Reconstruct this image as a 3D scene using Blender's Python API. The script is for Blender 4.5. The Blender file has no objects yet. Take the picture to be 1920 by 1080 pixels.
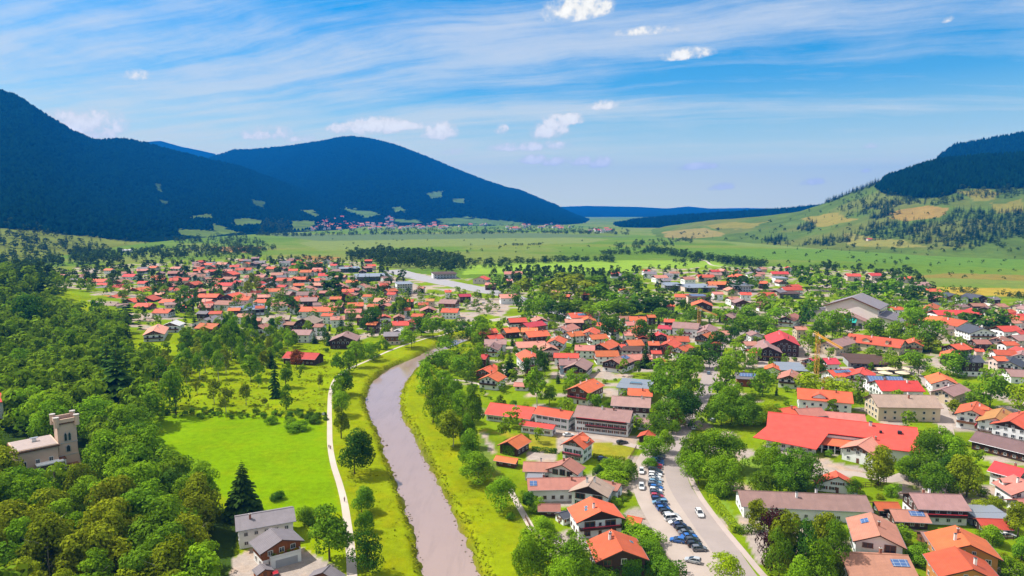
SKY_SAT, SKY_VAL, SKY_STR = 2.08, 0.84, 0.12
CLOUD = (4.35, 4.4, 4.25); CIRRUS = 0.95; CLOUD_SEED = 37.1
HAZE, HAZE_COL = 0.000066, (0.008, 0.25, 0.93)
EXPO = 0.74
PUFFS = [(1075, 22, 75, 34, 1.3), (255, 143, 26, 13, 1), (690, 241, 80, 24, 1.5), (760, 238, 66, 15, 1.2), (500, 254, 50, 19, 1.3), (825, 252, 40, 26, 1.5), (940, 245, 16, 14, .8), (1030, 245, 46, 32, 1.6), (1068, 228, 30, 17, 1.4), (1000, 301, 34, 14, 1.5), (1045, 305, 36, 14, 1.5), (1088, 305, 26, 13, 1.4),
         (1128, 308, 26, 17, 1.6), (1308, 314, 40, 10, 1.2), (1350, 352, 32, 11, 1.3), (1522, 343, 24, 10, 1.2), (1632, 275, 18, 8, .9), (1776, 38, 10, 8, .9), (150, 236, 80, 34, 1.1), (185, 255, 30, 14, 1.0), (990, 277, 90, 14, 1.2), (1130, 200, 34, 14, .8), (1624, 321, 10, 5, .7), (1210, 60, 70, 12, .7), (860, 285, 40, 10, .6), (560, 262, 40, 10, .7), (1280, 105, 60, 16, .8)]
import bpy, math, random
import numpy as np
from mathutils import Matrix, Vector
from mathutils.geometry import tessellate_polygon
R = math.radians
random.seed(7)
rng = np.random.default_rng(11)
scene = bpy.context.scene
COL = scene.collection

# ------------------------------------------------------------------ camera geometry (measured from the photograph)
CAM_H, FOC, PITCH = 100.0, 1280.0, R(6.5)
CT, ST = math.cos(PITCH), math.sin(PITCH)

def ray(px, py):
    u, v = (px - 960) / FOC, (540 - py) / FOC
    return u, CT + v * ST, v * CT - ST

def at(px, py, z=0.0):
    """point of the real place that the photo shows at px,py, on the level z"""
    dx, dy, dz = ray(px, py)
    t = (z - CAM_H) / dz
    return dx * t, dy * t

def proj(x, y, z):
    zc = y * CT - (z - CAM_H) * ST
    vc = y * ST + (z - CAM_H) * CT
    return 960 + FOC * x / zc, 540 - FOC * vc / zc

# ------------------------------------------------------------------ noise helpers
def vnoise(x, y, seed=0):
    x = np.asarray(x, float); y = np.asarray(y, float)
    xi = np.floor(x).astype(np.int64); yi = np.floor(y).astype(np.int64)
    fx = x - xi; fy = y - yi
    fx = fx * fx * (3 - 2 * fx); fy = fy * fy * (3 - 2 * fy)
    def h(a, b):
        n = (a * 374761393 + b * 668265263 + seed * 974711) & 0xffffffff
        n = ((n ^ (n >> 13)) * 1274126177) & 0xffffffff
        return ((n ^ (n >> 16)) & 0xffff) / 65535.0
    return (h(xi, yi) * (1 - fx) + h(xi + 1, yi) * fx) * (1 - fy) + (h(xi, yi + 1) * (1 - fx) + h(xi + 1, yi + 1) * fx) * fy

def fbm(x, y, seed=0, octv=4):
    s = 0; a = 0.5; t = 0
    for k in range(octv):
        s = s + a * vnoise(x * 2 ** k, y * 2 ** k, seed + k); t += a; a *= 0.5
    return s / t

def sstep(a, b, x):
    t = np.clip((x - a) / (b - a), 0, 1)
    return t * t * (3 - 2 * t)

def in_poly(px, py, poly):
    px = np.asarray(px, float); py = np.asarray(py, float)
    inside = np.zeros(px.shape, bool)
    n = len(poly)
    for i in range(n):
        x0, y0 = poly[i]; x1, y1 = poly[(i + 1) % n]
        if y0 == y1: continue
        c = ((y0 > py) != (y1 > py)) & (px < (x1 - x0) * (py - y0) / (y1 - y0) + x0)
        inside ^= c
    return inside

# ------------------------------------------------------------------ object helpers
ROOTS = []
def tag(o, label=None, cat=None, group=None, kind=None):
    if label: o['label'] = label
    if cat: o['category'] = cat
    if group: o['group'] = group
    if kind: o['kind'] = kind
    return o

def empty(name, loc, rz=0.0):
    o = bpy.data.objects.new(name, None)
    COL.objects.link(o)
    o.location = loc; o.rotation_euler = (0, 0, rz)
    o.empty_display_size = 0.2
    return o

def obj(name, me, parent=None, mat=None, loc=None, rot=None, scale=None):
    o = bpy.data.objects.new(name, me)
    COL.objects.link(o)
    if parent is not None: o.parent = parent
    if loc is not None: o.location = loc
    if rot is not None: o.rotation_euler = rot
    if scale is not None: o.scale = scale
    if mat is not None:
        if len(me.materials) == 0: me.materials.append(mat)
        if me.materials[0] != mat:
            o.material_slots[0].link = 'OBJECT'; o.material_slots[0].material = mat
    return o

class MB:
    """collects boxes, prisms, tubes; mesh() makes ONE mesh of them"""
    def __init__(s): s.v = []; s.f = []; s.m = []; s.mats = []
    def mi(s, mat):
        if mat not in s.mats: s.mats.append(mat)
        return s.mats.index(mat)
    def add(s, vs, fs, mat=None):
        b = len(s.v); s.v += [tuple(p) for p in vs]
        k = s.mi(mat) if mat is not None else 0
        for f in fs:
            s.f.append(tuple(b + i for i in f)); s.m.append(k)
    def box(s, c, d, mat=None, rz=0.0):
        x, y, z = c; a, b, h = d[0] / 2, d[1] / 2, d[2] / 2
        cr, sr = math.cos(rz), math.sin(rz)
        vs = []
        for dz in (-h, h):
            for dx, dy in ((-a, -b), (a, -b), (a, b), (-a, b)):
                vs.append((x + dx * cr - dy * sr, y + dx * sr + dy * cr, z + dz))
        s.add(vs, [(3, 2, 1, 0), (4, 5, 6, 7), (0, 1, 5, 4), (1, 2, 6, 5), (2, 3, 7, 6), (3, 0, 4, 7)], mat)
    def prism(s, prof, y0, y1, mat=None, cap=True):
        """prof: (x,z) outline, counter-clockwise seen from -y; extruded along y"""
        n = len(prof)
        vs = [(x, y0, z) for x, z in prof] + [(x, y1, z) for x, z in prof]
        fs = [(i, (i + 1) % n, n + (i + 1) % n, n + i) for i in range(n)]
        if cap: fs += [tuple(range(n - 1, -1, -1)), tuple(range(n, 2 * n))]
        fs = [tuple(reversed(f)) for f in fs]
        s.add(vs, fs, mat)
    def poly(s, pts, z0, z1, mat=None):
        """pts: (x,y) outline; extruded along z"""
        n = len(pts)
        vs = [(x, y, z0) for x, y in pts] + [(x, y, z1) for x, y in pts]
        fs = [(i, (i + 1) % n, n + (i + 1) % n, n + i) for i in range(n)] + [tuple(range(n - 1, -1, -1)), tuple(range(n, 2 * n))]
        s.add(vs, fs, mat)
    def tube(s, pts, rad, n=6, mat=None, cap=True):
        rings = []
        for i, p in enumerate(pts):
            p = Vector(p)
            d = Vector(pts[min(i + 1, len(pts) - 1)]) - Vector(pts[max(i - 1, 0)])
            if d.length < 1e-6: d = Vector((0, 0, 1))
            q = d.to_track_quat('Z', 'Y')
            r = rad[i] if isinstance(rad, (list, tuple)) else rad
            rings.append([p + q @ Vector((r * math.cos(2 * math.pi * k / n), r * math.sin(2 * math.pi * k / n), 0)) for k in range(n)])
        vs = [v for r_ in rings for v in r_]; fs = []
        for i in range(len(pts) - 1):
            for k in range(n):
                fs.append((i * n + k, i * n + (k + 1) % n, (i + 1) * n + (k + 1) % n, (i + 1) * n + k))
        if cap:
            fs.append(tuple(range(n - 1, -1, -1))); b = (len(pts) - 1) * n
            fs.append(tuple(b + k for k in range(n)))
        s.add(vs, fs, mat)
    def mesh(s, name, mat=None):
        me = bpy.data.meshes.new(name)
        me.from_pydata(s.v, [], s.f)
        for m in (s.mats or ([mat] if mat else [])): me.materials.append(m)
        if len(s.mats) > 1: me.polygons.foreach_set('material_index', s.m)
        me.update()
        return me

def quads_mesh(name, V, mat=None, tint=None):
    """V: n x 4 x 3 array of loose quads; tint: n values written to a face attribute"""
    n = len(V)
    me = bpy.data.meshes.new(name)
    me.vertices.add(n * 4); me.loops.add(n * 4); me.polygons.add(n)
    me.vertices.foreach_set('co', V.reshape(-1).astype(np.float32))
    me.loops.foreach_set('vertex_index', np.arange(n * 4, dtype=np.int32))
    me.polygons.foreach_set('loop_start', np.arange(0, n * 4, 4, dtype=np.int32))
    if tint is not None:
        a = me.attributes.new('tint', 'FLOAT', 'FACE')
        a.data.foreach_set('value', np.asarray(tint, np.float32))
    me.update(calc_edges=True)
    if mat: me.materials.append(mat)
    return me

def tris_mesh(name, V, F, mat=None, tint=None):
    n = len(F)
    me = bpy.data.meshes.new(name)
    me.vertices.add(len(V)); me.loops.add(n * 3); me.polygons.add(n)
    me.vertices.foreach_set('co', np.asarray(V, np.float32).reshape(-1))
    me.loops.foreach_set('vertex_index', np.asarray(F, np.int32).reshape(-1))
    me.polygons.foreach_set('loop_start', np.arange(0, n * 3, 3, dtype=np.int32))
    if tint is not None:
        a = me.attributes.new('tint', 'FLOAT', 'FACE')
        a.data.foreach_set('value', np.asarray(tint, np.float32))
    me.update(calc_edges=True)
    if mat: me.materials.append(mat)
    return me

def grid_mesh(name, X, Y, Z, mat, colors=None, smooth=True):
    nr, nc = X.shape
    me = bpy.data.meshes.new(name)
    co = np.stack([X, Y, Z], -1).reshape(-1, 3)
    idx = np.arange(nr * nc).reshape(nr, nc)
    q = np.stack([idx[:-1, :-1], idx[:-1, 1:], idx[1:, 1:], idx[1:, :-1]], -1).reshape(-1, 4)
    me.vertices.add(len(co)); me.loops.add(q.size); me.polygons.add(len(q))
    me.vertices.foreach_set('co', co.reshape(-1).astype(np.float32))
    me.loops.foreach_set('vertex_index', q.reshape(-1).astype(np.int32))
    me.polygons.foreach_set('loop_start', np.arange(0, q.size, 4, dtype=np.int32))
    if smooth: me.polygons.foreach_set('use_smooth', np.ones(len(q), bool))
    if colors is not None:
        a = me.attributes.new('soil', 'FLOAT_COLOR', 'POINT')
        c4 = np.concatenate([colors.reshape(-1, 3), np.ones((len(co), 1))], 1)
        a.data.foreach_set('color', c4.reshape(-1).astype(np.float32))
    me.update(calc_edges=True)
    me.materials.append(mat)
    return me

# ------------------------------------------------------------------ materials
def nodes_of(name):
    m = bpy.data.materials.new(name); m.use_nodes = True
    nt = m.node_tree; nt.nodes.clear()
    return m, nt, nt.nodes, nt.links

def N(nt, typ, **kw):
    n = nt.nodes.new(typ)
    for k, v in kw.items():
        if k in n.inputs.keys() if isinstance(k, str) else False: n.inputs[k].default_value = v
        else: setattr(n, k, v)
    return n

def math_node(nt, op, a, b=None, c=None):
    n = nt.nodes.new('ShaderNodeMath'); n.operation = op
    for i, v in enumerate((a, b, c)):
        if v is None: continue
        if isinstance(v, (int, float)): n.inputs[i].default_value = v
        else: nt.links.new(v, n.inputs[i])
    return n.outputs[0]

def mix_col(nt, fac, a, b, mode='MIX'):
    n = nt.nodes.new('ShaderNodeMix'); n.data_type = 'RGBA'; n.blend_type = mode
    for i, v in ((0, fac), (6, a), (7, b)):
        if isinstance(v, (int, float)): n.inputs[i].default_value = v
        elif isinstance(v, tuple): n.inputs[i].default_value = (*v[:3], 1)
        else: nt.links.new(v, n.inputs[i])
    return n.outputs[2]

def noise(nt, scale, detail=3, coord=None, rough=0.55):
    n = nt.nodes.new('ShaderNodeTexNoise'); n.inputs['Scale'].default_value = scale
    n.inputs['Detail'].default_value = detail; n.inputs['Roughness'].default_value = rough
    if coord is not None: nt.links.new(coord, n.inputs['Vector'])
    return n.outputs['Fac']

def ramp(nt, fac, stops):
    n = nt.nodes.new('ShaderNodeValToRGB')
    while len(n.color_ramp.elements) > 1: n.color_ramp.elements.remove(n.color_ramp.elements[0])
    for i, (p, c) in enumerate(stops):
        e = n.color_ramp.elements[0] if i == 0 else n.color_ramp.elements.new(p)
        e.position = p; e.color = (*c, 1) if isinstance(c, tuple) else (c, c, c, 1)
    nt.links.new(fac, n.inputs[0])
    return n.outputs[0]

def vary(nt, col, amt):
    """shift a colour's value a little from object to object"""
    oi = nt.nodes.new('ShaderNodeObjectInfo')
    h = nt.nodes.new('ShaderNodeHueSaturation')
    v = math_node(nt, 'MULTIPLY_ADD', oi.outputs['Random'], 2 * amt, 1 - amt)
    nt.links.new(v, h.inputs['Value'])
    r2 = math_node(nt, 'FRACT', math_node(nt, 'MULTIPLY', oi.outputs['Random'], 17.31))
    nt.links.new(math_node(nt, 'MULTIPLY_ADD', r2, 0.018 * amt / 0.2, 0.5 - 0.009 * amt / 0.2), h.inputs['Hue'])
    if isinstance(col, tuple): h.inputs['Color'].default_value = (*col, 1)
    else: nt.links.new(col, h.inputs['Color'])
    return h.outputs[0]

def finish(nt, col, rough=0.8, bump=None, metal=0.0, spec=0.3):
    b = nt.nodes.new('ShaderNodeBsdfPrincipled'); o = nt.nodes.new('ShaderNodeOutputMaterial')
    if isinstance(col, tuple): b.inputs['Base Color'].default_value = (*col, 1)
    else: nt.links.new(col, b.inputs['Base Color'])
    b.inputs['Roughness'].default_value = rough; b.inputs['Metallic'].default_value = metal
    b.inputs['Specular IOR Level'].default_value = spec
    if bump is not None:
        bn = nt.nodes.new('ShaderNodeBump'); bn.inputs['Strength'].default_value = bump[1]; bn.inputs['Distance'].default_value = bump[2]
        nt.links.new(bump[0], bn.inputs['Height']); nt.links.new(bn.outputs[0], b.inputs['Normal'])
    nt.links.new(b.outputs[0], o.inputs[0])
    return b

def objco(nt): return nt.nodes.new('ShaderNodeTexCoord').outputs['Object']

def plain(name, c, rough=0.75, amt=0.12, nscale=3.0, metal=0.0, spec=0.3, ovar=0.06):
    m, nt, nd, lk = nodes_of(name)
    f = noise(nt, nscale, 3, objco(nt))
    col = mix_col(nt, f, tuple(x * (1 - amt) for x in c), tuple(min(1, x * (1 + amt)) for x in c))
    if ovar: col = vary(nt, col, ovar)
    finish(nt, col, rough, None, metal, spec)
    return m

def roof_mat(name, c, rough=0.75):
    m, nt, nd, lk = nodes_of(name)
    co = objco(nt)
    sep = nd.new('ShaderNodeSeparateXYZ'); lk.new(co, sep.inputs[0])
    big = noise(nt, 0.35, 4, co); fine = noise(nt, 2.6, 3, co)
    # courses of tiles along the slope and the joints between tiles
    rows = math_node(nt, 'FRACT', math_node(nt, 'MULTIPLY', math_node(nt, 'ABSOLUTE', sep.outputs[0]), 1 / 0.42))
    cols = math_node(nt, 'FRACT', math_node(nt, 'MULTIPLY', sep.outputs[1], 1 / 0.34))
    rl = math_node(nt, 'GREATER_THAN', rows, 0.8)
    c1 = mix_col(nt, big, tuple(x * 0.66 for x in c), tuple(min(0.9, x * 1.25 + .01) for x in c))
    c2 = mix_col(nt, math_node(nt, 'MULTIPLY', fine, 0.5), c1, tuple(x * 0.62 for x in c))
    streak = nd.new('ShaderNodeTexNoise'); mp = nd.new('ShaderNodeMapping'); mp.inputs['Scale'].default_value = (0.12, 1.4, 0.1)
    lk.new(co, mp.inputs[0]); lk.new(mp.outputs[0], streak.inputs['Vector']); streak.inputs['Scale'].default_value = 1.0
    c2 = mix_col(nt, ramp(nt, streak.outputs['Fac'], [(0.5, 0.0), (0.75, 0.35)]), c2, tuple(x * 0.55 + 0.03 for x in c))
    c3 = mix_col(nt, math_node(nt, 'MULTIPLY', rl, 0.28), c2, tuple(x * 0.4 for x in c))
    c3 = vary(nt, c3, 0.22)
    hgt = math_node(nt, 'ADD', rows, math_node(nt, 'MULTIPLY', math_node(nt, 'SINE', math_node(nt, 'MULTIPLY', cols, 6.28)), 0.35))
    finish(nt, c3, rough, (hgt, 0.35, 0.04), 0, 0.25)
    return m

def wood_mat(name, c):
    m, nt, nd, lk = nodes_of(name)
    co = objco(nt)
    mp = nd.new('ShaderNodeMapping'); mp.inputs['Scale'].default_value = (5, 5, 0.5); lk.new(co, mp.inputs[0])
    f = noise(nt, 1.0, 4, mp.outputs[0])
    sep = nd.new('ShaderNodeSeparateXYZ'); lk.new(co, sep.inputs[0])
    s = math_node(nt, 'FRACT', math_node(nt, 'MULTIPLY', math_node(nt, 'ADD', sep.outputs[0], sep.outputs[1]), 1 / 0.22))
    g = math_node(nt, 'GREATER_THAN', s, 0.86)
    col = mix_col(nt, f, tuple(x * 0.6 for x in c), tuple(x * 1.45 for x in c))
    col = mix_col(nt, math_node(nt, 'MULTIPLY', g, 0.6), col, tuple(x * 0.3 for x in c))
    finish(nt, vary(nt, col, 0.16), 0.75)
    return m

def plaster_mat(name, c):
    m, nt, nd, lk = nodes_of(name)
    co = objco(nt)
    f = noise(nt, 0.5, 5, co); g = noise(nt, 6, 3, co)
    col = mix_col(nt, f, tuple(x * 0.86 for x in c), tuple(min(0.85, x * 1.06) for x in c))
    col = mix_col(nt, math_node(nt, 'MULTIPLY', g, 0.14), col, tuple(x * 0.6 for x in c))
    finish(nt, vary(nt, col, 0.07), 0.85, (g, 0.15, 0.02))
    return m

def leaf_mat(name, c, ovar=0.2, tvar=0.35, trans=0.3, yellow=0.2):
    m, nt, nd, lk = nodes_of(name)
    at_ = nd.new('ShaderNodeAttribute'); at_.attribute_name = 'tint'
    lo = tuple(x * (1 - tvar) for x in c); hi = (c[0] * (1 + tvar + yellow), c[1] * (1 + tvar), c[2] * (1 + tvar * 0.4))
    col = mix_col(nt, at_.outputs['Fac'], lo, hi)
    col = vary(nt, col, ovar)
    d = nd.new('ShaderNodeBsdfDiffuse'); t = nd.new('ShaderNodeBsdfTranslucent'); mx = nd.new('ShaderNodeMixShader')
    o = nd.new('ShaderNodeOutputMaterial')
    lk.new(col, d.inputs[0])
    tc = mix_col(nt, 1.0, col, (1.25, 1.1, 0.5), 'MULTIPLY')
    lk.new(tc, t.inputs[0])
    mx.inputs[0].default_value = trans
    lk.new(d.outputs[0], mx.inputs[1]); lk.new(t.outputs[0], mx.inputs[2]); lk.new(mx.outputs[0], o.inputs[0])
    return m

def glass_mat(name, c=(0.02, 0.028, 0.035)):
    m, nt, nd, lk = nodes_of(name)
    finish(nt, vary(nt, c, 0.3), 0.12, None, 0.0, 0.6)
    return m

def paint_mat(name, c, rough=0.28):
    m, nt, nd, lk = nodes_of(name)
    b = finish(nt, c, rough, None, 0.0, 0.5)
    b.inputs['Coat Weight'].default_value = 0.6; b.inputs['Coat Roughness'].default_value = 0.08
    return m

M = {}
M['roof_o'] = roof_mat('orange_tiles', (0.57, 0.118, 0.043))
M['roof_r'] = roof_mat('red_tiles', (0.57, 0.080, 0.043))
M['roof_c'] = roof_mat('crimson_tiles', (0.48, 0.04, 0.055))
M['roof_p'] = roof_mat('faded_salmon_tiles', (0.54, 0.21, 0.155))
M['roof_b'] = roof_mat('mauve_brown_tiles', (0.30, 0.170, 0.155))
M['roof_m'] = roof_mat('dark_mauve_tiles', (0.17, 0.098, 0.10))
M['roof_k'] = roof_mat('red_brown_tiles', (0.38, 0.16, 0.115))
M['roof_g'] = roof_mat('grey_tiles', (0.20, 0.175, 0.19))
M['roof_d'] = roof_mat('dark_slate_tiles', (0.065, 0.07, 0.09))
M['roof_t'] = roof_mat('tan_shingles', (0.33, 0.235, 0.18))
M['roof_y'] = roof_mat('ochre_tiles', (0.42, 0.20, 0.06))
M['roof_w'] = roof_mat('pale_sheet_roofing', (0.52, 0.50, 0.50))
M['white'] = plaster_mat('white_plaster', (0.82, 0.805, 0.79))
M['cream'] = plaster_mat('cream_plaster', (0.58, 0.47, 0.33))
M['pinkw'] = plaster_mat('pale_pink_plaster', (0.68, 0.52, 0.46))
M['ochre'] = plaster_mat('ochre_plaster', (0.50, 0.22, 0.06))
M['greyw'] = plaster_mat('grey_plaster', (0.36, 0.36, 0.38))
M['bluew'] = plaster_mat('pale_blue_plaster', (0.30, 0.42, 0.50))
M['stone'] = plaster_mat('sandstone_blocks', (0.62, 0.43, 0.33))
M['dwood'] = wood_mat('dark_timber', (0.055, 0.028, 0.018))
M['mwood'] = wood_mat('brown_timber', (0.15, 0.06, 0.026))
M['owood'] = wood_mat('orange_timber', (0.30, 0.085, 0.022))
M['trim'] = plain('dark_brown_fascia', (0.07, 0.035, 0.022))
M['wtrim'] = plain('white_painted_wood', (0.62, 0.61, 0.60))
M['glass'] = glass_mat('window_glass')
M['blueg'] = glass_mat('bluish_glass', (0.06, 0.11, 0.15))
M['green_sh'] = plain('green_shutters', (0.05, 0.13, 0.07))
M['red_fl'] = plain('red_geraniums', (0.45, 0.03, 0.05), 0.8, 0.6, 9)
M['brick'] = plain('chimney_brick', (0.30, 0.12, 0.08), 0.85, 0.3, 8)
M['metal'] = plain('zinc_sheet', (0.35, 0.36, 0.38), 0.4, 0.1, 3, 0.6)
M['dmetal'] = plain('dark_metal', (0.03, 0.03, 0.033), 0.5)
M['concrete'] = plain('pale_concrete', (0.42, 0.38, 0.35), 0.85, 0.18, 1.2)
M['bark'] = plain('tree_bark', (0.10, 0.07, 0.045), 0.9, 0.4, 6)
M['pbark'] = plain('pale_birch_bark', (0.38, 0.34, 0.28), 0.9, 0.5, 5)
M['leaf_m'] = leaf_mat('mid_green_leaves', (0.1066, 0.2255, 0.0137))
M['leaf_b'] = leaf_mat('bright_green_leaves', (0.1538, 0.3011, 0.0128), 0.16)
M['leaf_l'] = leaf_mat('lime_green_leaves', (0.2277, 0.3416, 0.0103), 0.12)
M['leaf_y'] = leaf_mat('yellow_leaves', (0.33, 0.27, 0.015), 0.12)
M['leaf_d'] = leaf_mat('dark_green_leaves', (0.0475, 0.1214, 0.0146))
M['leaf_o'] = leaf_mat('olive_leaves', (0.1764, 0.2419, 0.0121))
M['leaf_u'] = leaf_mat('purple_beech_leaves', (0.045, 0.016, 0.020), 0.1, 0.35, 0.15, 0.2)
M['leaf_c'] = leaf_mat('spruce_needles', (0.0306, 0.0765, 0.0136), 0.22, 0.4, 0.08, 0.3)
M['leaf_x'] = leaf_mat('rust_leaves', (0.26, 0.10, 0.02), 0.15)
M['far_leaf'] = leaf_mat('far_forest_needles', (0.0020, 0.0125, 0.0075), 0.0, 0.6, 0.0, 0.1)
M['far_con'] = leaf_mat('far_spruce_needles', (0.013, 0.038, 0.013), 0.0, 0.4, 0.0, 0.2)
M['treetop'] = leaf_mat('treetop_leaves', (0.1260, 0.2340, 0.0132), 0.0, 0.45, 0.3, 0.3)
M['flatroof'] = plain('weathered_flat_roof', (0.34, 0.27, 0.25), 0.9, 0.2, 1.0)
M['tuft'] = leaf_mat('tall_grass', (0.185, 0.240, 0.008), 0.0, 0.5, 0.3, 0.3)
M['far_broad'] = leaf_mat('far_broadleaf_foliage', (0.0367, 0.0783, 0.0098), 0.0, 0.4, 0.25, 0.3)

def solar_mat():
    m, nt, nd, lk = nodes_of('solar_cells')
    co = objco(nt); sep = nd.new('ShaderNodeSeparateXYZ'); lk.new(co, sep.inputs[0])
    a = math_node(nt, 'LESS_THAN', math_node(nt, 'FRACT', math_node(nt, 'MULTIPLY', sep.outputs[0], 1.0)), 0.08)
    b = math_node(nt, 'LESS_THAN', math_node(nt, 'FRACT', math_node(nt, 'MULTIPLY', sep.outputs[1], 0.6)), 0.06)
    col = mix_col(nt, math_node(nt, 'MAXIMUM', a, b), (0.045, 0.10, 0.24), (0.35, 0.38, 0.42))
    finish(nt, col, 0.2, None, 0, 0.6)
    return m
M['solar'] = solar_mat()
# ------------------------------------------------------------------ terrain: height function
SC = CAM_H / 55.0
class Hill:
    def __init__(s, cols, p, rough, behind=0.5, seed=0):
        a = []; zr = []; yr = []; yf = []
        for px, py, Yr, Yf in cols:
            Yr *= SC; Yf *= SC
            dx, dy, dz = ray(px, py); t = Yr / dy
            a.append(dx / dy); zr.append(CAM_H + t * dz); yr.append(Yr); yf.append(Yf)
        s.a = np.array(a); s.zr = np.array(zr); s.yr = np.array(yr); s.yf = np.array(yf)
        s.p = p; s.rough = rough; s.behind = behind; s.seed = seed
    def par(s, a):
        return np.interp(a, s.a, s.zr), np.interp(a, s.a, s.yr), np.interp(a, s.a, s.yf)
    def z(s, x, y):
        a = x / np.maximum(y, 1.0)
        zr, yr, yf = s.par(a)
        t = (y - yf) / (yr - yf)
        tc = np.clip(t, 0, 1)
        f = tc ** s.p
        n = (fbm(x / 470.0, y / 470.0, s.seed, 4) - 0.5) * 2
        n2 = (fbm(x / 1600.0, y / 1600.0, s.seed + 9, 3) - 0.5) * 2
        nr_ = 1 - 2 * np.abs(fbm(x / 700.0, y / 1500.0, s.seed + 17, 3) - 0.5) * 2
        z = zr * f + s.rough * zr * (n * 0.35 + n2 + 1.1 * (nr_ - .6)) * np.sin(np.pi * tc) * tc
        b = np.clip((y - yr) / (yr * s.behind), 0, 1)
        z = np.where(t > 1, zr * (1 - 0.75 * b * b * (3 - 2 * b)), z)
        z = z + 4.0 * (vnoise(x / 60.0, y / 60.0, s.seed + 3) - 0.5) * np.minimum(tc * 8, 1)
        edge = np.minimum((a - s.a[0]) / 0.05, (s.a[-1] - a) / 0.05)
        e = np.clip(edge, 0, 1)
        z = z * e - 6 * (1 - e)
        return np.where(t <= 0, -4 + 0 * z, z - 3 * (1 - np.minimum(tc * 30, 1)))

HILLS = {
 'mountain_slope': Hill([(-520, 90, 1900, 640), (-200, 135, 1950, 660), (0, 170, 2050, 700), (30, 179, 2080, 720), (60, 198, 2100, 750), (100, 224, 2200, 800), (140, 247, 2300, 870),
      (180, 263, 2400, 940), (230, 260, 2600, 1050), (270, 267, 2700, 1130), (330, 284, 2800, 1250), (450, 312, 2900, 1500), (560, 352, 3000, 1700), (640, 385, 3000, 1900), (700, 404, 2900, 2100)], 1.75, 0.05, 0.5, 1),
 'mountain_peak': Hill([(330, 330, 4300, 2700), (380, 300, 4400, 2500), (415, 289, 4500, 2450), (440, 281, 4500, 2450), (480, 280, 4500, 2400), (540, 274, 4500, 2350), (600, 265, 4500, 2300), (640, 257, 4500, 2300), (660, 256, 4500, 2300), (700, 261, 4500, 2300),
      (740, 271, 4500, 2300), (790, 290, 4500, 2350), (850, 315, 4500, 2400), (900, 335, 4500, 2400), (950, 352, 4400, 2450), (975, 357, 4400, 2450), (1010, 372, 4300, 2500), (1050, 388, 4200, 2550), (1110, 398, 4000, 2650)], 1.3, 0.045, 0.4, 2),
 'mountain_far': Hill([(180, 300, 6500, 4800), (250, 268, 6500, 4800), (300, 264, 6500, 4800), (340, 275, 6500, 4800), (380, 283, 6500, 4800), (410, 290, 6500, 4800), (470, 310, 6500, 4800)], 1.2, 0.04, 0.3, 3),
 'hills_far': Hill([(900, 396, 7400, 5600), (1040, 388, 7400, 5600), (1100, 386, 7400, 5600), (1200, 388, 7400, 5600), (1250, 391, 7400, 5600), (1290, 387, 7400, 5600), (1330, 391, 7400, 5600), (1400, 390, 7400, 5600),
      (1500, 392, 7400, 5600), (1700, 385, 7400, 5600), (2200, 380, 7400, 5600)], 1.2, 0.03, 0.2, 4),
 'hill_wooded': Hill([(1120, 424, 2700, 2200), (1200, 412, 2700, 2150), (1300, 404, 2700, 2100), (1400, 398, 2600, 2000), (1480, 393, 2600, 1950), (1540, 386, 2600, 1900), (1600, 380, 2600, 1900), (1700, 372, 2600, 1900)], 1.1, 0.05, 0.4, 5),
 'hill_pasture': Hill([(1180, 441, 1800, 1500), (1250, 427, 1750, 1350), (1330, 414, 1700, 1250), (1420, 407, 1600, 1120), (1500, 397, 1520, 1020), (1545, 381, 1480, 960), (1580, 366, 1450, 930), (1620, 352, 1430, 900),
      (1650, 338, 1420, 880), (1700, 322, 1400, 850), (1750, 306, 1400, 820), (1800, 300, 1380, 800), (1850, 296, 1360, 780), (1920, 292, 1350, 760), (2100, 275, 1300, 720), (2500, 240, 1200, 650)], 1.35, 0.05, 0.6, 6),
 'mountain_wooded': Hill([(1690, 340, 2300, 1500), (1730, 316, 2300, 1500), (1750, 304, 2300, 1500), (1765, 290, 2300, 1500), (1790, 272, 2300, 1480), (1830, 265, 2300, 1450), (1870, 258, 2300, 1420), (1920, 249, 2300, 1400), (2100, 225, 2250, 1400), (2500, 190, 2200, 1300)], 1.0, 0.05, 0.5, 7),
}

# river: left and right water edges read from the photograph, at the water's level
WATER = -2.4
RIV = [(1650, 930, 1190), (1400, 880, 1070), (1180, 822, 948), (1080, 796, 900), (1040, 787, 882), (1000, 776, 866), (960, 762, 848), (920, 748, 828), (880, 734, 806), (840, 718, 786), (810, 708, 771), (790, 698, 757), (770, 690, 750),
       (750, 687, 749), (730, 692, 755), (715, 702, 763), (700, 718, 774), (690, 735, 784), (680, 758, 795), (670, 780, 812), (660, 800, 832), (648, 826, 858), (636, 850, 882)]
RC = []; RH_ = []
for py, l, r in RIV:
    x0, y0 = at(l, py, WATER); x1, y1 = at(r, py, WATER)
    RC.append(((x0 + x1) / 2, y0)); RH_.append((x1 - x0) / 2)
RC = np.array(RC); RH_ = np.array(RH_)
# widths measured across the image become widths across the flow
tg = np.gradient(RC, axis=0); tg /= np.linalg.norm(tg, axis=1)[:, None]
RHW = np.clip(RH_ * np.clip(np.abs(tg[:, 1]), 0.45, 1), 5.5, 16)

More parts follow.
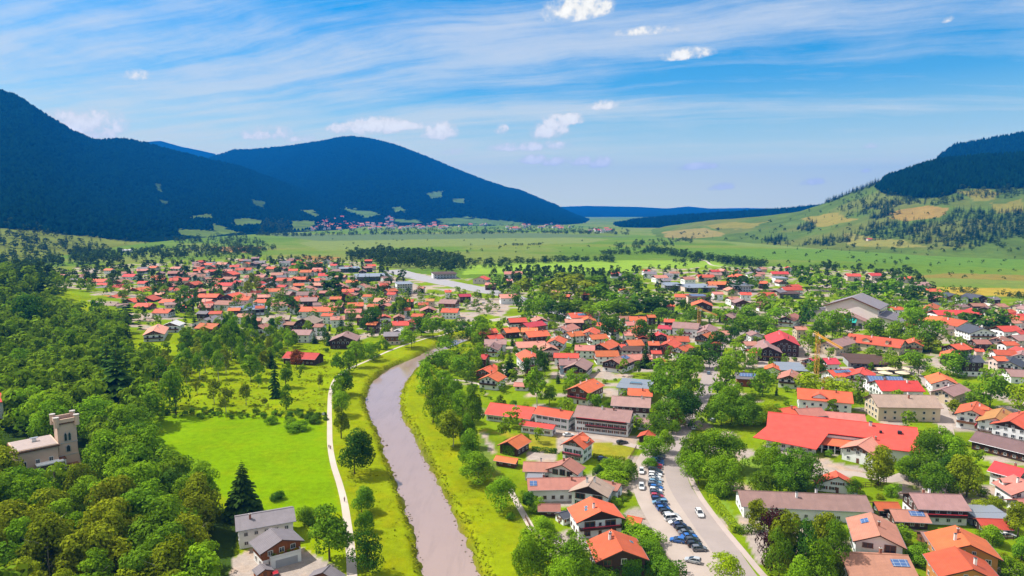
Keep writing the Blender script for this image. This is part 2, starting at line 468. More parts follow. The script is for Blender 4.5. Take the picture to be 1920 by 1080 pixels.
def densify(P, extra=None, step=2.0):
    P = np.asarray(P, float)
    d = np.r_[0, np.cumsum(np.linalg.norm(np.diff(P, axis=0), axis=1))]
    n = max(2, int(d[-1] / step)); s = np.linspace(0, d[-1], n)
    # Catmull-Rom through the points
    Q = []
    E = []
    for v in s:
        i = min(max(np.searchsorted(d, v) - 1, 0), len(P) - 2)
        t = (v - d[i]) / max(d[i + 1] - d[i], 1e-6)
        p0 = P[max(i - 1, 0)]; p1 = P[i]; p2 = P[i + 1]; p3 = P[min(i + 2, len(P) - 1)]
        Q.append(0.5 * ((2 * p1) + (-p0 + p2) * t + (2 * p0 - 5 * p1 + 4 * p2 - p3) * t * t + (-p0 + 3 * p1 - 3 * p2 + p3) * t ** 3))
        if extra is not None: E.append(extra[i] * (1 - t) + extra[i + 1] * t)
    return np.array(Q), np.array(E)

RQ, RW = densify(RC, RHW, 1.5)

def river_d(x, y):
    """distance to the river's centre line minus its half width (negative in the water)"""
    x = np.asarray(x, float); y = np.asarray(y, float)
    out = np.full(x.shape, 99.0)
    m = (y < RQ[:, 1].max() + 30) & (np.abs(x) < 240)
    if m.any():
        xs = x[m]; ys = y[m]; best = np.full(xs.shape, 99.0)
        for (cx, cy), w in zip(RQ[::1], RW[::1]):
            best = np.minimum(best, np.hypot(xs - cx, ys - cy) - w)
        out[m] = best
    return out

def zbase(x, y, rd=None):
    x = np.asarray(x, float); y = np.asarray(y, float)
    z = 27 * np.exp(-((x + 600) / 172) ** 2 - ((y - 627) / 209) ** 2)
    z = z + 0.8 * (fbm(x / 80, y / 80, 31, 2) - 0.5) * sstep(900, 1500, y)
    if rd is None: rd = river_d(x, y)
    n = (fbm(x / 4.0, y / 4.0, 5, 3) - 0.5) * 3.4
    z = z - 4.0 * (1 - sstep(-2.6, 3.6, rd + n))
    return z

def zg(x, y):
    x = np.asarray(x, float); y = np.asarray(y, float)
    z = zbase(x, y)
    for h in HILLS.values(): z = np.maximum(z, h.z(x, y))
    return z

def zg1(x, y): return float(zg(np.array([x]), np.array([y]))[0])

def hit(px, py, y0=110, y1=16000):
    """the place on the terrain that the photo shows at px,py"""
    dx, dy, dz = ray(px, py)
    Y = np.geomspace(y0, y1, 900); t = Y / dy
    x = dx * t; zr = CAM_H + dz * t
    zt = np.full(Y.shape, 0.0)
    for h in HILLS.values(): zt = np.maximum(zt, h.z(x, Y))
    zt = np.maximum(zt, 27 * np.exp(-((x + 600) / 172) ** 2 - ((Y - 627) / 209) ** 2))
    k = np.argmax(zr < zt)
    if zr[k] >= zt[k]: k = len(Y) - 1
    return float(x[k]), float(Y[k]), float(zt[k])

# ------------------------------------------------------------------ soil colours (what grows or lies there)
GRASS_V = np.array((0.100, 0.178, 0.018)); GRASS_B = np.array((0.185, 0.255, 0.003)); MOWN = np.array((0.150, 0.262, 0.001))
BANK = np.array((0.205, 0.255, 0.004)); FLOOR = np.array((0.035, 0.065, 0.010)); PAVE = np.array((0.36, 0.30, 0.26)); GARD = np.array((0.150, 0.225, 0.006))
OCHRE = np.array((0.34, 0.26, 0.035)); REDF = np.array((0.27, 0.165, 0.05)); FOREST = np.array((0.003, 0.015, 0.009)); BRIGHT = np.array((0.20, 0.32, 0.035)); BED = np.array((0.20, 0.16, 0.11))
Z_FIELDS = [
 ([(865, 515), (880, 497), (1000, 492), (1180, 488), (1345, 488), (1365, 502), (1260, 512), (1120, 508), (960, 512)], BRIGHT),
 ([(1690, 553), (1720, 537), (1920, 541), (2200, 546), (2200, 560), (1920, 556)], OCHRE),
 ([(1690, 520), (1780, 512), (1920, 516), (2200, 520), (2200, 528), (1920, 527), (1800, 522)], REDF * 0.6 + GRASS_V * 0.4),
 ([(640, 443), (900, 440), (1150, 448), (1100, 456), (800, 462), (600, 470), (560, 456)], np.array((0.16, 0.21, 0.055))),
 ([(400, 463), (493, 463), (470, 474), (410, 472)], REDF), ([(570, 480), (640, 482), (620, 490), (570, 488)], REDF),
 ([(500, 440), (1000, 437), (1200, 444), (900, 447), (600, 452)], np.array((0.10, 0.15, 0.06))),
 ([(1250, 470), (1500, 466), (1920, 480), (1920, 505), (1600, 490), (1400, 486)], np.array((0.10, 0.19, 0.025))),
 ([(1330, 450), (1500, 452), (1700, 462), (1600, 470), (1400, 462)], np.array((0.15, 0.21, 0.05))),
]
Z_VILL = [[(95, 505), (330, 490), (480, 484), (690, 490), (760, 510), (900, 525), (950, 555), (890, 600), (790, 632), (750, 640), (640, 640), (560, 632), (420, 618), (330, 625), (250, 628), (190, 590), (110, 560)],
          [(790, 650), (870, 600), (900, 560), (960, 520), (1030, 515), (1120, 540), (1190, 520), (1200, 503), (1500, 500), (1690, 508), (1720, 560), (1920, 562), (2600, 600), (2600, 1500), (1180, 1500), (1050, 1080), (985, 960), (940, 890), (895, 800), (840, 720), (800, 690)]]
Z_MOWN = [(250, 800), (300, 775), (420, 770), (560, 785), (612, 800), (614, 850), (628, 905), (640, 960), (570, 965), (450, 955), (390, 900), (330, 850)]
Z_LAWN = [[(897, 805), (960, 812), (1045, 817), (1043, 850), (997, 846), (960, 822)], [(1112, 826), (1190, 838), (1176, 862), (1112, 856)], [(1385, 862), (1440, 850), (1470, 860), (1440, 900), (1400, 905)],
          [(1760, 645), (1840, 650), (1835, 668), (1790, 662)], [(1225, 580), (1330, 585), (1300, 600), (1210, 598)], [(1150, 575), (1260, 572), (1250, 586), (1160, 590)], [(1330, 930), (1352, 925), (1400, 1000), (1372, 990)]]
Z_PAVE = [[(1195, 860), (1240, 840), (1262, 830), (1300, 980), (1400, 1130), (1270, 1130), (1230, 1010), (1198, 940)], [(1640, 690), (1740, 684), (1730, 700), (1640, 704)], [(1500, 855), (1580, 870), (1640, 880), (1560, 905), (1480, 890)],
          [(730, 518), (800, 540), (790, 565), (750, 545)], [(1450, 640), (1520, 640), (1530, 690), (1450, 690)], [(430, 1050), (520, 1000), (640, 1070), (640, 1200), (430, 1200)], [(1395, 1000), (1440, 990), (1440, 1060), (1420, 1060)],
          [(1060, 800), (1200, 820), (1190, 835), (1060, 822)], [(985, 850), (1045, 852), (1040, 868), (990, 862)], [(860, 560), (960, 560), (950, 585), (880, 582)], [(1740, 740), (1790, 740), (1800, 800), (1760, 790)]]
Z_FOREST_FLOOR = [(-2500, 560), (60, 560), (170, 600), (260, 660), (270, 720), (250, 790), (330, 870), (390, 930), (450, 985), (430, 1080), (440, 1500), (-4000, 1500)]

def soil_flat(x, y, rd):
    px, py = proj(x, y, 0 * x)
    n1 = fbm(x / 200, y / 200, 21, 3); n2 = fbm(x / 17, y / 17, 22, 3); n3 = fbm(x / 580, y / 160, 23, 3)
    c = GRASS_V * (0.75 + 0.5 * n3[..., None])
    c = c + (np.array((0.16, 0.20, 0.045)) - c) * sstep(0.45, 0.7, n1)[..., None] * 0.8
    c = c + (REDF - c) * sstep(0.62, 0.75, n3)[..., None] * 0.2
    def put(mask, col, k=1.0):
        nonlocal c
        c = np.where(mask[..., None], c + (col - c) * k, c)
    for poly, col in Z_FIELDS: put(in_poly(px, py, poly), col)
    near = (y < 900)
    put(near & (((px < 900) & (py > 560)) | (y < 185)), GRASS_B * (0.8 + 0.4 * n2[..., None]))
    put(near & in_poly(px, py, Z_MOWN), MOWN * (0.93 + 0.14 * n1[..., None]))
    for v in Z_VILL:
        m = in_poly(px + 10 * (n2 - 0.5), py + 6 * (n2 - 0.5), v)
        k = sstep(0.56, 0.61, fbm(x / 14, y / 14, 41, 2))[..., None]
        put(m, GARD * (0.75 + 0.5 * n2[..., None]) * (1 - k) + PAVE * k)
    for v in Z_LAWN: put(in_poly(px, py, v), np.array((0.24, 0.235, 0.02)) if v[0][1] < 830 and v[0][0] < 1200 else BRIGHT * 0.8)
    for v in Z_PAVE: put(in_poly(px, py, v), PAVE * (0.9 + 0.2 * n2[..., None]))
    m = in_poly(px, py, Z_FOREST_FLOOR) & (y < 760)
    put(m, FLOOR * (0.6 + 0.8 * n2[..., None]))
    b = sstep(26, 15, rd + 5 * (n2 - 0.5))[..., None]
    c = c + (BANK * (0.8 + 0.35 * n2[..., None]) - c) * b * (y < 600)[..., None]
    e = (sstep(2.2, 0.6, rd + 2.5 * (n2 - 0.5)))[..., None]
    c = c + (np.array((0.10, 0.10, 0.015)) - c) * e * 0.7
    w = sstep(0.0, -1.2, rd)[..., None]
    c = c + (BED - c) * w
    return c

P_PATCH = [([(1660, 405), (1700, 392), (1740, 383), (1785, 391), (1768, 409), (1700, 414)], REDF * 0.85 + GRASS_V * 0.2), ([(1322, 422), (1380, 417), (1440, 416), (1400, 428), (1330, 429)], REDF * 0.5 + GRASS_V * 0.55),
  ([(1798, 360), (1850, 352), (1880, 366), (1830, 380)], REDF * 0.5 + GRASS_V * 0.55), ([(1580, 438), (1700, 452), (1740, 466), (1600, 462)], np.array((0.2, 0.2, 0.05))), ([(1240, 436), (1320, 428), (1360, 440), (1260, 450)], np.array((0.22, 0.19, 0.06))),
  ([(1860, 380), (1920, 375), (1920, 395), (1870, 396)], REDF * 0.5 + GRASS_V * 0.55), ([(1500, 410), (1560, 400), (1600, 412), (1540, 424)], REDF * 0.6 + GRASS_V * 0.5)]
P_WOOD = [[(1642, 352), (1660, 334), (1700, 318), (1750, 300), (1800, 294), (2600, 200), (2600, 345), (1920, 352), (1869, 354), (1809, 353), (1766, 371), (1711, 371), (1655, 362)],
  [(1553, 450), (1634, 420), (1719, 416), (1766, 416), (1792, 394), (1843, 399), (1920, 394), (2600, 390), (2600, 450), (1920, 444), (1826, 467), (1741, 461), (1677, 449), (1613, 453)],
  [(1615, 390), (1640, 384), (1715, 376), (1722, 382), (1650, 394), (1620, 397)], [(1628, 410), (1664, 396), (1690, 402), (1640, 414)], [(1490, 433), (1512, 418), (1533, 419), (1520, 436)],
  [(1425, 458), (1440, 446), (1476, 447), (1480, 461)], [(1500, 460), (1560, 446), (1600, 452), (1560, 462)], [(1860, 352), (1880, 345), (1900, 360), (1870, 366)]]
L_MEADOW = [[(-900, 420), (0, 429), (67, 433), (200, 448), (300, 458), (420, 463), (493, 466), (600, 520), (-900, 700)], [(358, 403), (397, 402), (399, 411), (362, 410)], [(396, 418), (420, 424), (445, 436), (425, 440), (400, 430)],
  [(437, 408), (493, 412), (490, 422), (440, 424)], [(545, 414), (592, 415), (588, 430), (550, 431)], [(561, 394), (585, 393), (603, 404), (590, 408)], [(289, 343), (304, 346), (304, 363), (294, 358)], [(330, 428), (420, 436), (400, 446), (335, 440)],
  [(472, 375), (498, 378), (494, 392), (476, 386)], [(298, 374), (318, 376), (316, 384), (300, 382)], [(560, 440), (700, 436), (700, 450), (560, 452)]]
M_MEADOW = [[(645, 391), (690, 395), (718, 404), (690, 409), (650, 398)], [(818, 410), (870, 407), (985, 418), (975, 424), (830, 420)], [(735, 390), (752, 388), (760, 396), (742, 398)], [(800, 362), (830, 358), (828, 372), (808, 374)], [(845, 372), (872, 372), (870, 382), (850, 382)], [(440, 408), (600, 410), (600, 440), (440, 440)],
  [(740, 412), (780, 409), (790, 416), (750, 418)]]

def soil_hill(name, x, y, z):
    px, py = proj(x, y, z); px = px + 22 * (fbm(x / 90, y / 90, 61, 2) - .5); py = py + 10 * (fbm(x / 70, y / 70, 62, 2) - .5)
    n = fbm(x / 60, y / 60, 51, 3)[..., None]; n1 = fbm(x / 200, y / 200, 52, 3)
    if name == 'hill_pasture':
        c = np.array((0.080, 0.130, 0.022)) * (0.7 + 0.6 * n)
        c = c + (np.array((0.14, 0.15, 0.035)) - c) * (sstep(0.52, 0.7, n1) * 0.6)[..., None]
        for p, col in P_PATCH: c = np.where(in_poly(px, py, p)[..., None], col, c)
        for p in P_WOOD[:1]: c = np.where(in_poly(px, py, p)[..., None], FOREST * 1.3, c)
        return c
    c = FOREST * (0.6 + 0.8 * n) + 0 * x[..., None]
    if name == 'mountain_slope':
        for p in L_MEADOW: c = np.where(in_poly(px, py, p)[..., None], (np.array((0.045, 0.085, 0.020)) if p[0][1] < 392 else np.array((0.135, 0.165, 0.022)) if p[0][1] > 415 and p[0][0] < 100 else np.array((0.095, 0.150, 0.022))) * (0.7 + 0.6 * n), c)
    if name == 'mountain_peak':
        for p in M_MEADOW: c = np.where(in_poly(px, py, p)[..., None], np.array((0.085, 0.15, 0.035)) * (0.7 + 0.6 * n), c)
    return c

def ground_mat():
    m, nt, nd, lk = nodes_of('soil_and_grass')
    a = nd.new('ShaderNodeAttribute'); a.attribute_name = 'soil'
    co = objco(nt)
    n1 = noise(nt, 0.035, 4, co); n2 = noise(nt, 0.35, 4, co, 0.7); n3 = noise(nt, 2.2, 3, co, 0.7)
    k = math_node(nt, 'ADD', math_node(nt, 'MULTIPLY_ADD', n1, 0.5, 0.35), math_node(nt, 'MULTIPLY_ADD', n2, 0.8, -0.13))
    k = math_node(nt, 'ADD', k, math_node(nt, 'MULTIPLY_ADD', n3, 0.7, -0.35))
    vm = nd.new('ShaderNodeVectorMath'); vm.operation = 'SCALE'
    lk.new(a.outputs['Color'], vm.inputs[0]); lk.new(k, vm.inputs['Scale'])
    # here and there drier, yellower growth
    dry = ramp(nt, noise(nt, 0.09, 3, co, 0.6), [(0.48, 0.0), (0.68, 0.55)])
    col = mix_col(nt, dry, vm.outputs[0], mix_col(nt, 1.0, vm.outputs[0], (1.35, 1.02, 0.7), 'MULTIPLY'))
    finish(nt, col, 1.0, (n3, 0.5, 0.25), 0, 0.0)
    return m
M['ground'] = ground_mat()

# the ground: one sheet, finer near the camera, out to the horizon
ya = np.geomspace(50, 16400, 590); aa = np.linspace(-1.35, 1.35, 600)
A, Y = np.meshgrid(aa, ya); X = A * Y
rd = river_d(X, Y)
Z = zbase(X, Y, rd)
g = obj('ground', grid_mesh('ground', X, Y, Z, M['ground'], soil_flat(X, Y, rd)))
g['kind'] = 'structure'
for nm, h in HILLS.items():
    a0, a1 = h.a[0], h.a[-1]
    nc = max(60, int((a1 - a0) / 0.0035)); av = np.linspace(a0, a1, nc)
    tv = np.r_[np.linspace(-0.01, 1, 110), np.linspace(1.02, 1.6, 14)]
    AA, TT = np.meshgrid(av, tv)
    zr, yr, yf = h.par(AA)
    YY = yf + TT * (yr - yf); XX = AA * YY
    ZZ = h.z(XX, YY)
    o = obj(nm, grid_mesh(nm, XX, YY, ZZ, M['ground'], soil_hill(nm, XX, YY, ZZ)))
    o['kind'] = 'structure'

# ------------------------------------------------------------------ water
def water_mat():
    m, nt, nd, lk = nodes_of('river_water')
    co = objco(nt)
    mp = nd.new('ShaderNodeMapping'); mp.inputs['Scale'].default_value = (0.30, 0.045, 1); mp.inputs['Rotation'].default_value = (0, 0, R(-8)); lk.new(co, mp.inputs[0])
    n1 = noise(nt, 0.05, 3, co); n2 = noise(nt, 1.1, 4, co, 0.65); n3 = noise(nt, 1.0, 5, mp.outputs[0], 0.65)
    col = mix_col(nt, n1, (0.26, 0.180, 0.150), (0.30, 0.215, 0.185))
    col = mix_col(nt, ramp(nt, n3, [(0.50, 0.0), (0.75, 0.35)]), col, (0.175, 0.125, 0.10))
    b = finish(nt, col, 0.06, (math_node(nt, 'ADD', math_node(nt, 'MULTIPLY', n3, 2.0), math_node(nt, 'MULTIPLY', n2, 0.4)), 0.16, 0.16), 0, 1.0)
    b.inputs['IOR'].default_value = 1.45
    return m
wq, ww = RQ, RW
tang = np.gradient(wq, axis=0); tang /= np.linalg.norm(tang, axis=1)[:, None]; nrm = np.stack([-tang[:, 1], tang[:, 0]], 1)
ks = np.linspace(-1, 1, 9)
WX = np.stack([wq[:, 0] + nrm[:, 0] * k * (ww + 3) for k in ks], 1); WY = np.stack([wq[:, 1] + nrm[:, 1] * k * (ww + 3) for k in ks], 1)
o = obj('river', grid_mesh('river', WX[::2], WY[::2], np.full(WX[::2].shape, WATER), water_mat())); o['kind'] = 'structure'

# ------------------------------------------------------------------ roads and paths
def strip_mat(name, c, amt=0.2, edge=0.1):
    m, nt, nd, lk = nodes_of(name)
    co = objco(nt)
    a = noise(nt, 0.12, 4, co); b = noise(nt, 1.5, 4, co, 0.7)
    col = mix_col(nt, a, tuple(x * (1 - amt) for x in c), tuple(x * (1 + amt) for x in c))
    col = mix_col(nt, math_node(nt, 'MULTIPLY', b, 0.25), col, tuple(x * 0.55 for x in c))
    finish(nt, col, 0.9, (b, 0.3, 0.03), 0, 0.2)
    return m
M['asphalt'] = strip_mat('sunlit_asphalt', (0.305, 0.255, 0.235)); M['lane'] = strip_mat('parking_lane_gravel', (0.37, 0.305, 0.265)); M['gravel'] = strip_mat('pale_gravel', (0.47, 0.40, 0.34))
M['palepave'] = strip_mat('pale_grey_paving', (0.30, 0.285, 0.29)); M['paving'] = strip_mat('footway_paving', (0.40, 0.325, 0.295)); M['mark'] = plain('road_paint', (0.6, 0.6, 0.58), 0.7)
STRIPS = []
def strip(name, pts, width, z, mat, smooth=True, kerb=0.0):
    """pts: px,py(,width in metres) of the centre line"""
    P = np.array([at(p[0], p[1]) for p in pts]); W = np.array([p[2] if len(p) > 2 else width for p in pts], float)
    Q, w = densify(P, W, 2.0)
    t = np.gradient(Q, axis=0); t /= np.maximum(np.linalg.norm(t, axis=1), 1e-6)[:, None]; n = np.stack([-t[:, 1], t[:, 0]], 1)
    STRIPS.append((Q, w))
    if kerb:
        vs = []; fs = []
        L = Q + n * (w / 2)[:, None]; Rr = Q - n * (w / 2)[:, None]
        for i in range(len(Q)):
            vs += [(L[i, 0], L[i, 1], -0.05), (L[i, 0], L[i, 1], kerb), (Rr[i, 0], Rr[i, 1], kerb), (Rr[i, 0], Rr[i, 1], -0.05)]
        for i in range(len(Q) - 1):
            b = i * 4
            for k in range(3): fs.append((b + k, b + k + 1, b + 5 + k, b + 4 + k))
        me = bpy.data.meshes.new(name); me.from_pydata(vs, [], fs); me.materials.append(mat)
        o = obj(name, me)
    else:
        ks = np.linspace(-0.5, 0.5, 5)
        SX = np.stack([Q[:, 0] + n[:, 0] * k * w for k in ks], 1); SY = np.stack([Q[:, 1] + n[:, 1] * k * w for k in ks], 1)
        SZ = zbase(SX, SY) + z
        o = obj(name, grid_mesh(name, SX, SY, SZ, mat))
    o['kind'] = 'structure'
    return Q, n, w
MAIN = [(1620, 1400), (1450, 1160), (1392, 1080), (1358, 1030), (1331, 995), (1306, 960), (1284, 928), (1270, 900), (1264, 868), (1268, 840), (1276, 815), (1284, 795), (1297, 776), (1308, 760), (1317, 741), (1327, 715), (1333, 695), (1340, 670), (1350, 645)]
mq, mn, mw = strip('road', MAIN, 8.2, 0.03, M['asphalt'])
strip('road', [(1350, 645), (1368, 633), (1392, 622), (1378, 612), (1345, 600), (1300, 590), (1250, 586)], 6.0, 0.034, M['asphalt'])
strip('parking_lane', [(1400, 1400), (1320, 1160), (1306, 1080), (1276, 1040), (1250, 1000), (1228, 965), (1212, 935), (1203, 905), (1206, 880), (1216, 855), (1240, 828)], 7.0, 0.026, M['lane'])
strip('pavement', [(1700, 1400), (1485, 1130), (1432, 1080), (1390, 1030), (1358, 992), (1332, 958), (1310, 926), (1294, 893), (1288, 862), (1290, 840)], 1.9, 0, M['paving'], kerb=0.13)
strip('parking_strip', [(1352, 1080), (1322, 1040), (1297, 1005), (1272, 970), (1248, 930), (1238, 900), (1236, 870), (1242, 845)], 6.5, 0.02, M['lane'])
strip('path', [(668, 1400, 2.9), (662, 1160, 2.9), (660, 1080, 2.8), (657, 1030, 2.7), (652, 985, 2.5), (645, 940, 2.4), (636, 905, 2.3), (625, 870, 2.3), (619, 835, 2.3), (618, 800, 2.3), (618, 765, 2.2), (620, 735, 2.2), (628, 712, 2.1), (645, 697, 2.0), (664, 687, 2.0), (690, 676, 2.0), (720, 662, 2.0), (745, 652, 2.0), (768, 644, 2.0), (800, 634, 2.0)], 2.5, 0.03, M['gravel'])
strip('path', [(1002, 1000, 2.2), (985, 970, 2.2), (968, 940, 2.2), (955, 915, 2.0)], 2.0, 0.03, M['gravel'])
strip('path', [(800, 634, 2.4), (830, 628, 2.6), (850, 620, 2.6), (880, 611, 2.6), (920, 602, 2.6), (990, 596, 3)], 2.4, 0.03, M['gravel'])
strip('path', [(820, 708), (845, 711), (880, 716), (905, 722)], 2.6, 0.03, M['gravel'])
strip('road', [(735, 506, 34), (770, 516, 38), (810, 525, 38), (860, 535, 36), (910, 545, 34), (960, 556, 24), (1010, 575, 12), (1060, 592, 9)], 18, 0.06, M['palepave'])
strip('road', [(1310, 486, 5), (1325, 490, 5), (1335, 497, 5), (1370, 501, 5), (1420, 505, 5)], 5, 0.08, M['gravel'])
strip('road', [(1765, 860), (1775, 820), (1768, 780), (1758, 745), (1735, 715), (1700, 695), (1640, 690), (1560, 690), (1500, 690), (1450, 700)], 6, 0.03, M['lane'])
strip('road', [(1060, 825), (1120, 820), (1180, 834), (1215, 842)], 4.5, 0.03, M['lane'])
strip('road', [(1430, 690), (1440, 660), (1490, 640), (1505, 620), (1480, 605)], 6, 0.03, M['lane'])
strip('road', [(1530, 890), (1600, 888), (1660, 900), (1700, 890)], 5, 0.03, M['lane'])
strip('road', [(920, 600, 6), (985, 592, 7), (1020, 597, 7), (1050, 606, 6)], 6, 0.036, M['lane'])
strip('road', [(1185, 570, 4), (1205, 565, 4), (1225, 562, 4)], 4, 0.05, M['gravel'])

def strip_clear(x, y, extra):
    for Q, w in STRIPS:
        d = np.hypot(Q[:, 0] - x, Q[:, 1] - y) - w / 2
        if d.min() < extra: return False
    return True
# ------------------------------------------------------------------ houses
HOUSES = []       # footprints: x, y, radius
FOOT = []         # x, y, half length, half width, yaw
TODO = []         # things whose label is made once all of them stand: (object, look phrase, x, y)
LANDMARKS = []    # (phrase, x, y)

def face_dir(yaw, ax, ay):
    c, s = math.cos(yaw), math.sin(yaw)
    return ax * c - ay * s, ax * s + ay * c

def window_meshes():
    out = {}
    for key, fr, sh in (('w', 'wtrim', None), ('b', 'mwood', None), ('s', 'wtrim', 'green_sh'), ('t', 'wtrim', 'mwood')):
        b = MB(); t = 0.09
        b.box((0, 0, 0.5 - t / 2), (1, 0.10, t), M[fr]); b.box((0, 0, -0.5 + t / 2), (1.08, 0.14, t), M[fr])
        b.box((-0.5 + t / 2, 0, 0), (t, 0.10, 1 - 2 * t), M[fr]); b.box((0.5 - t / 2, 0, 0), (t, 0.10, 1 - 2 * t), M[fr])
        b.box((0, 0, 0), (0.06, 0.09, 1 - 2 * t), M[fr])
        if sh:
            for sx in (-1, 1): b.box((sx * 0.80, 0.01, 0), (0.52, 0.06, 0.98), M[sh])
        out[key] = b.mesh('window_frame_' + key)
    p = MB(); p.box((0, 0, 0), (0.84, 0.05, 0.84), M['glass']); out['pane'] = p.mesh('window_pane')
    f = MB()
    f.box((0, 0, 0), (1, 0.08, 1), M['glass'])
    for sx in (-1, 1): f.box((sx * 0.53, -0.01, 0), (0.09, 0.1, 1.1), M['wtrim'])
    f.box((0, -0.01, 0.53), (0.97, 0.1, 0.09), M['wtrim']); f.box((0, -0.01, -0.53), (0.97, 0.1, 0.09), M['wtrim'])
    out['far'] = f.mesh('window_far')
    d = MB(); d.box((0, 0, 0), (0.95, 0.10, 2.05), M['mwood']); d.box((0.3, -0.06, -0.05), (0.06, 0.06, 0.2), M['metal']); out['door'] = d.mesh('door_leaf')
    c = MB(); c.box((0, 0, 0), (0.62, 0.62, 2.0), M['white']); c.box((0, 0, 1.04), (0.78, 0.78, 0.1), M['metal']); c.box((0, 0, 1.2), (0.5, 0.5, 0.05), M['dmetal'])
    for sx in (-1, 1):
        for sy in (-1, 1): c.box((sx * 0.2, sy * 0.2, 1.13), (0.06, 0.06, 0.1), M['dmetal'])
    out['chimney'] = c.mesh('chimney_white')
    c = MB(); c.box((0, 0, 0), (0.6, 0.6, 1.9), M['brick']); c.box((0, 0, 1.0), (0.74, 0.74, 0.12), M['concrete']); c.tube([(0, 0, 1.05), (0, 0, 1.35)], 0.14, 8, M['dmetal'])
    out['chimney2'] = c.mesh('chimney_brick')
    k = MB(); k.box((0, 0, 0), (1.0, 1.3, 0.10), M['metal']); k.box((0, 0, 0.04), (0.8, 1.1, 0.06), M['blueg']); out['skylight'] = k.mesh('skylight')
    return out
WM = window_meshes()

def add_window(par, x, y, z, rz, w, h, key='w', lod=0):
    if lod == 0:
        o = obj('window', WM[key], par, None, (x, y, z), (0, 0, rz), (w, 1, h))
        obj('pane', WM['pane'], o, None, (0, 0.0, 0))
    else:
        o = obj('window', WM['far'], par, None, (x, y, z), (0, 0, rz), (w, 1, h))
    return o

ROOFNAME = {'o': 'orange', 'r': 'red', 'c': 'crimson', 'p': 'salmon', 'b': 'mauve brown', 'k': 'red brown', 'g': 'grey', 'd': 'dark slate', 't': 'tan', 'm': 'dark mauve', 'y': 'ochre', 'w': 'pale'}
WALLNAME = {'white': 'white', 'cream': 'cream', 'pinkw': 'pale pink', 'ochre': 'ochre', 'greyw': 'grey', 'bluew': 'pale blue', 'stone': 'stone', 'dwood': 'dark timber', 'mwood': 'brown timber', 'owood': 'orange timber'}

def gable_roof_mesh(W, L, hr, tanp, mat, th=0.24):
    b = MB(); hw = W / 2; ze = hr - tanp * hw
    for s in (-1, 1):
        prof = [(0, hr), (s * hw, ze), (s * hw, ze - th), (0, hr - th)]
        if s > 0: prof = prof[::-1]
        b.prism(prof, -L / 2, L / 2, mat)
    b.tube([(0, -L / 2, hr + 0.02), (0, L / 2, hr + 0.02)], 0.13, 6, mat)
    return b

def house(ax, ay, bx, by, W, hr=8.2, roof='o', wall='white', style='t', he=None, lod=None, name='house', cat='house', label=None, lm=None,
          chim=1, solar=None, sky=0, balc=True, dormer=None, pitch=0.44, win=None, og=0.9, oe=0.9, zb=0.0, seed=None, winA=True, winB=True, floors=None, ivy=None, door=True, group=None, clad=None, sbalc=None, gwin=None):
    """ax,ay - bx,by: where the photo shows the two ends of the ridge (ends of the roof)"""
    xa, ya_ = at(ax, ay, hr + zb); xb, yb_ = at(bx, by, hr + zb)
    return house_w(xa, ya_, xb, yb_, W, hr, roof, wall, style, he, lod, name, cat, label, lm, chim, solar, sky, balc, dormer, pitch, win, og, oe, zb, seed, winA, winB, floors, ivy, door, group, clad, sbalc, gwin)

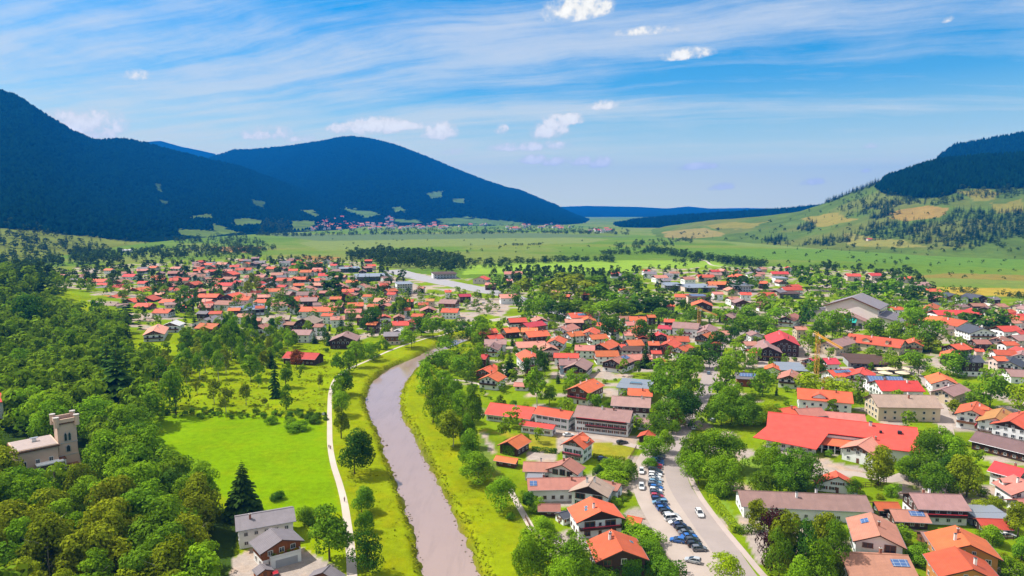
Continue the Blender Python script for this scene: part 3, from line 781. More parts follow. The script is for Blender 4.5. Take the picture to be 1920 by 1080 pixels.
def house_w(xa, ya_, xb, yb_, W, hr, roof='o', wall='white', style='t', he=None, lod=None, name='house', cat='house', label=None, lm=None,
            chim=1, solar=None, sky=0, balc=True, dormer=None, pitch=0.44, win=None, og=0.9, oe=0.9, zb=0.0, seed=None, winA=True, winB=True, floors=None, ivy=None, door=True, group=None, clad=None, sbalc=None, gwin=None):
    rnd = random.Random(seed if seed is not None else int(xa * 31 + ya_ * 17))
    d = Vector((xb - xa, yb_ - ya_)); L = max(d.length, 4.0)
    if W > 8: W *= 1.10
    yaw = math.atan2(-d.x, d.y)
    cx, cy = (xa + xb) / 2, (ya_ + yb_) / 2
    dist = math.hypot(cx, cy)
    if lod is None: lod = 0 if dist < 370 else (1 if dist < 700 else 2)
    root = empty(name, (cx, cy, zb), yaw)
    FOOT.append((cx, cy, L / 2, W / 2, yaw))
    tanp = pitch
    if he is not None: tanp = (hr - he) / (W / 2)
    w = W - 2 * oe; l = L - 2 * og
    if w < 2.5: w = W * 0.8
    if l < 2.5: l = L * 0.8
    ze = hr - tanp * w / 2 - 0.26          # wall top under the eaves
    zt = hr - 0.26
    eave = hr - tanp * W / 2
    if floors is None: floors = 2 if ze > 4.4 else 1
    # walls
    b = MB(); b.prism([(-w / 2, -0.3), (w / 2, -0.3), (w / 2, ze), (0, zt), (-w / 2, ze)], -l / 2, l / 2, M[wall])
    obj('wall', b.mesh('wall'), root)
    hs = None
    if style in 'ct' and zt - ze > 0.9:
        hs = 2.75 if (style == 'c' and floors > 1) else ze - 0.15
        e = 0.07; b = MB()
        if style == 'c' and floors > 1: prof = [(-w / 2 - e, hs), (w / 2 + e, hs), (w / 2 + e, ze - tanp * e), (0, zt - 0.02), (-w / 2 - e, ze - tanp * e)]
        else:
            xh = w / 2 * (zt - hs) / max(zt - ze, 0.1); xh = min(xh, w / 2 + e)
            prof = [(-xh, hs), (xh, hs), (xh, ze - tanp * (xh - w / 2) - 0.02), (0, zt - 0.02), (-xh, ze - tanp * (xh - w / 2) - 0.02)]
        cm = M[clad] if clad else M['owood'] if wall == 'ochre' else M[rnd.choice(['dwood', 'dwood', 'mwood'])]
        b.prism(prof, -l / 2 - e, l / 2 + e, cm)
        obj('timber_cladding', b.mesh('timber_cladding'), root)
    # roof
    rm = M['roof_' + roof]
    ro = obj('roof', gable_roof_mesh(W, L, hr, tanp, rm).mesh('roof'), root)
    if lod < 2:
        hw = W / 2
        for sy in (-1, 1):
            b = MB()
            for s in (-1, 1):
                prof = [(0, hr - 0.05), (s * hw, eave - 0.05), (s * hw, eave - 0.36), (0, hr - 0.36)]
                if s > 0: prof = prof[::-1]
                y = sy * (L / 2 + 0.03); b.prism(prof, min(y, y - sy * 0.12), max(y, y - sy * 0.12), M['trim'])
            obj('bargeboard', b.mesh('bargeboard'), ro)
        for s in (-1, 1):
            g_ = MB(); g_.tube([(s * (hw + 0.06), -L / 2, eave - 0.08), (s * (hw + 0.06), L / 2, eave - 0.08)], 0.075, 5, M['metal'])
            if lod == 0: obj('gutter', g_.mesh('gutter'), ro)
    for k in range(chim):
        s = rnd.choice((-1, 1)); x = s * rnd.uniform(0.6, W * 0.16); y = rnd.uniform(-0.28, 0.28) * L
        ch = obj('chimney', WM[rnd.choice(['chimney', 'chimney2'])], ro, None, (x, y, hr + 0.15 - tanp * abs(x) * 0.4), None, (1, 1, 1) if hr > 5 else (.8, .8, .8))
    sl = math.atan(tanp)
    def on_slope(side, v, s, up):
        """v along the ridge, s 0 at the ridge to 1 at the eave"""
        x = side * s * W / 2
        return (x + side * up * math.sin(sl), v, hr - tanp * abs(x) + up * math.cos(sl)), (0, side * sl, 0)
    if solar:
        for (side, v0, v1, s0, s1) in (solar if isinstance(solar, list) else [solar]):
            p, r = on_slope(side, (v0 + v1) / 2 * L, (s0 + s1) / 2, 0.14)
            b = MB(); b.box((0, 0, 0), ((s1 - s0) * W / 2 / math.cos(sl), (v1 - v0) * L, 0.08), M['solar'])
            obj('solar_panel', b.mesh('solar_panel'), ro, None, p, r)
    for k in range(sky):
        side = rnd.choice((-1, 1)); p, r = on_slope(side, rnd.uniform(-0.35, 0.35) * L, rnd.uniform(0.35, 0.65), 0.06)
        obj('skylight', WM['skylight'], ro, None, p, r)
    if dormer:
        for (side, v, wd) in (dormer if isinstance(dormer, list) else [dormer]):
            # a small gable across the slope
            s0 = 0.12; xo = W / 2 * 0.78; top = hr - 0.35; wz = wd / 2 * 0.5
            dm = MB(); x0 = 0.4; base = hr - tanp * xo - 0.1
            dm.prism([(-wd / 2 * .82, base - 0.3), (wd / 2 * .82, base - 0.3), (wd / 2 * .82, top - wz - .1), (0, top - 0.2), (-wd / 2 * .82, top - wz - .1)], 0, xo - x0, M[wall if style != 'c' else 'mwood'])
            do = obj('dormer', dm.mesh('dormer'), ro, None, (side * x0, v * L, 0), (0, 0, side * R(-90)))
            rb = MB()
            for s in (-1, 1):
                prof = [(0, top), (s * (wd / 2 + .3), top - wz - .15), (s * (wd / 2 + .3), top - wz - .33), (0, top - .18)]
                if s > 0: prof = prof[::-1]
                rb.prism(prof, 0, xo - x0 + 0.5, rm)
            obj('dormer_roof', rb.mesh('dormer_roof'), do)
            if lod == 0: obj('dormer_window', WM['far'], do, None, (0, xo - x0 + 0.03, (base + top) / 2 - 0.1), (0, 0, R(180)), (min(1.4, wd * .4), 1, 0.9))
    # which faces the photo's side sees
    vx, vy = -cx, -cy
    def seen(ax_, ay_):
        fx, fy = face_dir(yaw, ax_, ay_); return fx * vx + fy * vy > 0
    def row(axis, sgn, zc, n, ww, hh, key, span, skip=()):
        for i in range(n):
            if i in skip: continue
            q = (i + 0.5) / n - 0.5
            if axis == 'y': add_window(root, q * span, sgn * (l / 2 + 0.10), zc, 0 if sgn < 0 else R(180), ww, hh, key, lod)
            else: add_window(root, sgn * (w / 2 + 0.10), q * span, zc, R(90) if sgn > 0 else R(-90), ww, hh, key, lod)
    keys = win or rnd.choice(['w', 'w', 's', 't', 'b'])
    for axis, sgn in (('y', -1), ('y', 1), ('x', -1), ('x', 1)):
        sv = seen(0, sgn) if axis == 'y' else seen(sgn, 0)
        if lod > 0 and not sv: continue
        if lod == 0 and not sv and dist > 270: continue
        span = w if axis == 'y' else l
        n = max(1, int(span / (3.0 if lod == 0 else 3.6))); n = min(n, 11 if lod == 0 else 6)
        if lod == 2: n = min(n, 3)
        if axis == 'y' and sgn < 0 and not winA: continue
        if axis == 'y' and sgn < 0 and gwin:
            for (x_, z_, w_, h_) in gwin: add_window(root, x_ * w, -(l / 2 + 0.12), z_, 0, w_, h_, 'b' if w_ > 2 else keys, lod)
            continue
        if axis == 'y' and sgn > 0 and not winB: continue
        for f in range(floors):
            zc = 1.55 + f * 2.75
            if zc + 0.6 > ze: 
                if axis == 'x': continue
                if zc + 1.0 > zt: continue
            if lod == 2 and f == 0 and floors > 1: continue
            skip = (n // 2,) if (door and f == 0 and axis == 'y' and sgn < 0 and n > 2) else ()
            big = axis == 'y' and f == 1
            row(axis, sgn, zc + (0.1 if big else 0), n, 1.5 if big else 1.15, 1.5 if big else 1.2, keys, span * (0.94 if axis == 'x' else 0.9), skip)
        if axis == 'y' and zt - ze > 2.0 and lod < 2:
            row(axis, sgn, ze + 0.55, 2 if w > 8 else 1, 1.0, 1.0, keys, w * 0.36)
    if door and lod == 0:
        obj('door', WM['door'], root, None, (0, -(l / 2 + 0.08), 1.0))
    if balc and lod < 2 and floors > 1 and ze > 4.3:
        for sgn in ((-1,) if seen(0, -1) or lod > 0 else (1,)):
            zb_ = 2.85; bw = w * 0.96
            b = MB(); y0 = sgn * (l / 2 + 0.6)
            b.box((0, y0, zb_), (bw, 1.2, 0.16), M['mwood'])
            bo = obj('balcony', b.mesh('balcony'), root)
            b = MB(); wd_ = M[rnd.choice(['dwood', 'mwood'])]
            b.box((0, sgn * (l / 2 + 1.16), zb_ + 0.98), (bw, 0.1, 0.08), wd_)
            nb = int(bw / 0.26) if lod == 0 else 0
            for i in range(nb): b.box((-bw / 2 + (i + .5) * bw / nb, sgn * (l / 2 + 1.16), zb_ + 0.51), (0.17, 0.05, 0.86), wd_)
            if not nb: b.box((0, sgn * (l / 2 + 1.16), zb_ + 0.51), (bw, 0.06, 0.8), wd_)
            for sx in (-1, 1): b.box((sx * bw / 2, sgn * (l / 2 + 0.6), zb_ + 0.55), (0.08, 1.1, 0.85), wd_)
            obj('railing', b.mesh('railing'), bo)
            if lod == 0 and rnd.random() < 0.6:
                b = MB(); b.box((0, sgn * (l / 2 + 1.30), zb_ + 0.98), (bw * 0.9, 0.22, 0.22), M['red_fl'])
                obj('flower_box', b.mesh('flower_box'), bo)
    for (sgn, zl, f0, f1) in (sbalc or []):
        y0, y1 = f0 * l, f1 * l; n_ = max(6, int((y1 - y0) / 0.3)); wd_ = M['dwood']; x0 = sgn * (w / 2 + 0.6)
        b = MB(); b.box((x0, (y0 + y1) / 2, zl), (1.2, y1 - y0, 0.16), M['mwood']); bo = obj('balcony', b.mesh('balcony'), root)
        b = MB(); b.box((sgn * (w / 2 + 1.16), (y0 + y1) / 2, zl + .98), (0.1, y1 - y0, .1), wd_)
        for i in range(n_): b.box((sgn * (w / 2 + 1.16), y0 + (i + .5) * (y1 - y0) / n_, zl + .51), (.05, .2, .86), wd_)
        obj('railing', b.mesh('railing'), bo)
        b = MB(); b.box((sgn * (w / 2 + 1.3), (y0 + y1) / 2, zl + 1.0), (.22, (y1 - y0) * .96, .2), M['red_fl']); obj('flower_box', b.mesh('flower_box'), bo)
    if ivy is not None:
        V = []; tn = []
        sgn, x0, x1, z1 = ivy
        n = int((x1 - x0) * z1 * 22)
        for i in range(n):
            c = Vector((rnd.uniform(x0, x1), sgn * (l / 2 + rnd.uniform(0.1, 0.55)), rnd.uniform(0, z1)))
            V.append(leaf_quad(c, Vector((rnd.gauss(0, .5), sgn * 1.0, rnd.gauss(.3, .5))), 0.42, rnd)); tn.append(rnd.random())
        obj('ivy', quads_mesh('ivy', np.array(V), M['leaf_m'], tn), root)
    if hs is not None and name == 'house': name = cat = 'chalet'; root.name = 'chalet'
    tag(root, None, cat, group or 'village houses')
    rw = ROOFNAME[roof]; wn = WALLNAME[wall]
    extra = ''
    if solar: extra = ' and solar panels'
    sz = 'long ' if L > 22 else ('small ' if L * W < 90 else '')
    look = f"{sz}{rw} roofed {wn} {cat}{extra}".replace('mauve brown', 'mauve').replace('red brown', 'brown')
    if label: root['label'] = label
    else: TODO.append((root, look, cx, cy))
    if lm: LANDMARKS.append((lm, cx, cy))
    return root

def leaf_quad(c, nrm, s, rnd):
    nrm = nrm.normalized()
    t = nrm.orthogonal().normalized(); t.rotate(Matrix.Rotation(rnd.uniform(0, 6.28), 3, nrm))
    u = nrm.cross(t); a = s * 0.5; b_ = s * 0.5 * rnd.uniform(0.6, 1.0)
    return [tuple(c - t * a - u * b_ * .5), tuple(c + t * a * .2 - u * b_), tuple(c + t * a + u * b_ * .4), tuple(c - t * a * .3 + u * b_)]

def flat_house(px0, py0, px1, py1, depth, h, wall='white', roof='w', lod=1, name='house', cat='house', label=None, lm=None, zb=0, floors=None, item=None):
    """flat roofed: the front top edge runs px0,py0 - px1,py1"""
    xa, ya_ = at(px0, py0, h + zb); xb, yb_ = at(px1, py1, h + zb)
    d = Vector((xb - xa, yb_ - ya_)); L = d.length; yaw = math.atan2(d.y, d.x)
    n = Vector((-d.y, d.x)).normalized()
    cx, cy = (xa + xb) / 2 + n.x * depth / 2, (ya_ + yb_) / 2 + n.y * depth / 2
    root = empty(name, (cx, cy, zb), yaw); FOOT.append((cx, cy, depth / 2, L / 2, yaw))
    b = MB(); b.box((0, 0, h / 2 - 0.3), (L - 0.6, depth - 0.6, h - 0.2), M[wall]); obj('wall', b.mesh('wall'), root)
    b = MB(); b.box((0, 0, h - 0.12), (L, depth, 0.26), M['roof_' + roof])
    ro = obj('roof', b.mesh('roof'), root)
    b = MB()
    for sx, sy, a_, c_ in ((0, -1, L, .14), (0, 1, L, .14), (-1, 0, .14, depth), (1, 0, .14, depth)):
        b.box((sx * (L / 2 + 0.02), sy * (depth / 2 + 0.02), h - 0.05), (a_ if sx == 0 else .14, c_ if sy == 0 else depth - 0.2, 0.36), M['trim' if roof != 'w' else 'metal'])
    obj('parapet', b.mesh('parapet'), ro)
    if item == 'rooflight':
        b = MB(); b.box((0, 0, h + 0.4), (L * .35, depth * .3, 0.8), M['metal']); b.box((0, 0, h + .84), (L * .32, depth * .27, .1), M['blueg']); obj('rooflight', b.mesh('rooflight'), ro)
    if item == 'solar':
        for i in range(3):
            b = MB(); b.box((0, 0, 0), (L * .6, 1.6, .08), M['solar']); obj('solar_panel', b.mesh('solar_panel'), ro, None, (0, (i - 1) * depth * .27, h + .55), (R(25), 0, 0))
    nf = floors or max(1, int(h / 3.0)); nw = max(2, min(7, int(L / 3.2)))
    for f in range(nf):
        for i in range(nw):
            add_window(root, ((i + .5) / nw - .5) * L * .92, -(depth / 2 - 0.3 + 0.10), 1.6 + f * 2.9, 0, 1.5, 1.3, 'w', lod)
    tag(root, None, cat, 'village houses')
    look = f"flat {ROOFNAME[roof]} roofed {WALLNAME[wall]} {cat}"
    if label: root['label'] = label
    else: TODO.append((root, look, cx, cy))
    if lm: LANDMARKS.append((lm, cx, cy))
    return root

# ---- the houses near the river and the parking row: ridge ends read from the photograph
HT = house
HT(1004, 764, 919, 754.5, 13.5, 7.0, 'r', 'white', 'w', label='long red roofed white hall with a row of small square windows beside the lawn', lm='the long red hall', balc=False, pitch=0.5, chim=1)
HT(1076, 772, 1008, 761.5, 9.5, 8.0, 'r', 'white', 'w', label='red roofed white wing between the long red hall and the big brown inn', balc=False)
HT(1042, 797, 978, 788.5, 7.0, 4.6, 'r', 'white', 'w', label='low red roofed white annexe in front of the long red hall', balc=False, chim=0, pitch=0.3)
HT(1187, 770, 1082, 759.5, 14, 10.2, 'b', 'white', 'w', label='big two storey white inn with long mauve brown roof and timber balcony', lm='the big brown roofed inn', balc=False, chim=2, floors=3, win='t', sbalc=[(-1, 3.0, -.48, .3), (-1, 5.9, -.48, .48)])
HT(1221, 746.5, 1147, 742, 12.5, 8.8, 'b', 'white', 'c', label='wide mauve brown roofed house right behind the big white inn', chim=2, balc=False)
HT(1224, 730, 1177, 727.5, 10, 8.0, 'r', 'white', 'w', chim=1, balc=False)
flat_house(1158, 722, 1221, 727, 11, 6.5, 'white', 'w', 0, label='white flat roofed house with a grey rooflight among the trees', lm='the white flat roofed house', item='rooflight')
HT(1221, 784.5, 1192, 783, 8, 4.6, 'b', 'white', 'w', balc=False, chim=0)
HT(1209, 815, 1216, 806, 7, 4.0, 'r', 'dwood', 'w', label='small red roofed timber garage beside the roadside trees', balc=False, chim=0, winA=False, name='garage', cat='garage')
HT(1082, 724, 1113, 709, 12.5, 9.6, 'o', 'white', 'c', label='large orange roofed chalet with dark timber gable and two balconies', lm='the dark timber chalet', chim=2, sky=2, floors=3, gwin=[(-.28, 4.2, 2.4, 2.0), (.28, 4.2, 2.4, 2.0), (0, 4.2, 1.4, 2.0), (-.2, 7.0, 2.0, 1.3), (.2, 7.0, 2.0, 1.3), (-.3, 1.5, 1.6, 1.4), (.3, 1.5, 1.6, 1.4)])
HT(951, 828, 978, 813, 9, 6.0, 'o', 'dwood', 'w', label='dark timber barn with orange roof and a gable overgrown with ivy', lm='the ivy covered barn', name='barn', cat='barn', balc=False, chim=0, winA=False, ivy=(-1, -2.6, 3.0, 4.2), pitch=0.5)
HT(972, 860, 930, 853.5, 5.5, 3.4, 'o', 'mwood', 'w', label='low orange roofed shed in front of the ivy covered barn', name='shed', cat='shed', balc=False, chim=0)
HT(1072.5, 823.5, 1093, 809.5, 9.6, 9.6, 'o', 'white', 't', label='tall white house with steep orange roof and a dormer beside the lawn', lm='the tall dormer house', chim=1, dormer=[(1, 0.12, 3.6)], pitch=0.62, win='s')
HT(1053, 871.5, 1069, 857.5, 11.5, 7.6, 'k', 'white', 'w', label='brown roofed white house with wide glazed gable in front of the tall dormer house', chim=1, floors=2, balc=False, gwin=[(-.26, 4.2, 2.2, 2.0), (0, 4.4, 2.2, 2.3), (.26, 4.2, 2.2, 2.0), (-.3, 1.4, 1.2, 1.2), (.3, 1.4, 1.2, 1.2)])
HT(981, 865.5, 1056, 867.5, 8.5, 5.8, 'k', 'white', 'w', label='low brown roofed wing with white end beside the ivy covered barn', chim=1, balc=False)
HT(1103, 911.5, 1116, 892, 12.5, 7.8, 't', 'white', 't', label='tan roofed white house with two wide dark openings under its gable', lm='the tan roofed gabled house', chim=2, balc=False, floors=2, gwin=[(-.25, 3.6, 3.4, 2.0), (.25, 3.6, 3.4, 2.0), (-.3, 1.3, 1.2, 1.3), (.1, 1.3, 1.2, 1.3)])
HT(988, 896.5, 1098, 894.5, 9.5, 6.8, 'k', 'white', 'w', label='long brown roofed white wing with solar panel above the garden path', chim=2, solar=(1, -0.46, -0.34, 0.25, 0.65), balc=False)
HT(1051, 945, 1008, 944.5, 6, 3.4, 'k', 'dwood', 'w', label='low brown roofed timber porch in front of the long brown wing', name='shed', cat='shed', chim=0, balc=False)
HT(1165, 908, 1128, 899, 7, 4.8, 'k', 'white', 'w', chim=1, balc=False)
HT(1127.5, 958.5, 1107, 931, 14.2, 8.6, 'o', 'white', 't', label='broad orange roofed chalet with white gable and flowered balcony by the parking lane', lm='the broad orange chalet', chim=1, sky=2, pitch=0.4, gwin=[(-.24, 4.1, 3.4, 2.2), (.24, 4.1, 3.4, 2.2), (-.3, 1.4, 2.0, 1.6), (.3, 1.4, 2.0, 1.6), (0, 4.1, .8, 1.0)])
HT(1205, 972, 1176, 966, 6.5, 4.2, 'r', 'white', 'w', label='low red roofed garage joined to the broad orange chalet', name='garage', cat='garage', chim=0, balc=False)
HT(1167.5, 1032, 1146.5, 992, 13.6, 8.2, 'o', 'dwood', 't', label='orange roofed dark timber chalet with ivy on its gable behind the clipped hedge', lm='the dark chalet with two chimneys', chim=2, sky=1, ivy=(-1, 0.2, 5.5, 5.2), pitch=0.42, gwin=[(-.3, 4.4, 2.4, 1.8), (-.3, 1.5, 2.4, 1.6), (.05, 4.6, 1.6, 1.6)], balc=False)
HT(1624, 929, 1383, 919, 12, 7.0, 'b', 'white', 'w', label='very long mauve brown roofed white house beside the main road', lm='the long brown roof', chim=2, sky=3, balc=False, pitch=0.42)
HT(1650.5, 1004, 1633, 960, 12.5, 8.2, 'p', 'white', 'w', label='salmon roofed white house with blue solar panel facing its gable', lm='the salmon roofed house', chim=1, solar=(-1, 0.1, 0.28, 0.2, 0.5), pitch=0.42, balc=False, gwin=[(-.24, 4.4, 2.8, 1.5), (.24, 4.2, 3.0, 2.3), (-.28, 1.5, 1.4, 1.3), (.25, 1.5, 1.4, 1.3)])
HT(1703, 1041, 1574, 1036, 13, 6.2, 'k', 'white', 'w', label='low wide red brown roof with two solar panels below the salmon house', chim=1, solar=(-1, -0.44, -0.2, 0.2, 0.5), balc=False)
HT(1820, 1021.5, 1791, 984.5, 14.5, 9.2, 'o', 'ochre', 'w', label='orange roofed ochre house with two chimneys, rear one of the joined pair', lm='the joined ochre houses', chim=2, pitch=0.42, balc=False)
HT(1825, 1067, 1790, 1024, 14, 8.6, 'o', 'ochre', 'w', label='orange roofed ochre house with one chimney, in front of its joined neighbour', chim=1, pitch=0.42)
HT(1803, 927.5, 1704, 924, 11.5, 8.0, 'b', 'white', 'c', label='brown roofed white house with dark timber gallery and long terrace', lm='the brown house with timber gallery', chim=2, balc=False, win='w', sbalc=[(-1, 2.9, -.48, .45)])
HT(1736, 957.5, 1667, 954, 8.5, 4.6, 'k', 'dwood', 'w', label='low brown roofed timber annexe with solar panels beside the timber gallery house', chim=0, solar=(-1, -0.4, 0.0, 0.1, 0.5), balc=False)
HT(1684, 941.5, 1638, 940.5, 7, 3.8, 'o', 'dwood', 'w', chim=0, balc=False, name='shed', cat='shed')
HT(1924, 880, 1864, 864, 10.5, 7.6, 'c', 'white', 'w', chim=1)
HT(1900, 889.5, 1940, 913, 13, 7.8, 'p', 'white', 'w', label='pinkish roofed white house with brick chimney near the brown market hall', chim=1, dormer=[(1, -0.25, 3.0)])
HT(1905, 936, 1950, 932, 9, 4.6, 'p', 'white', 'w', chim=0, balc=False)
flat_house(1827, 969, 1896, 970, 6, 3.4, 'greyw', 'w', 1, name='carport', cat='carport', label='long carport with white flat roof behind the red garage')
HT(1888, 973.5, 1830, 971.5, 8, 3.9, 'r', 'dwood', 'w', label='low red roofed garage below the ochre garden trees', name='garage', cat='garage', chim=0, balc=False)
HT(1750, 997, 1726, 996, 7, 3.8, 'b', 'mwood', 'w', chim=0, balc=False, name='shed', cat='shed')
HT(1572, 893.5, 1567, 882, 13.5, 6.4, 'r', 'white', 'w', label='hipped bright red roofed house behind the very long brown roof', lm='the bright red roofed house', chim=0, balc=False, pitch=0.5)
HT(1608, 835, 1642, 813.5, 12.5, 7.6, 'p', 'white', 't', label='light red gabled wing with dark timber gable in front of the big red hall', chim=1, balc=False, pitch=0.42)
HT(1598, 735.5, 1494, 727, 15, 10.2, 'r', 'white', 'w', label='tall red roofed house with broad white chimney behind the big red hall', lm='the broad white chimney', chim=3, balc=False, floors=3, dormer=[(-1, 0.1, 7)])
HT(1492, 761, 1456, 767, 10, 7.2, 'r', 'white', 'w', chim=1, balc=False)
HT(1540, 764, 1490, 766, 10, 6.8, 'p', 'white', 'w', chim=1, balc=False)
HT(1622, 777, 1522, 769, 9, 5.4, 'p', 'white', 'w', chim=0, balc=False)
HT(1721, 714, 1640, 713, 15, 10.2, 'r', 'white', 'w', chim=2, balc=False, floors=3)
HT(1753, 741, 1632, 739, 15, 11.0, 't', 'cream', 'w', label='big cream inn with tan shingle roof and red flowers at its windows', lm='the tan shingled inn', chim=2, balc=False, floors=3, pitch=0.5, win='b')
HT(1775, 711, 1760, 697.5, 13, 8.6, 'o', 'white', 'w', chim=1, balc=False)
HT(1765, 730, 1799, 718.5, 11, 7.4, 'b', 'cream', 'w', chim=1, balc=False)
HT(1822, 769, 1832, 752, 12, 9.4, 'o', 'white', 'w', chim=2, floors=3, dormer=[(1, 0.1, 3)])
HT(1866, 783, 1880, 764, 13, 10.0, 'y', 'white', 'w', label='white guesthouse with ochre yellow roof beside the market hall', lm='the ochre roofed guesthouse', chim=1, floors=3, sbalc=[(-1, 3.0, -.45, .45), (-1, 5.9, -.45, .45)])
HT(1893, 789, 1925, 770, 13, 11.0, 'o', 'white', 't', label='white guesthouse with brown balconies and orange verge behind the market hall', chim=1, floors=3)
HT(1950, 836, 1830, 808, 12, 6.6, 'm', 'dwood', 'w', label='open market hall with long dark mauve roof and dark arcade', lm='the brown market hall', chim=0, balc=False, winA=False, name='market_hall', cat='market hall', floors=1)
HT(1838, 667, 1796, 666, 12, 11.5, 'd', 'white', 'c', label='tall white house with dark slate roof and grey timber storey', lm='the dark slate roofed house', chim=1, balc=False, floors=3)
HT(1784, 662, 1786, 654, 12.5, 8.0, 'o', 'dwood', 'w', chim=1)
HT(1893, 678, 1900, 668, 12, 7.8, 'd', 'white', 'w')
HT(1930, 694, 1885, 692, 12, 7.0, 'b', 'white', 'w')
HT(1914, 664, 1918, 656, 12, 8.5, 'b', 'white', 'w')
HT(1471, 635, 1462, 619, 19, 12.5, 'c', 'dwood', 'w', label='dark timber chalet with crimson roof beside the crane', lm='the crimson roofed chalet', chim=2, floors=3)
HT(1440.5, 650, 1432, 636, 17, 10, 'b', 'dwood', 'w', label='brown chalet with dark gable in front of the crimson roofed chalet', chim=1)
HT(1697, 637.5, 1592, 625, 18, 10.0, 'o', 'cream', 'w', label='huge orange roofed inn with dormers below the theatre', lm='the huge orange inn', chim=3, floors=3, dormer=[(-1, 0.12, 6), (-1, -0.25, 2.4), (-1, 0.38, 2.4)], balc=False)
HT(1548, 641, 1590, 630, 14, 9.0, 'b', 'cream', 'w', chim=1, balc=False)
HT(1714, 641, 1716, 632, 11, 8.0, 'o', 'cream', 'w', chim=1)
flat_house(1590, 676, 1671, 680, 16, 4.2, 'greyw', 'g', 1, label='long flat grey roofed hall in front of the huge orange inn')
flat_house(1460, 690, 1512, 692, 12, 4.2, 'white', 'w', 1, label='white flat roofed shop behind the lime tree')
HT(1516, 672, 1530, 668, 10, 7, 'c', 'white', 'w')
HT(1542, 671.5, 1568, 671, 11, 7.2, 'c', 'white', 'w')
HT(1551, 694, 1600, 691, 12, 7.0, 'r', 'white', 'w', solar=(1, -0.3, 0.3, 0.1, 0.45))
HT(1612, 699, 1618, 688, 13, 7.6, 'r', 'white', 'w', solar=None)
HT(1692, 706.5, 1622, 704, 10, 8.0, 'd', 'white', 'w', solar=[(-1, -0.48, -0.05, 0.05, 0.9), (-1, 0.05, 0.45, 0.05, 0.9)], chim=0, balc=False, label='roof fully covered with blue solar panels behind the red inn')
HT(1480, 704, 1484, 692, 12, 7.6, 'p', 'white', 't')
HT(1449, 688, 1449, 681, 9, 6, 'o', 'white', 'w')
HT(1418, 700, 1378, 698, 10, 7.0, 'g', 'owood', 'w', label='grey roofed house with orange timber front beside the avenue trees', solar=(-1, -0.45, 0.3, 0.1, 0.6))
# middle distance
HT(1147, 673.5, 1172, 663.5, 13.5, 8.4, 'k', 'white', 'c', solar=(1, 0.05, 0.42, 0.1, 0.55), label='brown roofed chalet with solar panels and dark timber front')
HT(1077, 683, 1092, 670, 13.5, 8.4, 'b', 'white', 'c', label='brown roofed chalet with dark gable and white posts')
HT(1047, 673, 1080, 673, 11, 8.6, 'b', 'bluew', 'w', label='brown roofed house with pale blue gable')
HT(905, 692, 926, 682, 10, 7.0, 'o', 'mwood', 'w', label='small orange roofed timber house, rear one of the pair by the river trees')
HT(914.5, 705, 932, 695.5, 11.5, 8.0, 'o', 'white', 'w', label='orange roofed white house with blue balcony by the river trees', lm='the blue balcony house')
HT(964, 716.5, 994, 718, 7, 4.0, 'p', 'white', 'w', chim=0, balc=False)
HT(903, 664, 916, 665, 9, 7.5, 'r', 'mwood', 'w', balc=False, lod=0)
HT(1000, 668, 985, 655, 12.5, 9.5, 'o', 'white', 'w', chim=1, lod=0, floors=3)
HT(1123.5, 645, 1147, 636, 13, 9.2, 'o', 'pinkw', 'c', chim=2, lod=0)
HT(1040, 637, 1048, 629, 12, 8.2, 'o', 'white', 'w', chim=1)
HT(966, 641, 1022, 639, 12.5, 8.4, 'p', 'white', 'w', chim=1)
HT(1078, 646.5, 1116, 647.5, 11, 8.4, 'p', 'white', 'w', chim=1)
HT(1038, 661.5, 1086, 662.5, 9, 7.6, 'r', 'white', 'w', chim=1)
HT(908, 636, 950, 636, 11, 8.0, 'b', 'white', 'w')
HT(918, 650, 927, 641, 11, 7.2, 'b', 'white', 'w')
HT(980, 606, 1016, 601, 12, 8.2, 'c', 'mwood', 'w', label='chalet with vivid crimson roof on the slope of roofs', lm='the vivid crimson chalet')
HT(943, 615, 970, 613, 12, 7.6, 'o', 'dwood', 'w')
HT(984, 622, 1026, 619, 13, 8.4, 'o', 'dwood', 'w', chim=2)
HT(1050, 613, 1074, 606, 13, 8.4, 'k', 'white', 'w')
HT(1065, 587, 1104, 585, 14, 10, 'r', 'white', 'w', chim=2, solar=(1, -0.1, 0.3, 0.2, 0.6), floors=3, label='big white house with red roof and dark solar panels in the village middle', lm='the big red solar house')
HT(1104, 583, 1124, 583, 13, 9.5, 'b', 'white', 'w', floors=3)
HT(1062, 623, 1090, 620, 11, 8, 'o', 'white', 'w')
HT(1104, 621, 1112, 613, 12, 8.5, 'o', 'white', 'w')
HT(1172, 603, 1202, 602.5, 10, 8, 'p', 'white', 'w', chim=1)
HT(1160, 593, 1182, 592, 10, 7, 'k', 'white', 'w')
HT(1312, 606, 1262, 603, 15, 11, 'b', 'white', 'w', label='big white inn with mauve roof beside the village crossroads', lm='the mauve roofed inn', floors=3, chim=1, win='s', sbalc=[(-1, 3.0, -.3, .3)])
HT(1324, 618, 1330, 607, 13, 9, 'b', 'white', 'w')
HT(1235, 609, 1262, 611, 9, 8, 'c', 'white', 'w')
HT(1250, 629.5, 1292, 630.5, 12, 8.6, 'o', 'white', 'w')
HT(1316, 627, 1336, 621, 12, 8.4, 'o', 'white', 'c')
HT(1250, 644, 1262, 635, 12, 8.0, 'o', 'owood', 'w')
HT(1270, 651, 1292, 645, 11, 7.4, 'o', 'white', 'w')
HT(1160, 646, 1172, 645, 9, 7, 'r', 'white', 'w')
flat_house(1165, 655, 1203, 657, 9, 6, 'white', 'g', 1)
HT(1228, 672, 1240, 670, 8, 6.5, 'r', 'white', 'w')
HT(1359.5, 590, 1380, 582.5, 12, 7.6, 'b', 'dwood', 'w', label='brown roofed chalet with dark red front behind the small crane')
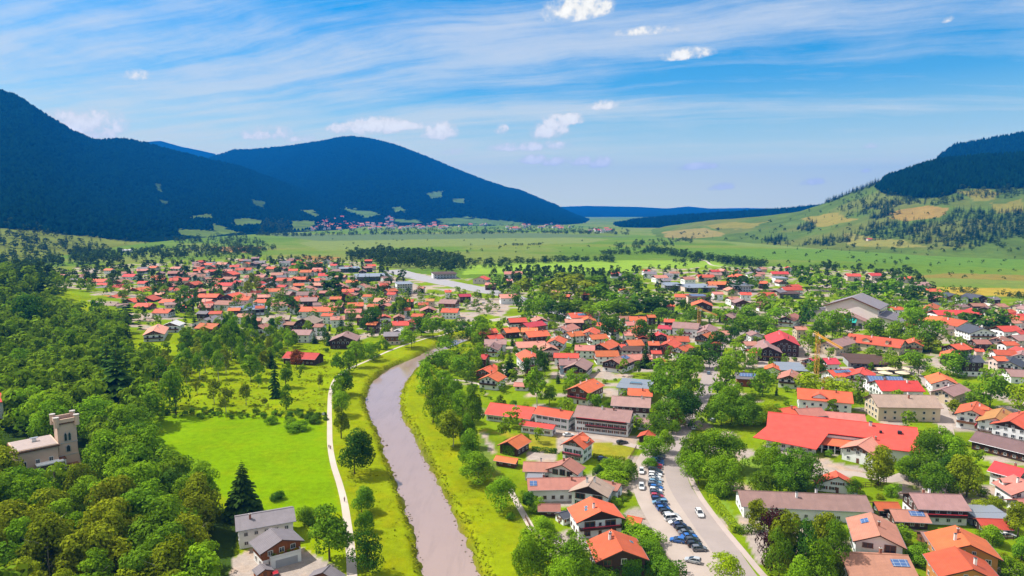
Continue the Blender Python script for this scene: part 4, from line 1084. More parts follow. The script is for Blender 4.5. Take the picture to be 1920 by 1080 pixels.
HT(1473, 594, 1490, 586.5, 13, 8.6, 'k', 'white', 't')
HT(1743, 575, 1750, 568, 11, 8.5, 'o', 'white', 'w')
# ---- lower left, left edge, meadow barn
HT(551, 950.5, 440, 969, 10.5, 8.2, 'g', 'white', 'w', label='white house with long grey roof beside the river path', lm='the grey roofed house', chim=1, balc=False, pitch=0.36, win='w')
HT(529.5, 1012, 507, 990, 11.5, 7.6, 'g', 'white', 'c', label='white and orange timber house with terrace above its garage', lm='the terrace house', clad='owood', chim=0, balc=False, pitch=0.36)
HT(606, 1072, 617, 1061, 8.5, 3.9, 'g', 'mwood', 'w', label='low grey roofed carport by the river path', name='carport', cat='carport', chim=0, balc=False, winA=False)
HT(496, 1066, 489, 1058, 4.5, 3.0, 'g', 'owood', 'w', label='tiny orange timber shed with dark roof beside the terrace house', name='shed', cat='shed', chim=0, balc=False, winA=False, og=.3, oe=.3)
HT(600, 662, 538, 659, 12.5, 7.0, 'r', 'dwood', 'w', label='dark timber barn with bright red roof on the open meadow', lm='the red roofed meadow barn', name='barn', cat='barn', chim=0, balc=False, winA=False, lod=0)
HT(2, 736, -28, 741, 12, 13, 'r', 'white', 'w', label='red roofed chalet standing above the forest slope', zb=3)
HT(287, 620, 297, 607, 14, 9, 'p', 'white', 't', label='salmon roofed chalet at the forest edge below the village')

flat_house(988, 892, 1018, 893.5, 7, 3.2, 'mwood', 'w', 0, name='carport', cat='carport', label='small carport with bright white flat roof beside the wide glazed gable')
HT(1048, 962, 1066, 957, 5, 3.4, 'd', 'white', 'w', name='conservatory', cat='conservatory', label='small dark glass roofed conservatory leaning beside the broad orange chalet', chim=0, balc=False, og=.3, oe=.3)
# ---- houses farther off: centre of the ridge, apparent width, s = slope to the viewer / g = gable to the viewer
FAR_L = """113 515 24 s p;149 521 30 s g;182 524 44 s o;196 530 25 s r;228 525 30 g k;244 515 24 s r;189 538 30 g g;217 535 28 g r;238 539 25 s p;263 540 32 g o;284 538 22 s o;314 539 26 s r;168 560 24 s r;194 554 30 s o;217 554 28 g o;
210 567 26 s t;251 560 25 g o;279 556 28 g r;272 568 34 s o;317 561 32 s o;307 579 36 s o;331 500 20 s p;330 509 30 s k;361 512 26 s k;337 522 38 s r;363 529 22 g r;386 572 24 s p;383 583 26 s g;324 602 28 g w;
392 493 20 s o;418 493 24 s p;458 503 34 s o;432 510 26 g r;432 520 30 s k;447 526 18 s r;422 531 36 s r;412 539 38 s p;373 515 28 s k;393 552 44 s o;437 551 32 g r;455 557 36 s o;387 569 28 s p;423 565 38 s k;488 490 22 s g;535 490 24 s g;
488 516 28 s k;488 535 20 s o;507 530 30 g g;512 542 32 s o;495 552 28 s p;493 561 30 s o;488 573 20 s o;535 522 36 s o;565 520 36 s o;547 540 28 g p;537 546 32 s b;577 538 30 g p;575 548 40 s b;598 530 28 s p;590 522 26 s r;600 503 32 s p;627 495 16 s r;
553 558 34 g o;580 559 38 s b;557 571 30 s k;597 577 74 s r;627 569 46 s k;667 567 36 s o;663 579 38 s p;460 588 32 s k;527 591 40 s t;518 596 22 g b;577 596 40 g t;567 618 46 s b;647 627 46 g b;392 596 48 g g;393 608 46 s o;650 550 30 g r;653 542 28 s o;668 540 22 s k;
490 608 28 g k;633 593 32 s p;903 519 30 g r;920 530 24 s p;790 537 16 s p;840 544 16 s r;871 551 28 s c;696 535 28 s k;718 560 38 s p;701 570 26 s o;723 569 24 g p;768 561 20 s o;794 567 24 s r;807 560 20 s y;842 563 42 s b;845 578 40 s r;803 577 30 g p;784 588 28 s r;
751 602 40 s r;770 600 26 g r;736 622 40 s g;749 616 24 g w;666 549 22 s k;340 540 24 s r;370 541 20 g p;300 548 22 s p;230 569 22 s b;410 522 20 s o;470 516 24 s p;520 512 26 s k;480 545 22 s r;530 534 22 s r;560 531 24 s o;610 545 24 s p;630 556 26 s o;615 587 26 s o;440 577 26 s o;405 583 26 s o;350 572 24 s o;355 553 24 s r;545 603 26 s k;480 596 24 s p;600 607 24 s k;690 552 22 s o;735 548 20 s r;680 590 26 s p;720 590 24 g r;700 603 26 s o;760 577 24 s o;820 592 26 s k;
610 513 30 s r;575 507 26 s o;510 500 22 s r;550 504 20 s o;640 515 24 s k;660 525 26 s o;440 497 20 s r;300 520 22 s o;150 540 22 s p;270 527 22 s r"""
FAR_R = """955 553 46 s p;1042 544 20 s p;1062 552 18 s o;1097 548 18 s o;1169 540 18 g o;962 510 42 s p;955 523 14 s p;963 537 22 g g;1177 514 38 s g;1153 510 20 s o;1219 510 28 s g;1237 517 32 s p;1290 520 28 s k;1322 516 38 s r;1342 512 26 s b;1384 515 46 g r;1417 514 20 s p;
1346 529 46 s o;1461 510 36 s r;1483 539 42 s r;1438 548 32 s o;1316 565 46 g o;1374 556 26 s p;1389 562 26 g b;1220 590 20 s o;1599 514 28 s r;1639 513 26 s r;1698 518 24 s r;1726 530 32 s b;1748 541 26 s r;1783 551 26 g d;1803 554 20 s d;1827 553 28 g d;1861 557 22 s g;
1789 583 72 s r;1912 588 28 s r;1743 594 46 s o;1793 600 46 g r;1773 611 26 s b;1830 613 46 g d;1887 613 42 s r;1915 620 24 s r;1882 656 38 s o;1835 654 16 s o;1872 668 24 s r;1412 611 24 s k;1415 622 22 g b;1890 640 28 s r;1680 575 26 s r;1755 555 22 s p;1860 600 24 s o;1900 600 22 s p;1398 548 24 s r;1345 547 24 s p;1255 598 24 s r;1430 566 24 s k;1405 640 30 s k;1500 612 26 s p;1560 600 24 s o;1705 606 26 s r;1255 570 22 s o;1225 640 26 s o;1180 622 30 s p;1205 628 24 g r;1150 615 26 s r;1130 605 26 s o;1340 640 26 s r;1355 620 24 s p;1230 657 24 s r;1410 655 24 s r"""
def far_house(cx, ry, wpx, typ, roof, k):
    rnd = random.Random(k * 97 + int(cx))
    hr = 9.0
    x, y = at(cx, ry, hr)
    m = math.hypot(x, y) / FOC
    w = wpx * m
    jit = rnd.uniform(-0.28, 0.28)
    if typ == 's':
        L = w * (0.82 if wpx < 60 else 1); W = min(max(w * 0.68, 9), 15.0); W = min(W, L * 1.1); ang = jit
        # the ridge point given is the middle of the roof
        dx, dy = math.cos(ang) * L / 2, math.sin(ang) * L / 2
        a, b_ = (x - dx, y - dy), (x + dx, y + dy)
    else:
        W = min(w, 19); L = min(max(w * 1.1, 12), 22); ang = jit + math.pi / 2
        dx, dy = math.cos(ang) * L / 2, math.sin(ang) * L / 2
        a, b_ = (x - dx, y - dy), (x + dx, y + dy)
    wall = rnd.choice(['white', 'white', 'white', 'cream', 'pinkw', 'white', 'dwood'])
    st = rnd.choice(['w', 't', 't', 'c'])
    hr2 = hr
    if W > 14: hr2 = hr + 0.9
    return house_w(a[0], a[1], b_[0], b_[1], W, hr2, roof, wall, st, chim=1 if ry > 505 else rnd.choice((0, 1)), balc=typ == 'g', seed=k, pitch=0.40)
k = 0
for tab in (FAR_L, FAR_R):
    for e in tab.replace('\n', '').split(';'):
        cx, ry, wpx, typ, rf = e.split(); k += 1
        far_house(float(cx), float(ry), float(wpx), typ, rf, k)
# more houses in the gaps of the old village on the far side of the river
rq = random.Random(21)
def gap_houses(poly, n, wr, cols):
    W = [at(*p) for p in poly]; m = 0; t = 0
    xs = [p[0] for p in W]; ys = [p[1] for p in W]
    while m < n and t < n * 40:
        t += 1; x, y = rq.uniform(min(xs), max(xs)), rq.uniform(min(ys), max(ys))
        if not bool(in_poly(np.array([x]), np.array([y]), W)[0]): continue
        if any(math.hypot(x - f[0], y - f[1]) < f[2] * .8 + wr for f in FOOT if abs(x - f[0]) < 60): continue
        if not strip_clear(x, y, wr * .8): continue
        a = rq.choice((0, 1.57, 0.5)) + rq.uniform(-.3, .3); L = rq.uniform(11, 17); c, s_ = math.cos(a) * L / 2, math.sin(a) * L / 2
        house_w(x - c, y - s_, x + c, y + s_, rq.uniform(9.5, 13), rq.uniform(7.5, 9.5), rq.choice(cols), rq.choice(['white', 'white', 'cream', 'pinkw', 'dwood']), rq.choice('wtc'), seed=t, pitch=.42, chim=1); m += 1
gap_houses([(130, 565), (120, 515), (330, 500), (480, 490), (690, 494), (740, 520), (780, 560), (790, 605), (640, 618), (430, 600), (250, 585)], 75, 9.0, 'oorrpkkbg')
gap_houses([(900, 640), (960, 612), (1180, 600), (1240, 640), (1200, 690), (1000, 690)], 16, 10, 'oorpk')
gap_houses([(1195, 515), (1480, 508), (1500, 560), (1440, 580), (1280, 575)], 22, 10, 'orrkpg')
gap_houses([(1740, 580), (1930, 585), (1950, 700), (1760, 700)], 16, 11, 'orrkb')
# flat roofed halls at the back of the village
flat_house(636, 503, 676, 502, 22, 6.5, 'greyw', 'w', 2, name='hall', cat='hall', label='white roofed hall behind the far end of the village roofs')
flat_house(668, 518, 734, 516, 26, 6.5, 'greyw', 'w', 2, name='hall', cat='hall', label='very long pale flat roofed hall near the broad pale road', lm='the long pale hall')
flat_house(744, 532, 774, 531, 16, 12.0, 'white', 'w', 2, label='tall white block with flat roof beside the broad pale road', lm='the tall white block', floors=4)
flat_house(812, 513, 856, 512, 20, 7.5, 'white', 'k', 2, label='white hall with brown flat roof beyond the broad pale road', lm='the hall beyond the road')
flat_house(1246, 534, 1280, 534, 20, 6.5, 'greyw', 'w', 2)
flat_house(1284, 538, 1340, 537, 22, 6.5, 'pinkw', 'w', 2)
flat_house(1372, 534, 1410, 534, 18, 8.5, 'white', 'w', 2)
flat_house(1454, 521, 1476, 521, 14, 8, 'white', 'w', 2)
flat_house(1456, 549, 1500, 549, 20, 6, 'greyw', 'g', 2)
flat_house(443, 581, 505, 576, 18, 6.5, 'white', 'w', 1, label='long low white flat roofed hall with solar rows amid the roofs', item='solar')
flat_house(1290, 556, 1334, 556, 16, 8.0, 'pinkw', 'r', 1, label='red house topped with broad blue solar rows behind the small crane', item='solar')

# small white farm building on the slope beyond the village, far farm on the right hand hill
def tiny(px, py, W, L, roof, label, wall='white'):
    x, y, z = hit(px, py)
    r = house_w(x - L / 2, y, x + L / 2, y + 2, W, 7, roof, wall, 'w', zb=z, chim=0, label=label, balc=False)
    return r
tiny(238, 473, 12, 22, 'w', 'small white barn alone on the sloping meadow above the village')
tiny(1630, 452, 10, 14, 'r', 'lone pink roofed farmhouse below the conifers on the pasture hill', 'pinkw')

# ---- the far village under the mountain: small houses, each its own
def small_house_mesh(k):
    rnd = random.Random(k); w, l, h, r_ = rnd.uniform(12, 16), rnd.uniform(15, 26), rnd.uniform(6, 8), rnd.uniform(3.2, 4.4)
    b = MB(); b.prism([(-w / 2, -2), (w / 2, -2), (w / 2, h), (0, h + r_), (-w / 2, h)], -l / 2, l / 2, M['white'])
    rm = M['roof_' + 'orpkb'[k % 5]]
    for s in (-1, 1):
        prof = [(0, h + r_ + .35), (s * (w / 2 + 1), h - .35 + .1), (s * (w / 2 + 1), h - .6), (0, h + r_)]
        if s > 0: prof = prof[::-1]
        b.prism(prof, -l / 2 - 1, l / 2 + 1, rm)
    for i in (-1, 0, 1):
        b.box((i * w * .28, -l / 2 - .02, h * .7), (1.2, .1, 1.4), M['glass'])
        b.box((-w / 2 - .02, i * l * .28, h * .7), (.1, 1.3, 1.4), M['glass'])
    return b.mesh('small_house')
SHM = [small_house_mesh(k) for k in range(10)]
rnd = random.Random(5)
cl = [(592, 428, 10, 5, 7), (620, 426, 18, 5, 12), (650, 424, 16, 7, 12), (668, 425, 14, 5, 12), (700, 425, 14, 6, 10), (725, 424, 16, 6, 12), (760, 427, 18, 5, 12), (790, 426, 14, 4, 8), (810, 423, 12, 4, 7), (850, 427, 26, 3, 6), (900, 424, 20, 3, 5), (960, 430, 12, 3, 8), (1000, 426, 20, 4, 6), (1030, 424, 18, 4, 6), (1060, 427, 16, 3, 5), (1120, 434, 14, 3, 6), (1145, 433, 10, 3, 5), (630, 412, 22, 5, 5), (735, 412, 16, 4, 4), (610, 419, 14, 4, 5)]
far_pos = []
for cx, cy, sx, sy, n in cl:
    m = 0
    for _ in range(n * 6):
        if m >= n: break
        px, py = cx + rnd.uniform(-1, 1) * sx, cy + rnd.uniform(-1, 1) * sy
        x, y, z = hit(px, py)
        if y > 4900 or any(math.hypot(x - a, y - b) < 27 for a, b in far_pos): continue
        far_pos.append((x, y)); m += 1
        o = obj('small_house', SHM[rnd.randrange(10)], None, None, (x, y, zg1(x, y)), (0, 0, rnd.choice((0, 1.57)) + rnd.uniform(-.3, .3)))
        tag(o, 'tiny distant house of the village strung out below the blue mountain', 'house', 'houses of the village below the mountain')

# ------------------------------------------------------------------ the big red hall with its courtyard
def world(px, py, z): 
    x, y = at(px, py, z); return Vector((x, y, z))
def big_hall():
    root = empty('hall', (*at(1560, 835), 0))
    cx, cy = root.location.x, root.location.y
    hr, he = 10.5, 5.0
    A = Vector((*at(1720, 802, hr), 0)); B = Vector((*at(1440, 772, hr), 0))
    d = (B - A).normalized(); n = Vector((-d.y, d.x, 0))      # n points to the camera side
    if n.y > 0: n = -n
    L = (B - A).length
    yaw = math.atan2(-d.y, -d.x)
    root.rotation_euler.z = yaw; root.location = (A.x, A.y, 0)
    # local frame: x along the ridge from the left end (B) is negative ... use u = metres from A towards B, v towards the camera
    def P(u, v, z): return (-u, -v, z)
    slope = (hr - he) / 18.0
    def zr(v): return hr - slope * abs(v)
    b = MB()
    def plate(pts, mat, th=0.25):
        top = [P(u, v, zr(v)) for u, v in pts]; bot = [P(u, v, zr(v) - th) for u, v in pts]
        m = len(pts)
        b.add(top + bot, [tuple(range(m)), tuple(range(2 * m - 1, m - 1, -1))] + [(i, m + i, m + (i + 1) % m, (i + 1) % m) for i in range(m)], mat)
    # back slope, front slope with the wing that comes forward on the far left and the recess in the middle
    plate([(0, 0), (0, -14), (L, -14), (L, 0)], M['roof_r'])
    plate([(0, 0), (L, 0), (L, 11), (0, 11)], M['roof_r'])
    plate([(0, 11), (18, 11), (18, 17), (0, 17)], M['roof_r'])
    plate([(L * .58, 11), (L, 11), (L + 5, 20), (L * .66, 23)], M['roof_r'])
    b.tube([P(-.1, 0, hr + .05), P(L + .1, 0, hr + .05)], 0.16, 6, M['roof_r'])
    ro = obj('roof', b.mesh('roof'), root)
    b = MB()
    b.box(P(L * .30, 2.2, hr - .2), (1.1, 1.1, 2.4), M['white']); b.box(P(L * .30, 2.2, hr + 1.05), (1.4, 1.4, .2), M['dmetal'])
    obj('chimney', b.mesh('chimney'), ro)
    b = MB(); b.box(P(L * .12, 5.5, zr(5.5) + .3), (1.5, 1.5, 1.6), M['dmetal']); obj('vent', b.mesh('vent'), ro)
    b = MB(); b.box(P(L * .24, 6.5, zr(6.5) + .3), (1.0, 1.0, 1.3), M['dmetal']); obj('vent', b.mesh('vent'), ro)
    b = MB()
    def wall(u0, u1, v0, v1, z1, mat):
        x0, x1 = -u1, -u0; b.box(((x0 + x1) / 2, -(v0 + v1) / 2, (z1 - .3) / 2), (x1 - x0, v1 - v0, z1 + .3), mat)
    wall(1, L - 1, -13, 10.2, zr(13.2) - .3, M['white'])
    wall(1, 17, 10.2, 16, zr(17) - .35, M['white'])
    wall(L * .66, L - .5, 10.2, 19, zr(20.5) - .4, M['white'])
    obj('wall', b.mesh('wall'), root)
    b = MB()   # the low lean-to roof round the courtyard
    lo = [P(18.5, 10.3, 5.2), P(L * .64, 10.3, 5.2), P(L * .64, 16, 3.6), P(18.5, 16, 3.6)]
    b.add(lo + [(x, y, z - .2) for x, y, z in lo], [(3, 2, 1, 0), (4, 5, 6, 7)] + [(i, (i + 1) % 4, 4 + (i + 1) % 4, 4 + i) for i in range(4)], M['roof_o'])
    obj('porch_roof', b.mesh('porch_roof'), root)
    for i in range(8):
        u = 19 + i * (L * .63 - 19.5) / 7
        b = MB(); b.box(P(u, 15.5, 1.7), (.4, .4, 3.4), M['white']); obj('post', b.mesh('post'), root)
    for i in range(6):
        u = 21 + i * (L * .63 - 24) / 5
        add_window(root, -u, -10.35, 1.8, 0, 3.0, 2.6, 'b', 0)
    for i in range(5):
        u = L * .70 + i * 3.4
        if u < L - 2: add_window(root, -u, -19.1, 1.9, 0, 1.5, 1.4, 'w', 0)
    for v in (-6, -2, 2): add_window(root, -.9, -v, 2.0, R(90), 1.8, 1.5, 'w', 0)
    tag(root, 'big angular hall with wide bright red roof around a recessed courtyard', 'hall')
    FOOT.append((*(A + (B - A) / 2 + n * 3).to_2d(), 30, 15, math.atan2(-d.x, d.y)))
    c = A + (B - A) * .5; LANDMARKS.append(('the big red courtyard hall', c.x, c.y))
big_hall()

# ------------------------------------------------------------------ theatre
M['theatre'] = plaster_mat('pale_theatre_plaster', (0.84, 0.70, 0.65))
def theatre():
    hr = 21.0; K = 1.2
    P0 = Vector((*at(1598, 557, hr * K), 0)); P1 = Vector((*at(1620, 548, hr * K), 0))
    d = Vector((0.62, .78, 0)).normalized()
    yaw = math.atan2(-d.x, d.y)
    root = empty('theatre', (P0.x, P0.y, 0), yaw)
    m = P0.length / FOC
    W = 42 / K; root.scale = (K, K, K); L = 32
    b = MB(); hw = W / 2; ze = hr - 7.2
    b.prism([(-hw, -.3), (hw, -.3), (hw, ze), (0, hr - .5), (-hw, ze)], 0, L, M['theatre']); obj('wall', b.mesh('wall'), root)
    b = MB()
    for s in (-1, 1):
        prof = [(0, hr), (s * (hw + 1), ze - .1), (s * (hw + 1), ze - .6), (0, hr - .5)]
        if s > 0: prof = prof[::-1]
        b.prism(prof, -1.2, L + 1, M['roof_g'])
    ro = obj('roof', b.mesh('roof'), root)
    b = MB()
    for s in (-1, 1):
        prof = [(0, hr + .05), (s * (hw + 1.05), ze - .05), (s * (hw + 1.05), ze - .9), (0, hr - .8)]
        if s > 0: prof = prof[::-1]
        b.prism(prof, -1.5, -1.15, M['mwood'])
    obj('bargeboard', b.mesh('bargeboard'), ro)
    b = MB(); b.box((hw + .1, L * .5, ze - 2.2), (.2, L * .8, 3.0), M['glass']); obj('window_band', b.mesh('window_band'), root)
    # lower side aisles
    for s, ww, hh in ((-1, 13, 10.0), (1, 15, 9.0)):
        x0 = s * hw; x1 = s * (hw + ww)
        b = MB(); pr = [(x0, -.3), (x1, -.3), (x1, hh - 3.2), (x0, hh)]
        if s < 0: pr = pr[::-1]
        b.prism(pr, -2 if s > 0 else 2, L - 2, M['theatre']); wl = obj('aisle_wall', b.mesh('aisle_wall'), root)
        b = MB(); pr = [(x0 - s * .02, hh + .4), (x1 + s * 1, hh - 3.1), (x1 + s * 1, hh - 3.6), (x0 - s * .02, hh - .1)]
        if s > 0: pr = pr[::-1]
        b.prism(pr, -3 if s > 0 else 1, L - 1, M['roof_g']); obj('aisle_roof', b.mesh('aisle_roof'), root)
    # entrance porch with the teal awning
    b = MB(); b.prism([(-10, -.3), (10, -.3), (10, 5.5), (0, 9.3), (-10, 5.5)], -9, -.05, M['theatre']); obj('porch_wall', b.mesh('porch_wall'), root)
    b = MB()
    for s in (-1, 1):
        prof = [(0, 10), (s * 12, 5.3), (s * 12, 4.8), (0, 9.5)]
        if s > 0: prof = prof[::-1]
        b.prism(prof, -10.5, -.03, M['roof_b'])
    obj('porch_roof', b.mesh('porch_roof'), root)
    b = MB(); vs = [(-9.5, -9.2, 7.2), (6, -9.2, 7.2), (6, -13, 4.4), (-9.5, -13, 4.4)]
    b.add(vs + [(x, y, z - .12) for x, y, z in vs], [(3, 2, 1, 0), (4, 5, 6, 7)] + [(i, (i + 1) % 4, 4 + (i + 1) % 4, 4 + i) for i in range(4)], plain('teal_canvas', (0.01, 0.30, 0.24)))
    obj('awning', b.mesh('awning'), root)
    for i in range(5):
        b = MB(); b.box((-8 + i * 4, -9.1, 2), (2.4, .14, 3.4), M['glass']); obj('window', b.mesh('window'), root)
    tag(root, 'huge pale pink theatre with grey gabled roof and teal awning', 'theatre')
    FOOT.append((P0.x + d.x * L / 2, P0.y + d.y * L / 2, (L / 2 + 6) * K, (hw + 15) * K, yaw))
    LANDMARKS.append(('the pale theatre', P0.x, P0.y))
theatre()

# ------------------------------------------------------------------ villa with the battlemented tower
def villa():
    bx, by = at(129, 893); 
    yaw = R(44)
    root = empty('tower_villa', (bx, by, 0), yaw); root.scale = (1.5, 1.5, 1.5)
    dpt = math.hypot(bx, by)
    tw = 4.05; th = 14.2
    b = MB(); b.box((0, 0, th / 2 - .25), (tw, tw, th + .5), M['stone'])
    b.box((0, 0, th * .66), (tw + .18, tw + .18, .22), M['concrete']); b.box((0, 0, th * .44), (tw + .18, tw + .18, .18), M['concrete'])
    # buttress that widens the foot
    b.prism([(-tw / 2 - .01, -.2), (tw / 2 + .9, -.2), (tw / 2 + .02, 7.5), (-tw / 2 - .01, 7.5)], -tw / 2 + .1, tw / 2 - .1, M['stone'])
    tower = obj('tower', b.mesh('tower'), root)
    b = MB()
    b.box((0, 0, th + .20), (tw + .7, tw + .7, .4), M['mwood'])
    for sx, sy in ((0, -1), (0, 1), (-1, 0), (1, 0)):
        b.box((sx * (tw / 2 + .22), sy * (tw / 2 + .22), th + .85), (.35 if sx else tw - .5, .35 if sy else tw - .5, .9), M['stone'])
    for sx in (-1, 1):
        for sy in (-1, 1):
            b.poly([(sx * (tw / 2 + .12) + .60 * math.cos(a * math.pi / 4), sy * (tw / 2 + .12) + .60 * math.sin(a * math.pi / 4)) for a in range(8)], th - .7, th + 1.75, M['stone'])
            b.poly([(sx * (tw / 2 + .12) + .70 * math.cos(a * math.pi / 4), sy * (tw / 2 + .12) + .70 * math.sin(a * math.pi / 4)) for a in range(8)], th + 1.752, th + 1.95, M['concrete'])
    obj('battlement', b.mesh('battlement'), tower)
    def lancet(par, x, y, z, rz, w, h):
        b = MB(); pr = [(-w / 2, -h / 2), (w / 2, -h / 2), (w / 2, h * .25), (0, h / 2), (-w / 2, h * .25)]
        b.prism([(p * 1.5, q * 1.18) for p, q in pr], -.09, .05, M['concrete']); o = obj('window', b.mesh('window'), par, None, (x, y, z), (0, 0, rz))
        b = MB(); b.prism(pr, -.13, -.10, M['glass']); obj('pane', b.mesh('pane'), o)
    for x in (-.42, .42): lancet(tower, x, -tw / 2 - .03, 10.9, 0, .5, 2.0)
    lancet(tower, 0, -tw / 2 - .03, 7.9, 0, .75, 1.6)
    lancet(tower, tw / 2 + .03, 0, 10.9, R(90), .5, 2.0); lancet(tower, -tw / 2 - .03, 0, 7.9, R(-90), .5, 1.6)
    # house with flat roof and moulded cornice
    hx, hw_, hd, hh = -6.6, 8.6, 9.0, 9.4
    b = MB(); b.box((hx, 1.4, hh / 2 - .2), (hw_, hd, hh), M['stone']); obj('wall', b.mesh('wall'), root)
    b = MB(); b.box((hx, 1.4, hh + .08), (hw_ + .7, hd + .7, .34), M['mwood']); b.box((hx, 1.4, hh + .36), (hw_ + .3, hd + .3, .3), M['stone']); b.box((hx, 1.4, hh + .54), (hw_ - .3, hd - .3, .1), M['flatroof'])
    ro = obj('roof', b.mesh('roof'), root)
    b = MB(); b.box((hx + .4, 2.6, hh + .95), (.9, .7, .9), M['white']); b.box((hx + .4, 2.6, hh + 1.45), (1.7, .9, .12), M['metal']); obj('chimney', b.mesh('chimney'), ro)
    for i in range(3): add_window(root, hx - 2.7 + i * 2.7, 1.4 - hd / 2 - .08, 6.3, 0, .9, 1.5, 'w', 0)
    for i in range(3): add_window(root, hx - hw_ / 2 - .08, -1 + i * 2.6, 6.3, R(-90), .9, 1.5, 'w', 0)
    # loggia in front and the small oriel
    b = MB(); b.box((-4.4, -4.2, 5.9), (5.6, 2.2, .3), M['white']); b.box((-4.4, -4.2, 5.62), (5.2, 1.9, .25), M['mwood'])
    lg = obj('loggia', b.mesh('loggia'), root)
    for i in range(3):
        b = MB(); b.box((-6.9 + i * 2.5, -5.1, 2.7), (.35, .35, 5.5), M['white']); obj('column', b.mesh('column'), lg)
    b = MB(); b.box((-1.6, -3.1, 4.6), (1.3, 1.6, 2.6), M['white']); b.box((-1.6, -3.1, 6.0), (1.5, 1.8, .16), M['mwood']); b.box((-1.6, -3.94, 4.8), (.6, .06, 1.3), M['glass']); obj('oriel', b.mesh('oriel'), root)
    b = MB(); b.box((.4, -3.2, 4.0), (2.6, 1.8, .3), M['mwood']); b.box((.4, -3.2, 1.8), (2.3, 1.5, 4.0), M['stone']); obj('terrace', b.mesh('terrace'), root)
    tag(root, 'sandstone villa with square battlemented tower rising out of the forest', 'villa')
    FOOT.append((bx - 6, by, 12, 13, yaw)); LANDMARKS.append(('the battlemented tower', bx, by))
villa()

# ------------------------------------------------------------------ garage terrace of the white house, lower left
def terrace():
    x, y = at(536, 1058); 
    d = Vector(at(566, 1050, 2.6)) - Vector(at(507, 1066, 2.6)); yaw = math.atan2(d.y, d.x)
    a = Vector(at(507, 1066, 0)); c = Vector(at(566, 1054, 0)); mid = (a + c) / 2; L = (c - a).length
    root = empty('garage', (mid.x, mid.y, 0), yaw)
    b = MB(); b.box((0, 2.4, 1.35), (L, 4.8, 3.0), M['white']); obj('wall', b.mesh('wall'), root)
    b = MB(); 
    for sx, sy, lx, ly in ((0, 0.12, L + .1, .2), (-L / 2, 2.4, .2, 4.4), (L / 2, 2.4, .2, 4.4)): b.box((sx, sy, 3.25), (lx, ly, .8), M['wtrim'])
    obj('parapet', b.mesh('parapet'), root)
    b = MB(); b.box((0.2, -.06, 1.1), (L * .72, .1, 2.2), M['greyw']); obj('garage_door', b.mesh('garage_door'), root)
    for i in range(4):
        b = MB(); rnd = random.Random(i); V = []
        for q in range(150): V.append(leaf_quad(Vector((-L * .36 + i * L * .24 + rnd.gauss(0, .3), .65 + rnd.gauss(0, .22), 3.75 + rnd.gauss(0, .2))), Vector((rnd.gauss(0, 1), rnd.gauss(0, 1), 1)), .22, rnd))
        obj('potted_plant', quads_mesh('potted_plant', np.array(V), M['leaf_y' if i % 2 else 'leaf_o'], [rnd.random() for _ in V]), root)
    tag(root, 'white garage with plant pots on its terrace parapet', 'garage')
    FOOT.append((mid.x, mid.y, 3, L / 2, yaw))
terrace()

